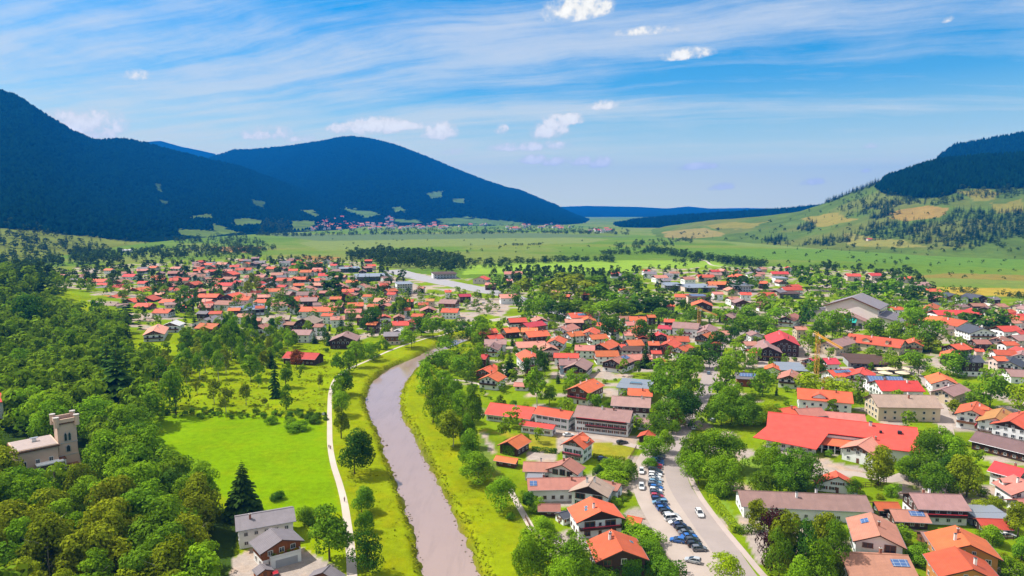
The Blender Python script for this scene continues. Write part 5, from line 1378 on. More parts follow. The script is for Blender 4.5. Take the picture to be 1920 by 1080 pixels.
# ------------------------------------------------------------------ cranes
def crane(px, base_y, top_y, jx, jy, name_label, col, h=None):
    x, y = at(px, base_y)
    m = math.hypot(x, y) / FOC
    t = (CAM_H - 0) ; dx, dy, dz = ray(px, top_y); h = CAM_H + dz * (y / dy)
    hj = h - 2.2
    root = empty('tower_crane', (x, y, 0))
    b = MB(); w = 1.0
    for sx in (-1, 1):
        for sy in (-1, 1): b.tube([(sx * w, sy * w, 0), (sx * w, sy * w, hj)], 0.11, 4, col)
    nz = int(hj / 1.5)
    for i in range(nz):
        z0, z1 = i * hj / nz, (i + 1) * hj / nz
        for (p, q) in (((-w, -w), (w, -w)), ((w, -w), (w, w)), ((w, w), (-w, w)), ((-w, w), (-w, -w))):
            if i % 2: p, q = q, p
            b.tube([(*p, z0), (*q, z1)], 0.08, 3, col, False)
    obj('mast', b.mesh('mast'), root)
    # jib lies where its end shows in the photograph
    ex, ey = None, None
    dx, dy, dz = ray(jx, jy); tt = (hj - CAM_H) / dz; ex, ey = dx * tt - x, dy * tt - y
    v = Vector((ex, ey, 0)); 
    if v.length > 45: v = v.normalized() * 45
    u = v.normalized(); p_ = Vector((-u.y, u.x, 0))
    b = MB(); n = int(v.length / 1.6)
    ch = [(-.5, 0), (.5, 0), (0, 1.1)]
    for c, z in ch: b.tube([tuple(u * -8 + p_ * c + Vector((0, 0, hj + z))), tuple(v + p_ * c + Vector((0, 0, hj + z * .6)))], 0.12, 4, col)
    for i in range(n):
        s0, s1 = v * (i / n), v * ((i + 1) / n)
        for c in (-.5, .5):
            b.tube([tuple(s0 + p_ * c + Vector((0, 0, hj))), tuple((s0 + s1) / 2 + Vector((0, 0, hj + 1)))], 0.07, 3, col, False)
            b.tube([tuple((s0 + s1) / 2 + Vector((0, 0, hj + 1))), tuple(s1 + p_ * c + Vector((0, 0, hj)))], 0.07, 3, col, False)
    obj('jib', b.mesh('jib'), root)
    b = MB(); b.box(tuple(u * -7 + Vector((0, 0, hj - .9))), (1.6, 1.6, 1.8), M['concrete'], math.atan2(u.y, u.x)); obj('counterweight', b.mesh('counterweight'), root)
    b = MB(); b.tube([(0, 0, hj), (0, 0, h)], 0.2, 5, col); b.tube([(0, 0, h), tuple(v * .7 + Vector((0, 0, hj + .9)))], .06, 3, M['dmetal']); b.tube([(0, 0, h), tuple(u * -7 + Vector((0, 0, hj)))], .06, 3, M['dmetal']); obj('apex', b.mesh('apex'), root)
    b = MB(); b.box(tuple(u * 1.3 + p_ * .9 + Vector((0, 0, hj - .8))), (1.5, 1.2, 1.7), M['wtrim']); obj('cab', b.mesh('cab'), root)
    b = MB(); b.box((0, 0, .5), (4, 4, 1.0), M['concrete']); obj('ballast', b.mesh('ballast'), root)
    tag(root, name_label[0], 'crane'); LANDMARKS.append((name_label[1], x, y))
    FOOT.append((x, y, 2, 2, 0))
yel = plain('crane_yellow', (0.62, 0.30, 0.015), 0.5); tanc = plain('weathered_crane_orange', (0.48, 0.22, 0.05), 0.6)
crane(1530, 712, 622, 1580, 655, ('bright yellow tower crane standing before the pale theatre', 'the yellow crane'), yel)
crane(1310, 612, 574, 1345, 592, ('weathered orange tower crane behind the mauve roofed inn', 'the orange crane'), tanc)

# ------------------------------------------------------------------ banners, market umbrellas
def banner(px, py0, py1, col, label):
    x, y = at(px, py1); dx, dy, dz = ray(px, py0); h = CAM_H + dz * (y / dy)
    root = empty('banner', (x, y, 0))
    b = MB(); b.tube([(0, 0, 0), (0, 0, h)], 0.07, 6, M['metal']); obj('pole', b.mesh('pole'), root)
    n = 10; vs = []; fs = []
    for i in range(n + 1):
        z = h - .2 - i * (h * .72) / n
        for k, q in enumerate((0.08, .5, 1.0)): vs.append((q, .12 * math.sin(i * .8 + k), z))
    for i in range(n):
        for k in range(2): fs.append((i * 3 + k, i * 3 + k + 1, i * 3 + k + 4, i * 3 + k + 3))
    b = MB(); b.add(vs, fs, col); me = b.mesh('cloth'); me.polygons.foreach_set('use_smooth', [True] * len(me.polygons)); obj('cloth', me, root)
    tag(root, label, 'banner')
banner(1403, 770, 796, plain('red_cloth', (.35, .02, .03)), 'tall red banner on a pole beside the avenue trees')
banner(1410, 777, 798, plain('white_cloth', (.6, .58, .57)), 'tall white banner on a pole next to the red one')
for i, (px, py, r) in enumerate([(1652, 690, 4.2), (1668, 689, 4.2), (1684, 690, 4.2), (1700, 690, 4.2), (1660, 697, 4.2), (1692, 697, 4.2)]):
    x, y = at(px, py, 3.2); root = empty('market_umbrella', (x, y, 0))
    b = MB(); k = 8
    vs = [(0, 0, 3.6)] + [(r * math.cos(a * 2 * math.pi / k), r * math.sin(a * 2 * math.pi / k), 2.6) for a in range(k)] + [(0, 0, 3.5)] + [(r * .98 * math.cos(a * 2 * math.pi / k), r * .98 * math.sin(a * 2 * math.pi / k), 2.4) for a in range(k)]
    fs = [(0, 1 + a, 1 + (a + 1) % k) for a in range(k)] + [(k + 1, k + 2 + (a + 1) % k, k + 2 + a) for a in range(k)] + [(1 + a, k + 2 + a, k + 2 + (a + 1) % k, 1 + (a + 1) % k) for a in range(k)]
    b.add(vs, fs, M['cream']); obj('canopy', b.mesh('canopy'), root)
    b = MB(); b.tube([(0, 0, 0), (0, 0, 3.4)], .06, 6, M['metal']); obj('pole', b.mesh('pole'), root)
    tag(root, None, 'umbrella', 'cream market umbrellas on the square'); TODO.append((root, 'wide cream market umbrella', x, y))

# ------------------------------------------------------------------ board fences
def fence(pts, h, label):
    P = np.array([at(*p) for p in pts]); Q, _ = densify(P, None, 2.0); root = empty('fence', (Q[0][0], Q[0][1], 0))
    b = MB()
    for i in range(len(Q) - 1):
        a, c = Q[i] - Q[0], Q[i + 1] - Q[0]; d = c - a; L = float(np.hypot(*d)); rz = math.atan2(d[1], d[0])
        for k in range(3): b.box(((a[0] + c[0]) / 2, (a[1] + c[1]) / 2, .3 + k * (h - .4) / 2), (L, .04, .2), M['mwood'], rz)
    obj('boards', b.mesh('boards'), root)
    for i in range(len(Q)):
        b = MB(); b.box((0, 0, h / 2), (.14, .14, h), M['dwood']); obj('post', b.mesh('post'), root, None, (Q[i][0] - Q[0][0], Q[i][1] - Q[0][1], 0))
    tag(root, label, 'fence', 'garden fences')
fence([(1178, 866), (1186, 853), (1193, 841)], 1.5, 'brown board fence between the yellow lawn and the parking lane')
fence([(985, 972), (1000, 1002)], 1.2, 'brown board fence along the short garden path')
fence([(1560, 918), (1600, 915), (1640, 912), (1662, 905)], 1.8, 'long dark board fence behind the bright red roofed house')
fence([(1800, 1010), (1900, 1012)], 1.4, 'pale garden fence below the small round tree')
# ------------------------------------------------------------------ trees: crowns built of leaf clusters
def quads_from(C, Nn, S, g):
    n = len(C)
    Nn = Nn / np.maximum(np.linalg.norm(Nn, axis=1), 1e-6)[:, None]
    a = g.normal(size=(n, 3)); t = a - Nn * (a * Nn).sum(1)[:, None]; t /= np.maximum(np.linalg.norm(t, axis=1), 1e-6)[:, None]
    u = np.cross(Nn, t)
    S = S[:, None]; k1 = g.uniform(.55, 1, (n, 1)); k2 = g.uniform(.2, .6, (n, 1))
    return np.stack([C - t * S * .5 - u * S * .25 * k1, C + t * S * .15 * k2 - u * S * .55 * k1, C + t * S * .5 + u * S * .2 * k1, C - t * S * .12 + u * S * .5 * k1], 1)

def crown_broad(seed, Rr=.40, zc=.58, rz=.42, ncl=40, per=110, size=.040, cr=(.13, .2), low=.0, shape=1.0, lobes=True):
    g = np.random.default_rng(seed)
    Vs = []; T = []
    lean = g.normal(0, .03, 2)
    nl = g.integers(2, 5) if lobes else 1
    LO = [(np.array([math.cos(q), math.sin(q), 0]) * Rr * g.uniform(.25, .5) + np.array([0, 0, g.uniform(-.5, .42) * rz]), g.uniform(.55, .8)) for q in g.uniform(0, 6.28, nl)] if lobes else []
    LO.append((np.zeros(3), .86 if lobes else 1.0))
    for i in range(ncl):
        d = g.normal(size=3); d /= np.linalg.norm(d)
        if d[2] < -.8: d[2] *= -1
        lc, ls = LO[g.integers(len(LO))]
        f = g.uniform(.60, .95) if i > ncl * .12 else g.uniform(.1, .4)
        c = lc + d * f * ls * np.array([Rr, Rr, rz])
        k = 1 - (shape - 1) * max(0, c[2] / rz)
        c[:2] = c[:2] * k + lean * (c[2] / rz + 1)
        c[2] += zc
        r = cr[0] + (cr[1] - cr[0]) * g.beta(1.2, 1.6)
        n = int(per * (r / cr[1]) ** 2) + 4
        e = g.normal(size=(n * 3, 3)); e /= np.linalg.norm(e, axis=1)[:, None]
        o = np.array([c[0], c[1], (c[2] - zc) * .8 + .06]); o /= max(np.linalg.norm(o), 1e-6)
        e = e[(e @ o + .5 * e[:, 2]) > g.uniform(-.6, .5, len(e))][:n]
        P = c + e * r * g.uniform(.84, 1.10, (len(e), 1)) * np.array([1, 1, .8])
        Nn = e * 1.0 + g.normal(0, .38, e.shape) + np.array([0, 0, .2])
        Vs.append(quads_from(P, Nn, size * g.uniform(.6, 1.5, len(P)), g)); T.append(np.clip(g.uniform(.15, .85) + g.normal(0, .16, len(P)), 0, 1))
    V = np.concatenate(Vs); T = np.concatenate(T)
    V = V * 1.0
    top = V[:, :, 2].max(); V[:, :, 2] *= 1 / top
    if low: V[:, :, 2] = np.maximum(V[:, :, 2], low)
    return V, T

def crown_conifer(seed, Rr=.17, nl=20, per=1.0, z0=.06, size=1.0):
    g = np.random.default_rng(seed); Vs = []; T = []
    for i in range(nl):
        t = i / (nl - 1); z = z0 + (1 - z0) * (t ** .92) * .985
        r = Rr * (1 - t) ** .82 + .008
        k = max(5, int((13 * (1 - t) + 5) * per))
        for j in range(k):
            a = (j + g.uniform(-.35, .35)) * 2 * math.pi / k + i * .7
            rr = r * g.uniform(.62, 1.18); dr = g.uniform(.18, .5) * rr
            d = np.array([math.cos(a), math.sin(a), 0]); s = np.array([-d[1], d[0], 0])
            tn = np.clip(g.uniform(.1, .9), 0, 1)
            for (f0, f1, wd) in ((.08, .55, .30), (.45, 1.0, .34)):
                p0 = d * rr * f0 + np.array([0, 0, z - dr * f0 * f0]); p1 = d * rr * f1 + np.array([0, 0, z - dr * f1 * f1])
                wv = s * rr * wd * size; dn = np.array([0, 0, -.35 * rr * wd])
                for sg in (-1, 1):
                    q = [p0, p0 + sg * wv * .7 + dn, p1 + sg * wv * g.uniform(.25, .8) + dn * 1.4, p1 + np.array([0, 0, g.uniform(-.01, .012)])]
                    Vs.append(q); T.append(tn)
    V = np.array(Vs); V[:, :, 2] /= V[:, :, 2].max()
    return V, np.array(T)

def trunk_mesh(name, seed, h=.62, r=.022, limbs=5, mat=None):
    rnd = random.Random(seed); b = MB()
    b.tube([(0, 0, -.03), (rnd.uniform(-.01, .01), rnd.uniform(-.01, .01), h * .3), (rnd.uniform(-.02, .02), rnd.uniform(-.02, .02), h * .65), (rnd.uniform(-.02, .02), 0, h)], [r * 1.35, r, r * .7, r * .25], 7, mat)
    for i in range(limbs):
        a = i * 2.4 + rnd.uniform(-.4, .4); z = h * rnd.uniform(.32, .75); L = rnd.uniform(.16, .30)
        b.tube([(0, 0, z), (math.cos(a) * L * .5, math.sin(a) * L * .5, z + L * .45), (math.cos(a) * L, math.sin(a) * L, z + L * .8)], [r * .5, r * .32, r * .1], 5, mat)
    return b.mesh(name)

# shape key: (maker arguments); three levels of fineness
LODS = [dict(ncl=58, per=170, size=.036), dict(ncl=34, per=84, size=.056), dict(ncl=16, per=32, size=.105)]
CROWN = {}
LOW = {}
def build_crowns():
    for key, kw, nvar in (('round', dict(Rr=.42, zc=.50, rz=.50, cr=(.09, .23)), 5), ('oval', dict(Rr=.31, zc=.49, rz=.50, shape=1.25, cr=(.07, .18)), 4), ('birch', dict(Rr=.25, zc=.56, rz=.46, cr=(.08, .14), shape=1.3), 4), ('bush', dict(Rr=.60, zc=.45, rz=.52, cr=(.18, .26)), 3), ('column', dict(Rr=.15, zc=.52, rz=.50, cr=(.09, .13), shape=1.3), 2)):
        for l, lo in enumerate(LODS):
            a = dict(lo); a.update(kw)
            if key in ('birch', 'column'): a['per'] = int(a['per'] * .8); a['ncl'] = int(a['ncl'] * (0.9 if key == 'birch' else .8)); a['size'] *= .85
            if key == 'bush': a['ncl'] = int(a['ncl'] * .6); a['size'] *= 1.5
            ms = []
            for v in range(nvar if l < 2 else 2):
                V, T = crown_broad(100 + v * 7 + l + len(key) * 31, **a)
                ms.append(quads_mesh('crown', V, M['leaf_m'], T))
                if l == 2: LOW.setdefault(key, []).append((V, T))
            CROWN[(key, l)] = ms
    for l, (nl, per, sz) in enumerate(((26, 1.15, .8), (17, .85, 1.0), (10, .55, 1.35))):
        ms = []
        for v in range(4 if l < 2 else 2):
            V, T = crown_conifer(300 + v * 5 + l, Rr=(.165, .20, .14, .18)[v], nl=nl, per=per, size=sz)
            ms.append(quads_mesh('crown', V, M['leaf_c'], T))
            if l == 2: LOW.setdefault('conifer', []).append((V, T))
        CROWN[('conifer', l)] = ms
build_crowns()
TR = {'round': [trunk_mesh('trunk', s, .7, .020, 6, M['bark']) for s in (1, 2)], 'oval': [trunk_mesh('trunk', 3, .75, .018, 5, M['bark'])], 'birch': [trunk_mesh('trunk', 4, .8, .011, 4, M['pbark'])], 'bush': [trunk_mesh('trunk', 5, .5, .03, 5, M['bark'])],
      'column': [trunk_mesh('trunk', 6, .8, .014, 3, M['bark'])], 'conifer': [trunk_mesh('trunk', 7, .9, .014, 0, M['bark'])]}

# kind: shape, leaves, name, category, colour words, natural width as a share of the height
KIND = {'m': ('round', 'leaf_m', 'broadleaf_tree', 'tree', 'mid green broadleaf tree', .84), 'b': ('round', 'leaf_b', 'broadleaf_tree', 'tree', 'bright green broadleaf tree', .84), 'd': ('round', 'leaf_d', 'broadleaf_tree', 'tree', 'dark green broadleaf tree', .84),
        'l': ('round', 'leaf_l', 'broadleaf_tree', 'tree', 'lime green broadleaf tree', .84), 'y': ('round', 'leaf_y', 'broadleaf_tree', 'tree', 'yellow leaved tree', .84), 'o': ('oval', 'leaf_o', 'broadleaf_tree', 'tree', 'olive green oval tree', .6),
        'v': ('oval', 'leaf_b', 'broadleaf_tree', 'tree', 'bright green oval tree', .6), 'w': ('oval', 'leaf_m', 'broadleaf_tree', 'tree', 'mid green oval tree', .6), 'u': ('round', 'leaf_u', 'broadleaf_tree', 'tree', 'dark purple beech', .8), 'r': ('oval', 'leaf_x', 'broadleaf_tree', 'tree', 'rust coloured tree', .6),
        'a': ('birch', 'leaf_o', 'birch_tree', 'tree', 'thin olive green birch', .5), 'i': ('birch', 'leaf_b', 'birch_tree', 'tree', 'thin light green birch', .5), 'c': ('conifer', 'leaf_c', 'conifer_tree', 'tree', 'dark conifer', .36), 'k': ('column', 'leaf_d', 'columnar_tree', 'tree', 'narrow dark columnar tree', .3),
        'p': ('column', 'leaf_m', 'columnar_tree', 'tree', 'narrow green poplar', .3), 's': ('bush', 'leaf_m', 'shrub', 'shrub', 'mid green shrub', 1.25), 'n': ('bush', 'leaf_b', 'shrub', 'shrub', 'bright green shrub', 1.25), 'z': ('bush', 'leaf_d', 'shrub', 'shrub', 'dark green shrub', 1.25), 'q': ('bush', 'leaf_o', 'shrub', 'shrub', 'olive green shrub', 1.25)}
TREES = []      # kind, x, y, z, height, width, priority
def foot_clear(x, y, rad):
    for cx, cy, hl, hw, yaw in FOOT:
        dx, dy = x - cx, y - cy
        if abs(dx) > 60 or abs(dy) > 60: continue
        c, s = math.cos(yaw), math.sin(yaw)
        lx, ly = dx * c + dy * s, -dx * s + dy * c
        if abs(lx) < hw + rad and abs(ly) < hl + rad: return False
    return True
trnd = random.Random(99)
def tree_px(kind, px, top, base, wpx=None):
    x, y = at(px, base)
    dx, dy, dz = ray(px, top); h = CAM_H + dz * (y / dy)
    m = math.hypot(y * CT + CAM_H * ST, 0) / FOC
    h = min(max(h, 1.2), 34)
    w = wpx * m if wpx else h * KIND[kind][5]
    TREES.append([kind, x, y, 0.0, h, w, 1])

# ---- single trees read from the photograph: kind px top base (width)
SINGLE = """d 665 800 888 66;m 678 910 960 46;s 684 955 996 34;d 690 990 1072 60;w 618 950 1052 66;s 575 946 978 40;z 517 922 938 26;m 640 660 700 30;w 645 692 738 34;b 641 728 778 34;o 640 762 822 28;m 655 655 702 30;b 668 640 690 36;n 635 705 745 30;
c 457 862 966 62;n 560 788 806 44;n 545 782 800 30;s 590 775 792 26;n 508 778 794 24;
b 805 678 742 44;b 832 700 770 40;m 812 705 792 36;m 848 708 778 40;b 868 730 792 38;w 886 722 806 36;a 850 765 838 44;m 888 802 884 50;b 897 848 908 56;b 940 890 958 56;m 878 775 840 32;b 820 738 795 34;
b 1018 988 1078 84;m 1085 1002 1092 72;b 988 998 1090 50;b 1055 1035 1120 60;n 1020 965 1000 46;n 1010 930 960 30;k 993 922 958 18;n 1120 1062 1090 60;n 1200 985 1020 70;s 1225 1010 1050 60;n 1180 968 995 40;s 1245 1045 1085 56;n 1150 880 910 60;s 1175 860 900 40;n 1145 858 890 44;z 1120 870 895 24;
i 1007 688 762 38;d 1022 648 706 32;c 956 652 706 26;d 985 670 708 26;u 995 690 712 24;d 1148 586 640 44;b 1080 690 735 36;m 1060 745 775 36;n 1110 735 765 30;w 1030 720 758 24;b 1095 700 730 30;m 1140 748 772 24;
m 1276 664 742 70;m 1252 690 762 54;m 1294 690 752 40;d 1272 722 796 72;m 1248 745 806 56;m 1232 775 818 40;y 1268 762 802 26;b 1262 785 812 24;m 1283 738 790 34;b 1232 668 712 36;c 1210 640 690 26;d 1205 596 650 36;c 1222 600 660 24;
m 1360 668 744 50;w 1356 712 772 44;b 1372 712 792 54;m 1395 742 800 50;m 1352 738 798 50;d 1330 640 690 40;d 1300 650 690 44;d 1345 618 668 46;b 1380 640 690 40;b 1412 650 690 32;m 1430 688 744 44;l 1437 752 796 44;m 1402 735 790 40;b 1415 765 800 30;
m 1298 808 886 54;b 1332 800 878 60;m 1366 806 880 58;b 1310 845 908 50;b 1342 852 918 54;b 1374 862 928 44;m 1288 832 888 38;b 1220 812 862 42;b 1247 806 850 34;s 1216 856 876 26;n 1352 892 930 40;b 1446 832 902 40;m 1482 838 912 56;m 1510 848 922 54;m 1462 862 926 50;m 1425 878 932 46;b 1432 835 880 36;d 1500 880 925 50;
l 1526 698 742 50;y 1550 705 734 24;l 1586 706 748 56;o 1646 830 910 50;m 1745 802 880 60;b 1776 812 885 56;m 1722 850 910 56;m 1746 862 928 60;d 1778 850 915 50;m 1795 828 892 46;o 1812 852 932 52;b 1700 852 895 40;b 1760 795 850 50;o 1795 748 776 32;m 1856 688 762 54;b 1834 718 762 42;l 1908 704 782 60;d 1800 655 700 44;m 1775 658 702 54;m 1722 660 706 40;b 1706 655 690 30;
u 1446 948 1070 58;o 1425 938 1000 36;o 1482 958 1082 58;d 1512 975 1092 50;o 1535 955 1050 44;m 1560 968 1070 50;b 1530 1005 1100 54;b 1500 1045 1120 50;q 1560 1030 1075 50;b 1545 1015 1085 40;m 1460 985 1090 44;l 1357 1034 1092 58;b 1582 985 1020 24;
n 1860 982 1022 44;o 1908 938 1008 44;b 1690 985 1022 50;s 1720 1020 1060 50;n 1895 1045 1085 60;s 1915 1000 1050 40;n 1780 1060 1090 30;q 1835 935 960 40;q 1870 930 955 30;z 1725 930 962 24;m 1600 895 930 30;s 1640 1000 1030 30;n 1675 905 930 30;
c 224 574 770 92;c 205 592 740 60;d 60 560 640 60;m 330 690 778 50;i 318 680 762 34;a 402 700 758 24;a 424 716 774 24;a 462 716 760 18;a 370 708 738 12;i 298 668 722 26;c 516 660 746 20;w 536 676 726 24;m 537 720 768 28;i 470 665 712 30;i 482 664 712 24;a 495 655 700 22;c 508 648 690 18;i 434 606 676 28;w 440 590 672 30;i 452 630 690 18;a 424 645 700 16;a 496 744 762 10;i 455 640 695 14;i 540 625 660 16;r 556 655 690 26;r 530 657 676 16;b 565 682 712 18;i 385 640 700 24;i 360 650 705 24;i 400 628 690 22;i 375 660 712 20;i 410 655 712 20;a 350 680 720 16;k 468 588 630 11;k 478 590 632 11;k 508 596 628 12;i 390 620 668 20;w 352 618 660 24;
c 640 588 622 18;c 658 588 626 18;c 617 626 648 16;c 590 622 644 14;d 608 612 645 24;b 772 610 652 40;b 812 585 632 44;m 840 600 640 36;d 790 592 630 34;d 868 600 636 40;m 900 590 640 44;b 905 602 645 36;m 845 628 660 40;b 830 640 690 50;b 855 650 700 44;b 880 645 690 44;m 810 660 700 40;m 870 668 712 40;b 905 640 680 30;n 825 690 715 34;
b 665 640 672 30;b 692 640 668 30;s 720 635 655 24;m 700 645 676 34;l 720 612 640 18;w 750 562 600 14;c 665 513 540 15;d 695 575 622 36;w 705 572 612 18;c 688 582 618 16;w 745 556 596 22;d 750 565 596 24;b 765 545 585 10;
k 622 510 566 30;c 397 508 542 22;o 472 512 560 26;d 352 540 595 44;c 236 556 600 34;d 540 554 590 34;m 505 560 600 16;b 410 505 530 22;m 575 486 510 34;b 560 488 512 26;d 592 488 512 24;d 600 496 512 20;c 240 575 612 26;w 178 570 610 22;w 425 588 640 22;
m 1560 580 640 50;b 1540 582 635 34;b 1575 578 630 40;m 1650 595 630 44;b 1632 602 630 32;b 1690 590 640 56;m 1700 560 625 44;b 1715 575 630 40;m 1740 598 660 52;o 1745 625 660 40;d 1830 578 620 60;d 1860 575 625 60;m 1880 580 625 44;d 1600 610 630 30;m 1660 575 600 40;b 1676 600 635 30;d 1535 600 640 30;b 1515 618 660 30;b 1530 665 705 28;m 1510 690 705 20;d 1535 672 705 26;b 1555 640 658 20;b 1600 644 664 18;b 1635 648 666 20;b 1668 656 668 18;
b 1428 556 590 44;b 1465 560 600 40;b 1455 575 610 50;m 1420 590 630 50;b 1440 596 632 44;m 1400 590 632 50;d 1370 600 640 36;m 1395 575 610 46;b 1500 560 600 40;m 1520 545 600 50;d 1510 570 610 30;m 1360 570 600 40;m 1290 572 605 50;m 1240 575 605 44;b 1340 580 605 24;o 1428 548 580 24;b 1450 555 585 30;d 1380 508 545 44;m 1410 512 545 34;d 1515 500 540 50;m 1530 512 545 44;w 1500 496 528 24;d 1690 515 560 60;d 1720 525 570 50;m 1660 522 565 50;d 1640 528 570 50;b 1670 545 590 44;m 1600 525 560 44;m 1620 540 570 40;m 1565 515 555 40;b 1595 545 572 40;
d 1205 545 590 60;d 1180 552 596 56;m 1160 560 600 60;m 1150 545 590 50;b 1125 565 600 44;d 1245 540 590 60;d 1225 548 590 60;d 1195 525 560 40;b 1105 570 605 44;m 1075 562 600 40;d 1050 565 602 44;b 1000 555 600 36;m 985 560 600 26;d 970 552 590 24;m 1020 550 592 34;d 1035 560 596 44;m 1005 535 580 40;o 1040 525 570 50;o 1070 520 560 44;o 1100 525 565 44;w 1130 530 575 50;m 1165 525 560 44;w 1010 515 550 40;o 985 520 560 40;o 1055 510 540 50;o 1085 512 545 44;w 1115 515 550 44;m 965 532 570 30;d 935 515 550 30;d 925 502 530 16;m 1185 510 545 40;c 930 500 535 14"""
for e in SINGLE.replace('\n', '').split(';'):
    p = e.split()
    if p: tree_px(p[0], float(p[1]), float(p[2]), float(p[3]), float(p[4]) if len(p) > 4 else None)

# dark trees and conifers threaded between the roofs of the far side of the river
for i, (px, py) in enumerate([(150, 545), (205, 550), (262, 528), (290, 566), (312, 552), (345, 572), (376, 536), (405, 552), (440, 546), (470, 536), (502, 550), (530, 566), (560, 552), (592, 570), (620, 552), (642, 566), (665, 540), (690, 566), (715, 552), (440, 580), (482, 586), (560, 600), (604, 588), (642, 600), (672, 610), (420, 520), (462, 512), (562, 514), (622, 524), (330, 528), (300, 512), (730, 585), (705, 618), (760, 592), (240, 560), (180, 545)]):
    for t in range(60):
        q = px + trnd.uniform(-12, 12) * (t > 0), py + trnd.uniform(-5, 5) * (t > 0); x, y = at(*q)
        if foot_clear(x, y, 2.2): break
    else: continue
    kd = 'cdckdm'[i % 6]; h = trnd.uniform(12, 19) * (1.15 if kd == 'c' else 1)
    TREES.append([kd, x, y, 0.0, h, h * KIND[kd][5] * .9, 1])

# ---- stands of trees: polygon of their feet, spacing, kinds, heights
CLEAR = [(100, 770, 158, 862, 275), (46, 790, 110, 802, 275), (0, 730, 22, 795, 300), (438, 945, 575, 1080, 205), (640, 700, 700, 800, 100), (1180, 850, 1430, 1080, 230), (250, 600, 330, 640, 560)]
def stand(poly, spacing, kinds, hmin, hmax, n_try, prio=0, gap=0.6, houses=True, wmul=1.0):
    W = [at(max(p[0], -4000), min(p[1], 1400)) for p in poly]
    xs = [p[0] for p in W]; ys = [p[1] for p in W]
    P = [(t[1], t[2]) for t in TREES]
    cell = {}
    for t in TREES: cell.setdefault((int(t[1] // 12), int(t[2] // 12)), []).append((t[1], t[2], t[5]))
    n = 0
    for _ in range(n_try):
        x, y = trnd.uniform(min(xs), max(xs)), trnd.uniform(min(ys), max(ys))
        if not bool(in_poly(np.array([x]), np.array([y]), W)[0]): continue
        kd = trnd.choice(kinds); h = trnd.uniform(hmin, hmax) * (1.15 if kd in 'c' else 1); w = h * KIND[kd][5] * trnd.uniform(.85, 1.15) * wmul
        if KIND[kd][0] == 'bush': h = trnd.uniform(1.5, 3.5); w = h * 1.3
        ok = True
        ci, cj = int(x // 12), int(y // 12)
        for i in (-1, 0, 1):
            for j in (-1, 0, 1):
                for (a, b_, w_) in cell.get((ci + i, cj + j), ()):
                    if math.hypot(x - a, y - b_) < min(spacing, 6 + spacing) * gap + .22 * (w + w_) * gap: ok = False; break
                if not ok: break
            if not ok: break
        if not ok: continue
        if houses and not foot_clear(x, y, w * .38): continue
        if not strip_clear(x, y, w * .3): continue
        if float(river_d(np.array([x]), np.array([y]))[0]) < 7: continue
        px, pb = proj(x, y, 0); _, pt = proj(x, y, h); hw = (w / 2) * FOC / y
        if any(px + hw > c[0] and px - hw < c[2] and pt < c[3] and pb > c[1] and y < c[4] for c in CLEAR): continue
        TREES.append([kd, x, y, 0.0, h, w, prio]); cell.setdefault((ci, cj), []).append((x, y, w)); n += 1
    return n
# the big wood at the lower left, from its near foot to the slope
stand([(-700, 1400), (470, 1400), (440, 1120), (400, 1010), (250, 1000), (-500, 1000)], 7.5, 'mboovwiava', 14, 22, 1300)
stand([(-500, 1010), (400, 1010), (395, 960), (330, 910), (280, 860), (200, 850), (-500, 850)], 7.5, 'mbovowimvd', 14, 23, 1300)
stand([(-400, 860), (270, 860), (280, 800), (270, 740), (100, 730), (-400, 740)], 7.5, 'mbbvwvob', 15, 23, 1400)
stand([(-300, 740), (270, 740), (285, 690), (230, 665), (100, 650), (-300, 650)], 8, 'mbbwiviwvcb', 15, 23, 1400)
stand([(-250, 650), (240, 662), (300, 655), (250, 632), (180, 618), (100, 600), (-250, 600)], 8, 'wvibwvbmic', 14, 21, 1500)
stand([(-300, 600), (110, 602), (120, 580), (95, 540), (60, 505), (-300, 500)], 9, 'cccwmcw', 19, 29, 1900)
stand([(240, 668), (300, 650), (420, 640), (430, 690), (330, 720), (290, 715)], 11, 'iiaaw', 9, 15, 260)
stand([(265, 700), (300, 650), (430, 615), (560, 640), (520, 690), (400, 700), (330, 720)], 9, 'iiaiiaviw', 7, 14, 500)
stand([(190, 690), (300, 640), (290, 620), (180, 620)], 8, 'cwcwi', 12, 20, 200)
stand([(300, 690), (560, 640), (620, 660), (600, 740), (300, 780)], 20, 'iaansq', 5, 10, 120)
stand([(270, 782), (620, 790), (620, 778), (270, 768)], 4, 'sqzs', 2, 3, 300)
# gardens and streets of the village
stand([(120, 560), (110, 512), (330, 495), (480, 486), (690, 490), (760, 512), (780, 560), (800, 625), (640, 640), (430, 622), (250, 625)], 11, 'mvdcwmsdkc', 7, 15, 1500)
stand([(800, 690), (880, 620), (1000, 600), (1180, 600), (1400, 600), (1500, 640), (1480, 720), (1400, 800), (1240, 840), (1150, 820), (960, 850), (900, 760)], 10, 'mvbbwcsnns', 5, 11, 1000)
stand([(1440, 640), (1700, 640), (1960, 620), (1980, 1000), (1500, 1060), (1440, 900), (1440, 760)], 11, 'mbbdnsnsv', 5, 12, 900)
stand([(950, 980), (1060, 1090), (1260, 1090), (1230, 1000), (1180, 900), (1000, 870)], 6, 'snns', 2, 4, 160)
stand([(1400, 1000), (1560, 1090), (1960, 1090), (1960, 900), (1600, 930)], 7, 'snnsq', 2, 5, 220)
stand([(1190, 505), (1500, 505), (1530, 600), (1440, 640), (1300, 610), (1180, 600)], 13, 'mvbwm', 7, 12, 330)
stand([(1520, 500), (1720, 512), (1760, 560), (1930, 565), (1960, 640), (1700, 640), (1520, 600)], 14, 'mbvmdo', 8, 15, 500)
stand([(950, 510), (1190, 512), (1200, 600), (1000, 598), (940, 560)], 13, 'mowvmo', 10, 16, 330)
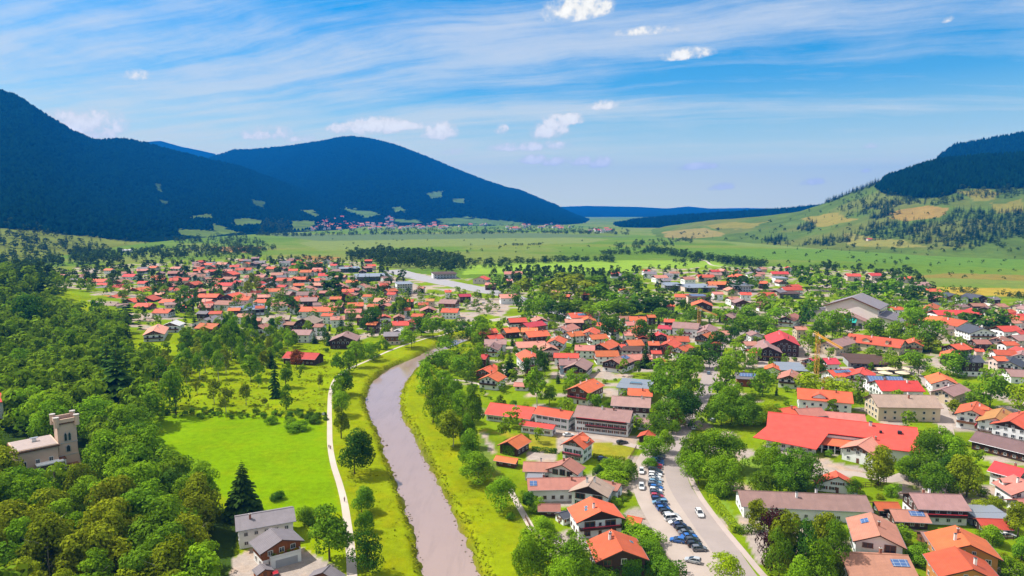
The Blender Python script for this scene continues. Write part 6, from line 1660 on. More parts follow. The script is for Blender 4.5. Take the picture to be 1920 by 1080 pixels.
stand([(700, 545), (960, 560), (900, 610), (800, 640), (760, 600)], 12, 'mdbsm', 6, 12, 300)
# slope and edge woods behind the village on the left
stand([(60, 500), (230, 490), (230, 470), (160, 462), (-200, 455), (-300, 500)], 15, 'dcmdc', 13, 20, 420)
stand([(125, 502), (238, 500), (228, 476), (135, 474)], 12, 'dcdmc', 15, 21, 420)
stand([(-250, 505), (125, 505), (135, 472), (-250, 455)], 12, 'dccmd', 17, 25, 900)
stand([(240, 492), (480, 482), (500, 470), (300, 466), (235, 478)], 14, 'dmdcm', 11, 17, 420)
# belt of trees in the valley
stand([(640, 478), (700, 500), (860, 512), (880, 500), (860, 482), (720, 472)], 13, 'dmdmd', 12, 19, 900)

# ---- individuals: up to 300 of a kind, those that show largest; the rest of the kind becomes one mass
def put_tree(t, me_only=False):
    kd, x, y, z, h, w, pr = t
    shp, leaf, nm, cat, words_, nat = KIND[kd]
    d = math.hypot(x, y); l = 0 if d < 340 else (1 if d < 640 else 2)
    z = max(zg1(x, y), -1.0)
    rz = trnd.uniform(0, 6.28)
    root = empty(nm, (x, y, z), rz)
    cm = trnd.choice(CROWN[(shp, l)])
    base_w = {'round': .84, 'oval': .62, 'birch': .5, 'bush': 1.2, 'column': .3, 'conifer': .34}[shp]
    sx = w / base_w
    o = obj('crown', cm, root, M[leaf], None, None, (sx, sx * trnd.uniform(.9, 1.1), h))
    if l < 2 or shp in ('birch',): obj('trunk', trnd.choice(TR[shp]), root, None, None, None, (max(h * .9, .1),) * 2 + (h,))
    tag(root, None, cat, {'conifer_tree': 'conifers', 'birch_tree': 'birches', 'shrub': 'garden and meadow shrubs', 'columnar_tree': 'columnar trees'}.get(nm, 'broadleaf trees'))
    hw = 'small' if h < 6 else 'low' if h < 9 else 'medium' if h < 12 else 'tall' if h < 16 else 'very tall' if h < 21 else 'towering'
    if nm == 'shrub': hw = 'small' if h < 2.2 else 'low' if h < 3.2 else 'large'
    TODO.append((root, f"{hw} {words_}", x, y))
by = {}
for t in TREES:
    px, py = proj(t[1], t[2], t[4] * .6)
    if px < -260 or px > 2180 or t[2] < 60: continue
    by.setdefault(KIND[t[0]][2], []).append((-(t[6] * .02 + t[4] * t[5] / (t[1] ** 2 + t[2] ** 2) * 10) if -60 < px < 1980 else 1 + px * 0, t))
REST_B = []; REST_C = []
TREE_LM = [('the dark path tree', 665, 888), ('the tall birch among the roofs', 1007, 762), ('the purple beech', 1446, 1070), ('the roadside lime tree', 1357, 1092), ('the lone meadow conifer', 457, 966), ('the twin dark conifers', 224, 765), ('the dry river tree', 850, 838),
           ('the river bend', 735, 690), ('the road fork', 1262, 826), ('the near path end', 660, 1080), ('the far path end', 800, 634), ('the broad pale road', 850, 535), ('the village crossroads', 1392, 622), ('the ochre field', 1800, 548), ('the meadow hedge', 420, 775)]
for ph, px, py in TREE_LM: LANDMARKS.append((ph, *at(px, py)))
for ph, px, py in (('the darkest corner of the wood', 40, 1100), ('the spruce slope', 20, 560), ('the mown meadow edge', 330, 900), ('the middle of the wood', 120, 960), ('the upper wood', 120, 690), ('the wood below the tower', 200, 1050), ('the village end of the wood', 220, 640), ('the tree belt in the valley', 760, 492), ('the grove behind the village', 1060, 545), ('the far gate of the village', 1560, 530), ('the market square', 1680, 694), ('the upper slope wood', 100, 480)): LANDMARKS.append((ph, *at(px, py)))
for nm, L in by.items():
    L.sort(key=lambda q: q[0])
    for i, (s, t) in enumerate(L):
        if i < 300 and s < 1: put_tree(t)
        elif s < 1 or t[2] < 700: (REST_C if t[0] == 'c' else REST_B).append(t)

def merged(name, items, mat, thin=1.0):
    Vs = []; T = []; g = np.random.default_rng(3)
    for t in items:
        kd, x, y, z, h, w, pr = t
        shp = KIND[kd][0]; V, tn = LOW[shp][g.integers(len(LOW[shp]))]
        if thin < 1: k = g.random(len(V)) < thin; V = V[k]; tn = tn[k]
        base_w = {'round': .84, 'oval': .62, 'birch': .5, 'bush': 1.2, 'column': .3, 'conifer': .34}[shp]
        a = g.uniform(0, 6.28); c, s = math.cos(a), math.sin(a); sx = w / base_w
        Q = V.copy(); Q[:, :, 0] = (V[:, :, 0] * c - V[:, :, 1] * s) * sx + x; Q[:, :, 1] = (V[:, :, 0] * s + V[:, :, 1] * c) * sx + y; Q[:, :, 2] = V[:, :, 2] * h + z
        Vs.append(Q); T.append(np.clip(tn * .5 + g.uniform(0, .5), 0, 1))
    me = quads_mesh(name, np.concatenate(Vs), mat, np.concatenate(T))
    o = obj(name, me); o['kind'] = 'stuff'
    return o
for L in (REST_B, REST_C):
    for t in L: t[3] = zg1(t[1], t[2])

# ---- far hedges, copses and bushes of the valley and the pasture hill
def scatter_far(poly, n, kinds, h0, h1, on_hill=False):
    out = []
    xs = [p[0] for p in poly]; ys = [p[1] for p in poly]; tries = 0
    while len(out) < n and tries < n * 12:
        tries += 1
        px, py = trnd.uniform(min(xs), max(xs)), trnd.uniform(min(ys), max(ys))
        if not bool(in_poly(np.array([px]), np.array([py]), poly)[0]): continue
        x, y, z = hit(px, py) if on_hill else (*at(px, py), 0.0)
        kd = trnd.choice(kinds); h = trnd.uniform(h0, h1)
        out.append([kd, x, y, z, h, h * KIND[kd][5] * trnd.uniform(.9, 1.2), 0])
    return out
def line_far(pts, n, kinds, h0, h1, jit=1.2):
    out = []
    for i in range(n):
        t = trnd.random() * (len(pts) - 1); k = min(int(t), len(pts) - 2); f = t - k
        px = pts[k][0] * (1 - f) + pts[k + 1][0] * f; py = pts[k][1] * (1 - f) + pts[k + 1][1] * f + trnd.uniform(-jit, jit)
        x, y, z = hit(px, py); kd = trnd.choice(kinds); h = trnd.uniform(h0, h1)
        out.append([kd, x, y, z, h, h * KIND[kd][5] * trnd.uniform(.9, 1.3), 0])
    return out
F = []
F += line_far([(860, 497), (940, 496), (1010, 494), (1060, 491), (1130, 490), (1150, 492)], 90, 'dmd', 9, 15)
F += line_far([(880, 505), (960, 500)], 20, 'dm', 6, 10)
F += line_far([(1210, 470), (1260, 478), (1320, 488), (1380, 495), (1432, 500)], 170, 'dmdc', 9, 17, 3)
F += line_far([(1130, 478), (1200, 476), (1260, 472)], 60, 'dm', 8, 13, 2)
F += scatter_far([(1150, 462), (1240, 452), (1300, 445), (1298, 456), (1240, 466), (1160, 472)], 70, 'dmc', 9, 17)
F += line_far([(1260, 492), (1310, 492)], 26, 'd', 5, 9, .6)
F += line_far([(958, 461), (1020, 459)], 30, 'd', 5, 8, .6)
F += line_far([(480, 441), (560, 443), (700, 440), (860, 439), (1000, 437), (1180, 440)], 300, 'dmd', 9, 16, 1.0)
F += scatter_far([(590, 418), (800, 420), (1060, 424), (1180, 432), (1180, 440), (900, 437), (590, 438)], 520, 'dmdm', 9, 15, True)
F += scatter_far([(482, 440), (500, 412), (540, 416), (552, 440)], 130, 'dc', 14, 22, True)
F += scatter_far([(400, 452), (480, 450), (520, 470), (440, 476)], 70, 'dmc', 9, 16, True)
F += scatter_far([(300, 448), (460, 440), (480, 465), (330, 462)], 110, 'dcc', 12, 20, True)
F += scatter_far([(10, 438), (60, 430), (280, 452), (300, 462), (180, 455)], 26, 'dm', 6, 12, True)
F += scatter_far([(620, 448), (1160, 450), (1200, 480), (900, 476), (640, 470)], 45, 'dsmz', 3, 8)
F += scatter_far([(1200, 505), (1500, 470), (1920, 480), (1920, 530), (1560, 505), (1430, 500)], 70, 'dszm', 3, 9)
F += scatter_far([(1250, 440), (1500, 410), (1650, 400), (1920, 400), (1920, 480), (1500, 470)], 190, 'dcszc', 5, 13, True)
F += scatter_far([(1500, 400), (1580, 372), (1650, 368), (1640, 400), (1520, 420)], 40, 'dcc', 8, 15, True)
for p, n in ((P_WOOD[1], 950), (P_WOOD[2], 70), (P_WOOD[3], 60), (P_WOOD[4], 60), (P_WOOD[5], 60), (P_WOOD[6], 60), (P_WOOD[7], 30)):
    F += scatter_far([(a, min(max(b, 0), 1000)) for a, b in p if a < 2100] if p is not P_WOOD[1] else [(a if a < 2000 else 2000, b) for a, b in p], n, 'cccc', 13, 23, True)
F += line_far([(1545, 383), (1580, 368), (1620, 354), (1655, 340)], 130, 'cc', 13, 24, 2.5)
F += scatter_far([(1560, 398), (1600, 372), (1645, 352), (1700, 374), (1660, 398), (1600, 408)], 110, 'cccd', 10, 20, True)
F += scatter_far([(1650, 362), (1711, 371), (1766, 371), (1810, 353), (1920, 354), (1920, 372), (1820, 372), (1770, 386), (1700, 384)], 150, 'cccd', 11, 20, True)
F += line_far([(1780, 546), (1830, 552), (1920, 560)], 20, 'm', 5, 9, 2)
o = merged('distant_hedges', [t for t in F if t[0] != 'c'] , M['far_broad'], .6)
o = merged('distant_conifers', [t for t in F if t[0] == 'c'] + REST_C, M['far_con'], 1.0)
R_near = [t for t in REST_B if t[2] < 800]; R_far = [t for t in REST_B if t[2] >= 800]
if R_near: merged('treetops', R_near, M['treetop'])
if R_far: merged('distant_trees', R_far, M['far_broad'])

# ---- conifer forest on the mountains: one mass for each slope
def forest(name, hill, n, hh, t0, t1, keep, fat=(.24, .40)):
    g = np.random.default_rng(len(name) * 13)
    h = HILLS[hill]
    a = g.uniform(h.a[0] + .02, h.a[-1] - .01, n); t = np.sqrt(g.uniform(t0 ** 2, t1 ** 2, n))
    zr, yr, yf = h.par(a); y = yf + t * (yr - yf); x = a * y; z = h.z(x, y)
    px, py = proj(x, y, z)
    k = keep(px, py) & (z > -1) & (px < 2300) & (px > -700)
    x, y, z = x[k], y[k], z[k]; n = len(x)
    H = g.uniform(.65, 1.2, n) * hh; Rr = H * g.uniform(*fat, n)
    ph = g.uniform(0, 6.28, n); K = 6
    ang = ph[:, None] + np.arange(K)[None, :] * 2 * np.pi / K; jr = g.uniform(.75, 1.2, (n, K))
    ring = np.stack([x[:, None] + np.cos(ang) * Rr[:, None] * jr, y[:, None] + np.sin(ang) * Rr[:, None] * jr, (z + H * .08)[:, None] + g.uniform(-.05, .05, (n, K)) * H[:, None]], -1)
    apex = np.stack([x + g.normal(0, .4, n), y, z + H], -1)[:, None, :]
    V = np.concatenate([ring, apex], 1).reshape(-1, 3)
    b = (np.arange(n) * (K + 1))[:, None]
    i = np.arange(K)[None, :]
    F_ = np.stack([b + i, b + (i + 1) % K, b + K + 0 * i], -1).reshape(-1, 3)
    o = obj(name, tris_mesh(name, V, F_, M['far_leaf'], np.repeat(g.uniform(0, 1, n), K))); o['kind'] = 'stuff'
def outside(polys):
    def f(px, py):
        k = np.ones(px.shape, bool)
        for p in polys: k &= ~in_poly(px, py, p)
        return k
    return f
def inside0(px, py): return in_poly(px, py, P_WOOD[0])
forest('mountain_forest', 'mountain_slope', 60000, 13, .08, 1.0, outside(L_MEADOW), (.42, .75))
forest('mountain_forest', 'mountain_peak', 60000, 14, .10, 1.0, outside(M_MEADOW), (.55, .95))
forest('mountain_forest', 'mountain_wooded', 16000, 18, .05, 1.0, outside([]))
forest('mountain_forest', 'hill_pasture', 36000, 18, .25, 1.02, inside0)
forest('mountain_forest', 'hill_wooded', 9000, 20, .05, 1.0, outside([]))

# ------------------------------------------------------------------ clipped hedges
def hedge(pts, width, h, mat, label, seed):
    P = np.array([at(*p) for p in pts]); Q, _ = densify(P, None, .5); g = np.random.default_rng(seed)
    n = len(Q) * 34; i = g.integers(0, len(Q) - 1, n); f = g.random(n)[:, None]; c = Q[i] * (1 - f) + Q[i + 1] * f
    t = Q[i + 1] - Q[i]; t /= np.linalg.norm(t, axis=1)[:, None]; nr = np.stack([-t[:, 1], t[:, 0]], 1)
    s = g.integers(0, 3, n); o = np.where(s == 2, g.uniform(-1, 1, n), np.where(s == 0, -1, 1)); z = np.where(s == 2, h, g.uniform(0, h, n)) + g.normal(0, .07, n)
    C = np.concatenate([c + nr * (o * width / 2 + g.normal(0, .07, n))[:, None], z[:, None]], 1)
    Nn = np.concatenate([nr * np.where(s == 2, 0, o)[:, None], np.where(s == 2, 1.0, .25)[:, None]], 1) + g.normal(0, .35, (n, 3))
    V = quads_from(C, Nn, g.uniform(.3, .6, n), g)
    o = obj('hedge', quads_mesh('hedge', V, mat, g.random(n))); tag(o, label, 'hedge', 'clipped hedges')
hedge([(1334, 938), (1350, 958), (1374, 990), (1380, 1000)], 2.2, 2.2, M['leaf_l'], 'bright yellow green clipped hedge along the main road footway', 1)
hedge([(1380, 1000), (1412, 998), (1430, 994)], 2.0, 2.2, M['leaf_m'], 'dark clipped hedge running back from the roadside hedge corner', 2)
hedge([(1105, 1079), (1200, 1078), (1285, 1076)], 3, 3.2, M['leaf_d'], 'tall dark clipped hedge in front of the dark chalet', 3)
hedge([(997, 846), (1044, 850)], 1.6, 1.8, M['leaf_d'], 'dark hedge at the lower edge of the yellow lawn', 4)
hedge([(1112, 858), (1172, 864)], 1.4, 1.4, M['leaf_o'], 'low brownish hedge below the lawn by the parking lane', 5)
hedge([(1420, 850), (1445, 856)], 2.0, 1.8, M['leaf_d'], 'short dark hedge under the wall of the big red hall', 6)
hedge([(862, 707), (880, 710), (900, 712)], 2.4, 2.2, M['leaf_m'], 'hedge beside the lane at the blue balcony house', 7)
hedge([(905, 690), (870, 694)], 2.4, 2.4, M['leaf_d'], 'dark hedge behind the lane near the small timber house', 8)

# ------------------------------------------------------------------ cars
def car_meshes():
    out = {}
    def lathe(prof, hw):
        """body: rings across the car along its length; prof (y, z0, z1, half width at sill, half width at shoulder)"""
        b = MB(); vs = []; n = len(prof)
        for y, z0, z1, w0, w1 in prof:
            vs += [(-w0 * .92, y, z0), (-w0, y, z0 + .12), (-w1, y, z1 - .12), (-w1 * .90, y, z1), (w1 * .90, y, z1), (w1, y, z1 - .12), (w0, y, z0 + .12), (w0 * .92, y, z0)]
        fs = []
        for i in range(n - 1):
            for k in range(8): fs.append((i * 8 + k, i * 8 + (k + 1) % 8, (i + 1) * 8 + (k + 1) % 8, (i + 1) * 8 + k))
        fs.append(tuple(range(7, -1, -1))); fs.append(tuple((n - 1) * 8 + k for k in range(8)))
        fs = [tuple(reversed(f)) for f in fs]
        b.add(vs, fs); return b
    for key, L, hh, roof0, roof1 in (('hatchback', 4.1, 1.47, -.25, -1.75), ('estate', 4.6, 1.48, -.30, -2.1), ('van', 4.8, 1.9, .55, -2.25), ('saloon', 4.6, 1.42, -.30, -1.35)):
        h = L / 2; hood = .92 if key != 'van' else 1.1
        b = lathe([(-h, .35, .82, .72, .70), (-h + .12, .24, .95, .82, .82), (-h + .6, .2, hood + .03, .86, .86), (-.6, .2, hood, .88, .88), (.3, .2, hood, .88, .88), (.9, .2, hood - .03, .87, .86), (h - .45, .22, hood - .15, .84, .80), (h - .1, .26, hood - .25, .78, .74), (h, .34, .62, .68, .66)], .88)
        # roof skin
        y0, y1 = roof0, roof1
        vs = []
        for y, w, z in ((y0 + .05, .62, hh - .05), (y0 - .35, .66, hh), (y1 + .3, .66, hh - .01), (y1 + .02, .60, hh - .07)): vs += [(-w, y, z), (w, y, z), (w * .94, y, z + .035), (-w * .94, y, z + .035)]
        fs = []
        for i in range(3):
            for k in range(4): fs.append((i * 4 + k, i * 4 + (k + 1) % 4, (i + 1) * 4 + (k + 1) % 4, (i + 1) * 4 + k))
        fs += [(0, 1, 2, 3), (15, 14, 13, 12)]
        b.add(vs, fs)
        for sx in (-1, 1): b.box((sx * .97, .62, hood + .06), (.2, .12, .14))     # mirrors
        for sx in (-1, 1):                                                        # roof pillars
            for (ya, za, yb, zb_) in ((1.05 if key != 'van' else 1.5, hood - .02, y0 + .02, hh - .02), (y1 - .28, hood, y1 + .05, hh - .04), ((y0 + y1) / 2, hood, (y0 + y1) / 2, hh - .02)):
                b.tube([(sx * .84, ya, za), (sx * .66, yb, zb_)], .05, 5)
        me = b.mesh('body'); me.polygons.foreach_set('use_smooth', [False] * len(me.polygons)); out[key, 'body'] = me
        ws = 1.0 if key != 'van' else 1.45
        g = MB(); vs = []
        for y, w, z in ((ws, .80, hood - .02), (y0, .63, hh - .04), (y1 + .04, .61, hh - .06), (y1 - .26, .80, hood)): vs += [(-w, y, z), (w, y, z)]
        g.add(vs + [(-.8, ws, hood - .06), (.8, ws, hood - .06), (-.8, y1 - .26, hood - .06), (.8, y1 - .26, hood - .06)], [(0, 1, 3, 2), (2, 3, 5, 4), (4, 5, 7, 6), (0, 2, 4, 6), (1, 7, 5, 3), (0, 6, 10, 8), (1, 9, 11, 7), (8, 10, 11, 9)])
        out[key, 'glass'] = g.mesh('windows', M['glass']); out[key, 'L'] = L; out[key, 'hood'] = hood
    b = MB(); n = 16
    b.tube([(-.1, 0, 0), (.1, 0, 0)], .32, n, M['dmetal']); out['wheel'] = b.mesh('tyre')
    b = MB(); b.tube([(-.11, 0, 0), (.11, 0, 0)], .2, 10, M['metal']); out['rim'] = b.mesh('rim')
    b = MB(); b.box((0, 0, 0), (.36, .08, .16), M['wtrim']); out['headlight'] = b.mesh('headlight')
    b = MB(); b.box((0, 0, 0), (.22, .06, .26), plain('tail_lamp_red', (.3, .01, .01), .3)); out['taillight'] = b.mesh('tail_light')
    return out
CM = car_meshes()
PAINT = {k: paint_mat('car_' + k.replace(' ', '_'), c) for k, c in {'white': (.62, .62, .62), 'silver': (.36, .37, .38), 'grey': (.12, .125, .135), 'black': (.012, .012, .014), 'dark blue': (.015, .03, .10), 'blue': (.02, .11, .36), 'light blue': (.13, .25, .36), 'red': (.36, .015, .025), 'dark grey': (.04, .045, .055), 'crimson': (.33, .02, .08)}.items()}
def car(px, py, yaw, kind, colr, label, group='cars parked and driving in the village', xy=None):
    x, y = at(px, py, .7) if xy is None else xy
    root = empty('car', (x, y, .035), yaw); root.scale = (1.12, 1.12, 1.12)
    obj('body', CM[kind, 'body'], root, PAINT[colr]); obj('windows', CM[kind, 'glass'], root)
    L = CM[kind, 'L']
    for sx in (-1, 1):
        for sy in (1, -1):
            t = obj('wheel', CM['wheel'], root, None, (sx * .80, sy * (L / 2 - .82), .33)); obj('rim', CM['rim'], t)
        obj('headlight', CM['headlight'], root, None, (sx * .56, L / 2 - .10, .62)); obj('tail_light', CM['taillight'], root, None, (sx * .66, -L / 2 + .05, .78))
    tag(root, label, 'car', group)
ROW = np.array([at(*p, .7) for p in [(1236, 850), (1230, 878), (1229, 905), (1233, 930), (1243, 950), (1259, 968), (1279, 990), (1300, 1014), (1316, 1036), (1334, 1064), (1352, 1092)]])
RQ2, _ = densify(ROW, None, .2)
seq = 'dark grey,dark blue,grey,blue,blue,crimson,red,dark grey,black,white,white,silver,light blue,grey,blue,white,dark grey,red,dark blue,light blue,dark blue,blue,black,silver,white,white,dark blue,black,grey,blue,dark grey,black,grey'.split(',')
ORDW = 'first second third fourth fifth sixth seventh eighth ninth tenth eleventh twelfth thirteenth fourteenth fifteenth sixteenth seventeenth eighteenth nineteenth twentieth twenty-first twenty-second twenty-third twenty-fourth twenty-fifth twenty-sixth twenty-seventh twenty-eighth twenty-ninth thirtieth thirty-first thirty-second thirty-third thirty-fourth thirty-fifth'.split()
ds = np.r_[0, np.cumsum(np.linalg.norm(np.diff(RQ2, axis=0), axis=1))]
step = 2.5; nrow = min(len(seq), int(ds[-1] / step))
crnd = random.Random(4)
for i in range(nrow):
    k = int(np.argmin(abs(ds - (i + .3) * step))); k = min(max(k, 3), len(RQ2) - 4)
    t = RQ2[k + 3] - RQ2[k - 3]; ang = math.atan2(t[1], t[0])
    yaw = ang + (0 if crnd.random() < .6 else math.pi) + crnd.uniform(-.05, .05)      # the length lies across the row
    c_ = seq[i % len(seq)]; kd = 'van' if i in (24,) else crnd.choice(['hatchback', 'hatchback', 'estate', 'saloon'])
    n_ = np.array([-t[1], t[0]]) / np.linalg.norm(t)
    p = RQ2[k] + n_ * crnd.uniform(-.35, .35)
    car(0, 0, yaw, kd, c_, f"{c_} {kd} in the parked row, {ORDW[i]} counted from the roadside trees", 'cars parked in the row', tuple(p))
def along(pts):
    a, b_ = Vector(at(*pts[0])), Vector(at(*pts[1])); d = b_ - a; return math.atan2(-d.x, d.y)
car(1312, 962, along([(1306, 955), (1320, 978)]), 'estate', 'white', 'white estate car driving alone on the main road')
car(1203, 883, along([(1203, 876), (1205, 900)]), 'hatchback', 'white', 'white hatchback in the parking lane near the fork')
car(1203, 912, along([(1205, 900), (1210, 930)]), 'hatchback', 'white', 'white hatchback in the parking lane beside the crimson cars')
car(1270, 1012, R(70), 'hatchback', 'blue', 'bright blue car standing apart from the parked row')
car(1299, 1050, R(64), 'hatchback', 'silver', 'silver hatchback in the parking lane near its lower end')
car(1229, 1036, R(-80), 'estate', 'black', 'black estate car beside the dark ivy covered chalet')
car(1167, 829, R(-68), 'estate', 'black', 'black estate car on the lane beside the yellow lawn')
car(1066, 815, R(-80), 'saloon', 'white', 'white saloon in front of the big white inn')
car(1131, 860, R(-80), 'hatchback', 'dark blue', 'dark blue hatchback beside the tall dormer house')
car(1301, 801, along([(1290, 800), (1297, 776)]), 'hatchback', 'white', 'white hatchback on the main road under the avenue trees')
car(1334, 787, R(20), 'hatchback', 'silver', 'silver hatchback pulled off the road by the avenue trees')
car(515, 1076, R(30), 'hatchback', 'red', 'red hatchback below the white terrace garage')
car(1329, 699, along([(1333, 695), (1340, 670)]), 'hatchback', 'light blue', 'light blue car far up the tree lined road')
car(1815, 640, R(85), 'saloon', 'silver', 'silver saloon parked before the dark gabled house')
car(1888, 1003, R(-85), 'estate', 'white', 'white estate car beside the small round garden tree')
car(1588, 655, R(-80), 'hatchback', 'white', 'white hatchback in front of the huge orange inn')
for i, (px, py, c_) in enumerate([(860, 572, 'white'), (872, 573, 'silver'), (884, 574, 'white'), (896, 572, 'grey'), (865, 566, 'silver'), (880, 567, 'white'), (893, 566, 'dark blue'), (905, 568, 'white')]):
    car(px, py, R(80), 'hatchback', c_, f"{c_} hatchback on the small car park by the pale road, {ORDW[i]} car there", 'cars on the small car park')

# ------------------------------------------------------------------ people on the paths
def figure_mesh(seed):
    rnd = random.Random(seed)
    st = rnd.uniform(.14, .24)
    J = [('pelvis', (0, 0, .95), .14), ('waist', (0, 0, 1.10), .13), ('chest', (0, .01, 1.32), .155), ('neck', (0, 0, 1.50), .06), ('head', (0, .02, 1.66), .105), ('top', (0, .01, 1.76), .07),
         ('shL', (-.19, 0, 1.42), .065), ('elL', (-.25, -st * .5, 1.14), .045), ('haL', (-.24, st * .2, .90), .035), ('shR', (.19, 0, 1.42), .065), ('elR', (.25, st * .5, 1.14), .045), ('haR', (.24, st * 1.0, .92), .035),
         ('hiL', (-.10, 0, .88), .105), ('knL', (-.10, st * .7, .50), .07), ('anL', (-.10, st * .6, .09), .045), ('toL', (-.10, st * .6 + .16, .04), .04), ('hiR', (.10, 0, .88), .105), ('knR', (.10, -st * .2, .50), .07), ('anR', (.10, -st * 1.2, .12), .045), ('toR', (.10, -st * 1.2 + .15, .05), .04)]
    E = ['pelvis waist', 'waist chest', 'chest neck', 'neck head', 'head top', 'chest shL', 'shL elL', 'elL haL', 'chest shR', 'shR elR', 'elR haR', 'pelvis hiL', 'hiL knL', 'knL anL', 'anL toL', 'pelvis hiR', 'hiR knR', 'knR anR', 'anR toR']
    return J, E
def person(px, py, yaw, shirt, trousers, hair, label, seed):
    x, y = at(px, py); J, E = figure_mesh(seed)
    root = empty('person', (x, y, .04), yaw)
    def skin(name, keep, grow, mat):
        ix = {n: i for i, (n, _, _) in enumerate([j for j in J if j[0] in keep])}
        me = bpy.data.meshes.new(name); me.from_pydata([p for n, p, r in J if n in keep], [tuple(ix[q] for q in e.split()) for e in E if all(q in keep for q in e.split())], [])
        me.materials.append(mat); o = obj(name, me, root); o.modifiers.new('skin', 'SKIN')
        for i, (n, p, r) in enumerate([j for j in J if j[0] in keep]):
            me.skin_vertices[0].data[i].radius = (r * grow, r * grow); me.skin_vertices[0].data[i].use_root = i == 0
        sm = o.modifiers.new('sub', 'SUBSURF'); sm.levels = 1; sm.render_levels = 1
        return o
    skin('body', [j[0] for j in J], 1.0, SKINM)
    skin('shirt', ['waist', 'chest', 'shL', 'elL', 'shR', 'elR'], 1.18, shirt)
    skin('trousers', ['pelvis', 'hiL', 'knL', 'anL', 'hiR', 'knR', 'anR'], 1.16, trousers)
    b = MB(); b.poly([(.115 * math.cos(a * .785), -.015 + .115 * math.sin(a * .785)) for a in range(8)], 1.66, 1.80, hair); obj('hair', b.mesh('hair'), root)
    tag(root, label, 'person', 'people out walking')
SKINM = plain('skin', (.45, .26, .19), .6); cl = {k: plain('cloth_' + k, c) for k, c in {'black': (.015, .015, .018), 'white': (.6, .6, .6), 'navy': (.02, .03, .09), 'red': (.35, .03, .03), 'tan': (.3, .2, .12)}.items()}
person(646, 941, 0.1, cl['black'], cl['navy'], cl['black'], 'walker in black shirt on the pale river path near the white house', 1)
person(617, 841, 3.1, cl['navy'], cl['black'], cl['tan'], 'walker in navy shirt, one of a pair on the river path', 2)
person(620, 843, 3.2, cl['red'], cl['black'], cl['black'], 'walker in red shirt, one of a pair on the river path', 3)
person(619, 742, 0, cl['black'], cl['tan'], cl['black'], 'walker in black shirt at the upper river path', 4)
person(1251, 838, 1.5, cl['black'], cl['black'], cl['tan'], 'pedestrian in black under the roadside tree at the fork', 5)
person(1240, 836, -1.0, cl['white'], cl['navy'], cl['black'], 'pedestrian in white shirt by the roadside tree', 6)
# notice board beside the path
x, y = at(606, 782); nb = empty('notice_board', (x, y, 0), R(20))
for sx in (-.7, .7):
    b = MB(); b.box((sx, 0, 1.1), (.12, .12, 2.2), M['mwood']); obj('post', b.mesh('post'), nb)
b = MB(); b.box((0, 0, 1.6), (1.24, .08, 1.1), M['wtrim']); obj('board', b.mesh('board'), nb)
tag(nb, 'pale notice board on two posts beside the river path', 'notice board')

# ------------------------------------------------------------------ stones along the waterline
g = np.random.default_rng(77); Vs = []; Fs = []; nb = 0
ico = [(0, 0, 1), (.89, 0, .45), (.28, .85, .45), (-.72, .53, .45), (-.72, -.53, .45), (.28, -.85, .45), (.72, .53, -.45), (-.28, .85, -.45), (-.89, 0, -.45), (-.28, -.85, -.45), (.72, -.53, -.45), (0, 0, -1)]
icf = [(0, 1, 2), (0, 2, 3), (0, 3, 4), (0, 4, 5), (0, 5, 1), (1, 6, 2), (2, 7, 3), (3, 8, 4), (4, 9, 5), (5, 10, 1), (2, 6, 7), (3, 7, 8), (4, 8, 9), (5, 9, 10), (1, 10, 6), (11, 7, 6), (11, 8, 7), (11, 9, 8), (11, 10, 9), (11, 6, 10)]
ico = np.array(ico)
for k in range(520):
    i = g.integers(0, len(RQ)); s = g.choice([-1, 1]); o_ = RW[i] * s + s * g.normal(-.2, .7)
    if RQ[i][1] > 420: continue
    x, y = RQ[i] + nrm[i] * o_; sc_ = g.uniform(.12, .40) * (1.8 if g.random() < .06 else 1)
    V = ico * g.uniform(.7, 1.25, ico.shape) * sc_ * np.array([1, 1, .6]) + np.array([x, y, WATER + .05]); Vs.append(V); Fs += [(a + nb, b + nb, c + nb) for a, b, c in icf]; nb += 12
o = obj('river_stones', tris_mesh('river_stones', np.concatenate(Vs), np.array(Fs), plain('river_stone', (.20, .165, .13), .9))); o['kind'] = 'stuff'

# ------------------------------------------------------------------ tall grass and weeds on the banks and the unmown meadow
g = np.random.default_rng(55); C = []
def tufts(poly, n, hmax):
    W = [at(*p) for p in poly]; xs = [p[0] for p in W]; ys = [p[1] for p in W]
    x = g.uniform(min(xs), max(xs), n * 4); y = g.uniform(min(ys), max(ys), n * 4)
    k = in_poly(x, y, W) & (fbm(x / 7, y / 7, 71, 2) + g.normal(0, .08, len(x)) > .5); x, y = x[k][:n], y[k][:n]
    rd_ = river_d(x, y); ok = (rd_ > .3)
    for Q, w_ in STRIPS[:6]:
        for i in range(0, len(Q), 2): ok &= np.hypot(x - Q[i, 0], y - Q[i, 1]) > w_[i] / 2 + 1.2
    x, y = x[ok], y[ok]
    for a, b_, z in zip(x, y, zbase(x, y)): C.append((a, b_, z, g.uniform(.3, 1) * hmax))
tufts([(640, 700), (700, 700), (690, 790), (740, 920), (800, 1090), (700, 1090), (650, 930), (628, 800)], 900, .45)
tufts([(760, 700), (800, 720), (840, 820), (920, 960), (990, 1090), (905, 1090), (840, 880), (755, 770)], 1300, .45)
tufts([(275, 780), (300, 680), (420, 620), (640, 640), (612, 790)], 2200, .9)
for i in range(0, len(RQ)):
    if RQ[i][1] > 450: break
    for s in (-1, 1):
        for q in range(3):
            p = RQ[i] + nrm[i] * s * (RW[i] + g.uniform(.9, 3.0)); C.append((p[0], p[1], float(zbase(p[:1], p[1:])[0]), g.uniform(.25, .7)))
C = np.array(C); n = len(C); Vs = []
P3 = np.repeat(C[:, :3], 4, 0) + np.concatenate([g.normal(0, .28, (n * 4, 2)), np.zeros((n * 4, 1))], 1); H = np.repeat(C[:, 3], 4)
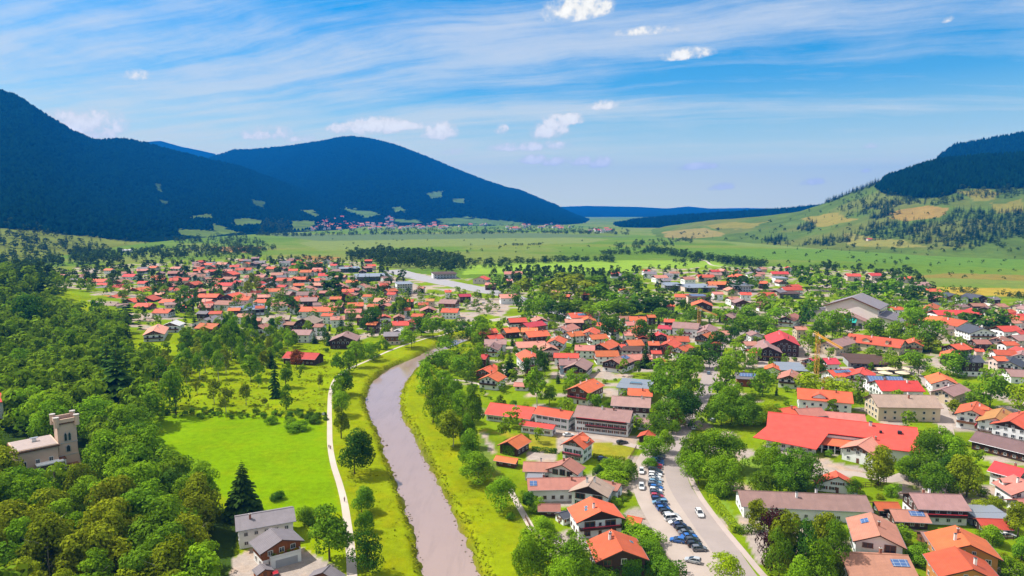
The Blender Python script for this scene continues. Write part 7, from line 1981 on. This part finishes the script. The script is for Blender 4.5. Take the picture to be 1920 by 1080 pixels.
P3[:, 2] += H * .4
Nn = np.concatenate([g.normal(0, .6, (n * 4, 2)), g.uniform(.6, 1.4, (n * 4, 1))], 1)
o = obj('tall_grass', quads_mesh('tall_grass', quads_from(P3, Nn, H * 1.1, g), M['tuft'], np.repeat(g.random(n), 4))); o['kind'] = 'stuff'
# ------------------------------------------------------------------ light, sky, air, camera
SUN_EL, SUN_AZ = R(53), R(-72)          # azimuth counted from straight ahead (+Y), negative to the left
to_sun = Vector((math.sin(SUN_AZ) * math.cos(SUN_EL), math.cos(SUN_AZ) * math.cos(SUN_EL), math.sin(SUN_EL)))
sl = bpy.data.lights.new('sun', 'SUN'); sl.energy = 4.6; sl.angle = R(0.53); sl.color = (1.0, 0.955, 0.88)
so = bpy.data.objects.new('sun', sl); COL.objects.link(so); so.rotation_euler = to_sun.to_track_quat('Z', 'Y').to_euler()

w = bpy.data.worlds.new('World'); scene.world = w; w.use_nodes = True
nt = w.node_tree; nt.nodes.clear(); lk = nt.links
sky = nt.nodes.new('ShaderNodeTexSky'); sky.sky_type = 'NISHITA'; sky.sun_disc = False
sky.sun_elevation = SUN_EL; sky.sun_rotation = SUN_AZ; sky.air_density = 1.0; sky.dust_density = 0.6; sky.ozone_density = 2.0
tc = nt.nodes.new('ShaderNodeTexCoord')
sep = nt.nodes.new('ShaderNodeSeparateXYZ'); lk.new(tc.outputs['Generated'], sep.inputs[0])
hs = nt.nodes.new('ShaderNodeHueSaturation'); hs.inputs['Saturation'].default_value = SKY_SAT; hs.inputs['Value'].default_value = SKY_VAL; hs.inputs['Hue'].default_value = 0.492
lk.new(sky.outputs[0], hs.inputs['Color'])
col = hs.outputs[0]
dx, dy, dz = sep.outputs
attn = ramp(nt, dz, [(0.0, 0.85), (0.12, 0.85), (0.26, 0.92), (0.42, 1.0)])
col = mix_col(nt, 1.0, col, attn, 'MULTIPLY')
# ice clouds: streaks in a high flat layer, drawn out from the lower left to the upper right
zz = math_node(nt, 'ADD', math_node(nt, 'MAXIMUM', dz, 0.0), 0.10)
u = math_node(nt, 'DIVIDE', dx, zz); v = math_node(nt, 'DIVIDE', dy, zz)
def comb(a, b, c=0.0):
    n = nt.nodes.new('ShaderNodeCombineXYZ')
    for i, q in enumerate((a, b, c)):
        if isinstance(q, (int, float)): n.inputs[i].default_value = q
        else: lk.new(q, n.inputs[i])
    return n.outputs[0]
ca, sa = math.cos(R(19)), math.sin(R(19))
ur = math_node(nt, 'ADD', math_node(nt, 'MULTIPLY', u, ca), math_node(nt, 'MULTIPLY', v, -sa))
vr = math_node(nt, 'ADD', math_node(nt, 'MULTIPLY', u, sa), math_node(nt, 'MULTIPLY', v, ca))
warp = noise(nt, 0.55, 3, comb(u, v, 3.0))
vr2 = math_node(nt, 'ADD', vr, math_node(nt, 'MULTIPLY', warp, 0.7))
s1 = noise(nt, 1.0, 5, comb(math_node(nt, 'MULTIPLY', ur, 0.22), math_node(nt, 'MULTIPLY', vr2, 1.15), CLOUD_SEED), 0.55)
s2 = noise(nt, 1.0, 6, comb(math_node(nt, 'MULTIPLY', ur, 0.45), math_node(nt, 'MULTIPLY', vr2, 5.0), 7.0), 0.65)
s3 = noise(nt, 0.42, 3, comb(u, v, 12.4)); s4 = noise(nt, 2.6, 7, comb(math_node(nt, 'MULTIPLY', ur, 0.6), vr2, 21.0), 0.68)
st = math_node(nt, 'ADD', math_node(nt, 'MULTIPLY', s1, 0.62), math_node(nt, 'MULTIPLY', s2, 0.34))
st = math_node(nt, 'ADD', st, math_node(nt, 'MULTIPLY', s3, 0.34))
st = math_node(nt, 'ADD', st, math_node(nt, 'MULTIPLY', math_node(nt, 'SUBTRACT', s4, 0.5), 0.30))
# fewer of them towards the right
st = math_node(nt, 'SUBTRACT', st, math_node(nt, 'MULTIPLY', math_node(nt, 'ADD', dx, 0.15), 0.13))
cf = ramp(nt, st, [(0.53, 0.0), (0.62, 0.25), (0.72, 0.66), (0.86, 0.95)])
col = mix_col(nt, math_node(nt, 'MULTIPLY', cf, CIRRUS), col, CLOUD)
# pale veil towards the horizon
veil = ramp(nt, dz, [(0.0, 0.95), (0.05, 0.72), (0.10, 0.34), (0.17, 0.08), (0.24, 0.0)])
col = mix_col(nt, veil, col, (CLOUD[0] * 1.72, CLOUD[1] * 1.64, CLOUD[2] * 0.78))
# small fair-weather clouds, each where its direction is
def dirof(px, py):
    q = Vector(ray(px, py)).normalized(); return q
pn = noise(nt, 80, 6, tc.outputs['Generated'], 0.60); pn2 = noise(nt, 24, 4, tc.outputs['Generated'])
acc = None
for (px, py, sx, sy, k) in PUFFS:
    q = dirof(px, py); r = Vector((q.y, -q.x, 0)).normalized(); up = r.cross(q)
    def dotn(vec):
        n = nt.nodes.new('ShaderNodeVectorMath'); n.operation = 'DOT_PRODUCT'; lk.new(tc.outputs['Generated'], n.inputs[0]); n.inputs[1].default_value = vec; return n.outputs['Value']
    a = math_node(nt, 'MULTIPLY', dotn(r), FOC / sx); b = math_node(nt, 'MULTIPLY', math_node(nt, 'SUBTRACT', dotn(up), 0), FOC / sy)
    b = math_node(nt, 'ADD', b, math_node(nt, 'MULTIPLY', math_node(nt, 'MINIMUM', b, 0.0), 0.9))   # flat undersides
    b = math_node(nt, 'SUBTRACT', b, math_node(nt, 'MULTIPLY', a, 0.25))
    d = math_node(nt, 'ADD', math_node(nt, 'MULTIPLY', a, a), math_node(nt, 'MULTIPLY', b, b))
    front = math_node(nt, 'GREATER_THAN', dotn(q), 0.5)
    f = math_node(nt, 'MULTIPLY', math_node(nt, 'MULTIPLY', math_node(nt, 'SUBTRACT', 1.0, d), front), k)
    acc = f if acc is None else math_node(nt, 'MAXIMUM', acc, f)
pf = math_node(nt, 'ADD', acc, math_node(nt, 'MULTIPLY', math_node(nt, 'ADD', math_node(nt, 'SUBTRACT', pn, 0.50), math_node(nt, 'MULTIPLY', math_node(nt, 'SUBTRACT', pn2, 0.5), 1.0)), 2.7))
pf = math_node(nt, 'MULTIPLY', pf, ramp(nt, acc, [(0.0, 0.0), (0.3, 1.0)]))
pfc = ramp(nt, pf, [(0.0, 0.0), (0.6, 0.42), (1.35, 0.95)])
col = mix_col(nt, pfc, col, mix_col(nt, ramp(nt, math_node(nt, 'ADD', math_node(nt, 'MULTIPLY', pf, 0.45), math_node(nt, 'MULTIPLY', pn, 0.5)), [(0.35, 0.0), (0.95, 1.0)]), (CLOUD[0] * 1.12, CLOUD[1] * 1.05, CLOUD[2] * .92), (CLOUD[0] * 1.5, CLOUD[1] * 1.4, CLOUD[2] * 1.22)))
# unseen whitened sky above the frame, added as fill light for shaded sides
col = mix_col(nt, ramp(nt, dz, [(0.34, 0.0), (0.58, 0.85)]), col, (5.4, 5.25, 4.95))
bg = nt.nodes.new('ShaderNodeBackground'); bg.inputs['Strength'].default_value = SKY_STR
out = nt.nodes.new('ShaderNodeOutputWorld'); lk.new(col, bg.inputs[0]); lk.new(bg.outputs[0], out.inputs[0])

# the air of the valley: one closed box round everything
if HAZE > 0:
    x0, x1, y0, y1, z0, z1 = -22800, 22800, -400, 16900, -12, 1150
    b = MB(); b.box(((x0 + x1) / 2, (y0 + y1) / 2, (z0 + z1) / 2), (x1 - x0, y1 - y0, z1 - z0))
    hm, hnt, hnd, hlk = nodes_of('valley_air')
    pv = hnd.new('ShaderNodeVolumePrincipled'); pv.inputs['Color'].default_value = (*HAZE_COL, 1); pv.inputs['Density'].default_value = HAZE; pv.inputs['Anisotropy'].default_value = 0.0
    ho = hnd.new('ShaderNodeOutputMaterial'); hlk.new(pv.outputs[0], ho.inputs['Volume'])
    o = obj('haze', b.mesh('haze', hm)); o['kind'] = 'stuff'; o.display_type = 'WIRE'

cam = bpy.data.cameras.new('camera'); cam.sensor_width = 36; cam.lens = 36 * FOC / 1920; cam.clip_end = 60000; cam.clip_start = 0.5
co = bpy.data.objects.new('camera', cam); COL.objects.link(co); co.location = (0, 0, CAM_H); co.rotation_euler = (R(90) - PITCH, 0, 0)
scene.camera = co

# ------------------------------------------------------------------ labels: what each thing is, and which one it is
ORD = ['nearest', 'second nearest', 'third nearest', 'fourth nearest', 'fifth nearest', 'sixth nearest', 'seventh nearest', 'eighth nearest', 'ninth nearest', 'tenth nearest', 'eleventh nearest', 'twelfth nearest', 'thirteenth nearest',
       'fourteenth nearest', 'fifteenth nearest', 'sixteenth nearest', 'seventeenth nearest', 'eighteenth nearest', 'nineteenth nearest', 'twentieth nearest', 'twenty-first nearest', 'twenty-second nearest', 'twenty-third nearest', 'twenty-fourth nearest', 'twenty-fifth nearest', 'twenty-sixth nearest', 'twenty-seventh nearest', 'twenty-eighth nearest', 'twenty-ninth nearest', 'thirtieth nearest']
LM = np.array([(x, y) for _, x, y in LANDMARKS])
buckets = {}
for o, look, x, y in TODO:
    k = int(np.argmin(np.hypot(LM[:, 0] - x, LM[:, 1] - y)))
    buckets.setdefault((look, k), []).append((math.hypot(LM[k, 0] - x, LM[k, 1] - y), o))
for (look, k), L in buckets.items():
    L.sort(key=lambda t: t[0])
    for i, (d, o) in enumerate(L):
        s_ = f"{look}, {ORD[min(i, len(ORD) - 1)]} to {LANDMARKS[k][0]}"
        o['label'] = s_ if len(s_.split()) <= 16 else s_.split(' ', 1)[1]

# ------------------------------------------------------------------ render settings
scene.render.engine = 'CYCLES'
c = scene.cycles
c.use_denoising = True
try: c.denoiser = 'OPENIMAGEDENOISE'; c.denoising_input_passes = 'RGB_ALBEDO_NORMAL'
except Exception: pass
c.max_bounces = 5; c.diffuse_bounces = 3; c.glossy_bounces = 2; c.transmission_bounces = 2; c.volume_bounces = 0; c.transparent_max_bounces = 4
c.caustics_reflective = False; c.caustics_refractive = False
c.sample_clamp_indirect = 6
c.use_adaptive_sampling = True; c.adaptive_threshold = 0.012
scene.view_settings.view_transform = 'Standard'; scene.view_settings.look = 'None'; scene.view_settings.exposure = EXPO; scene.view_settings.gamma = 1.0
scene.render.resolution_x = 1024; scene.render.resolution_y = 576
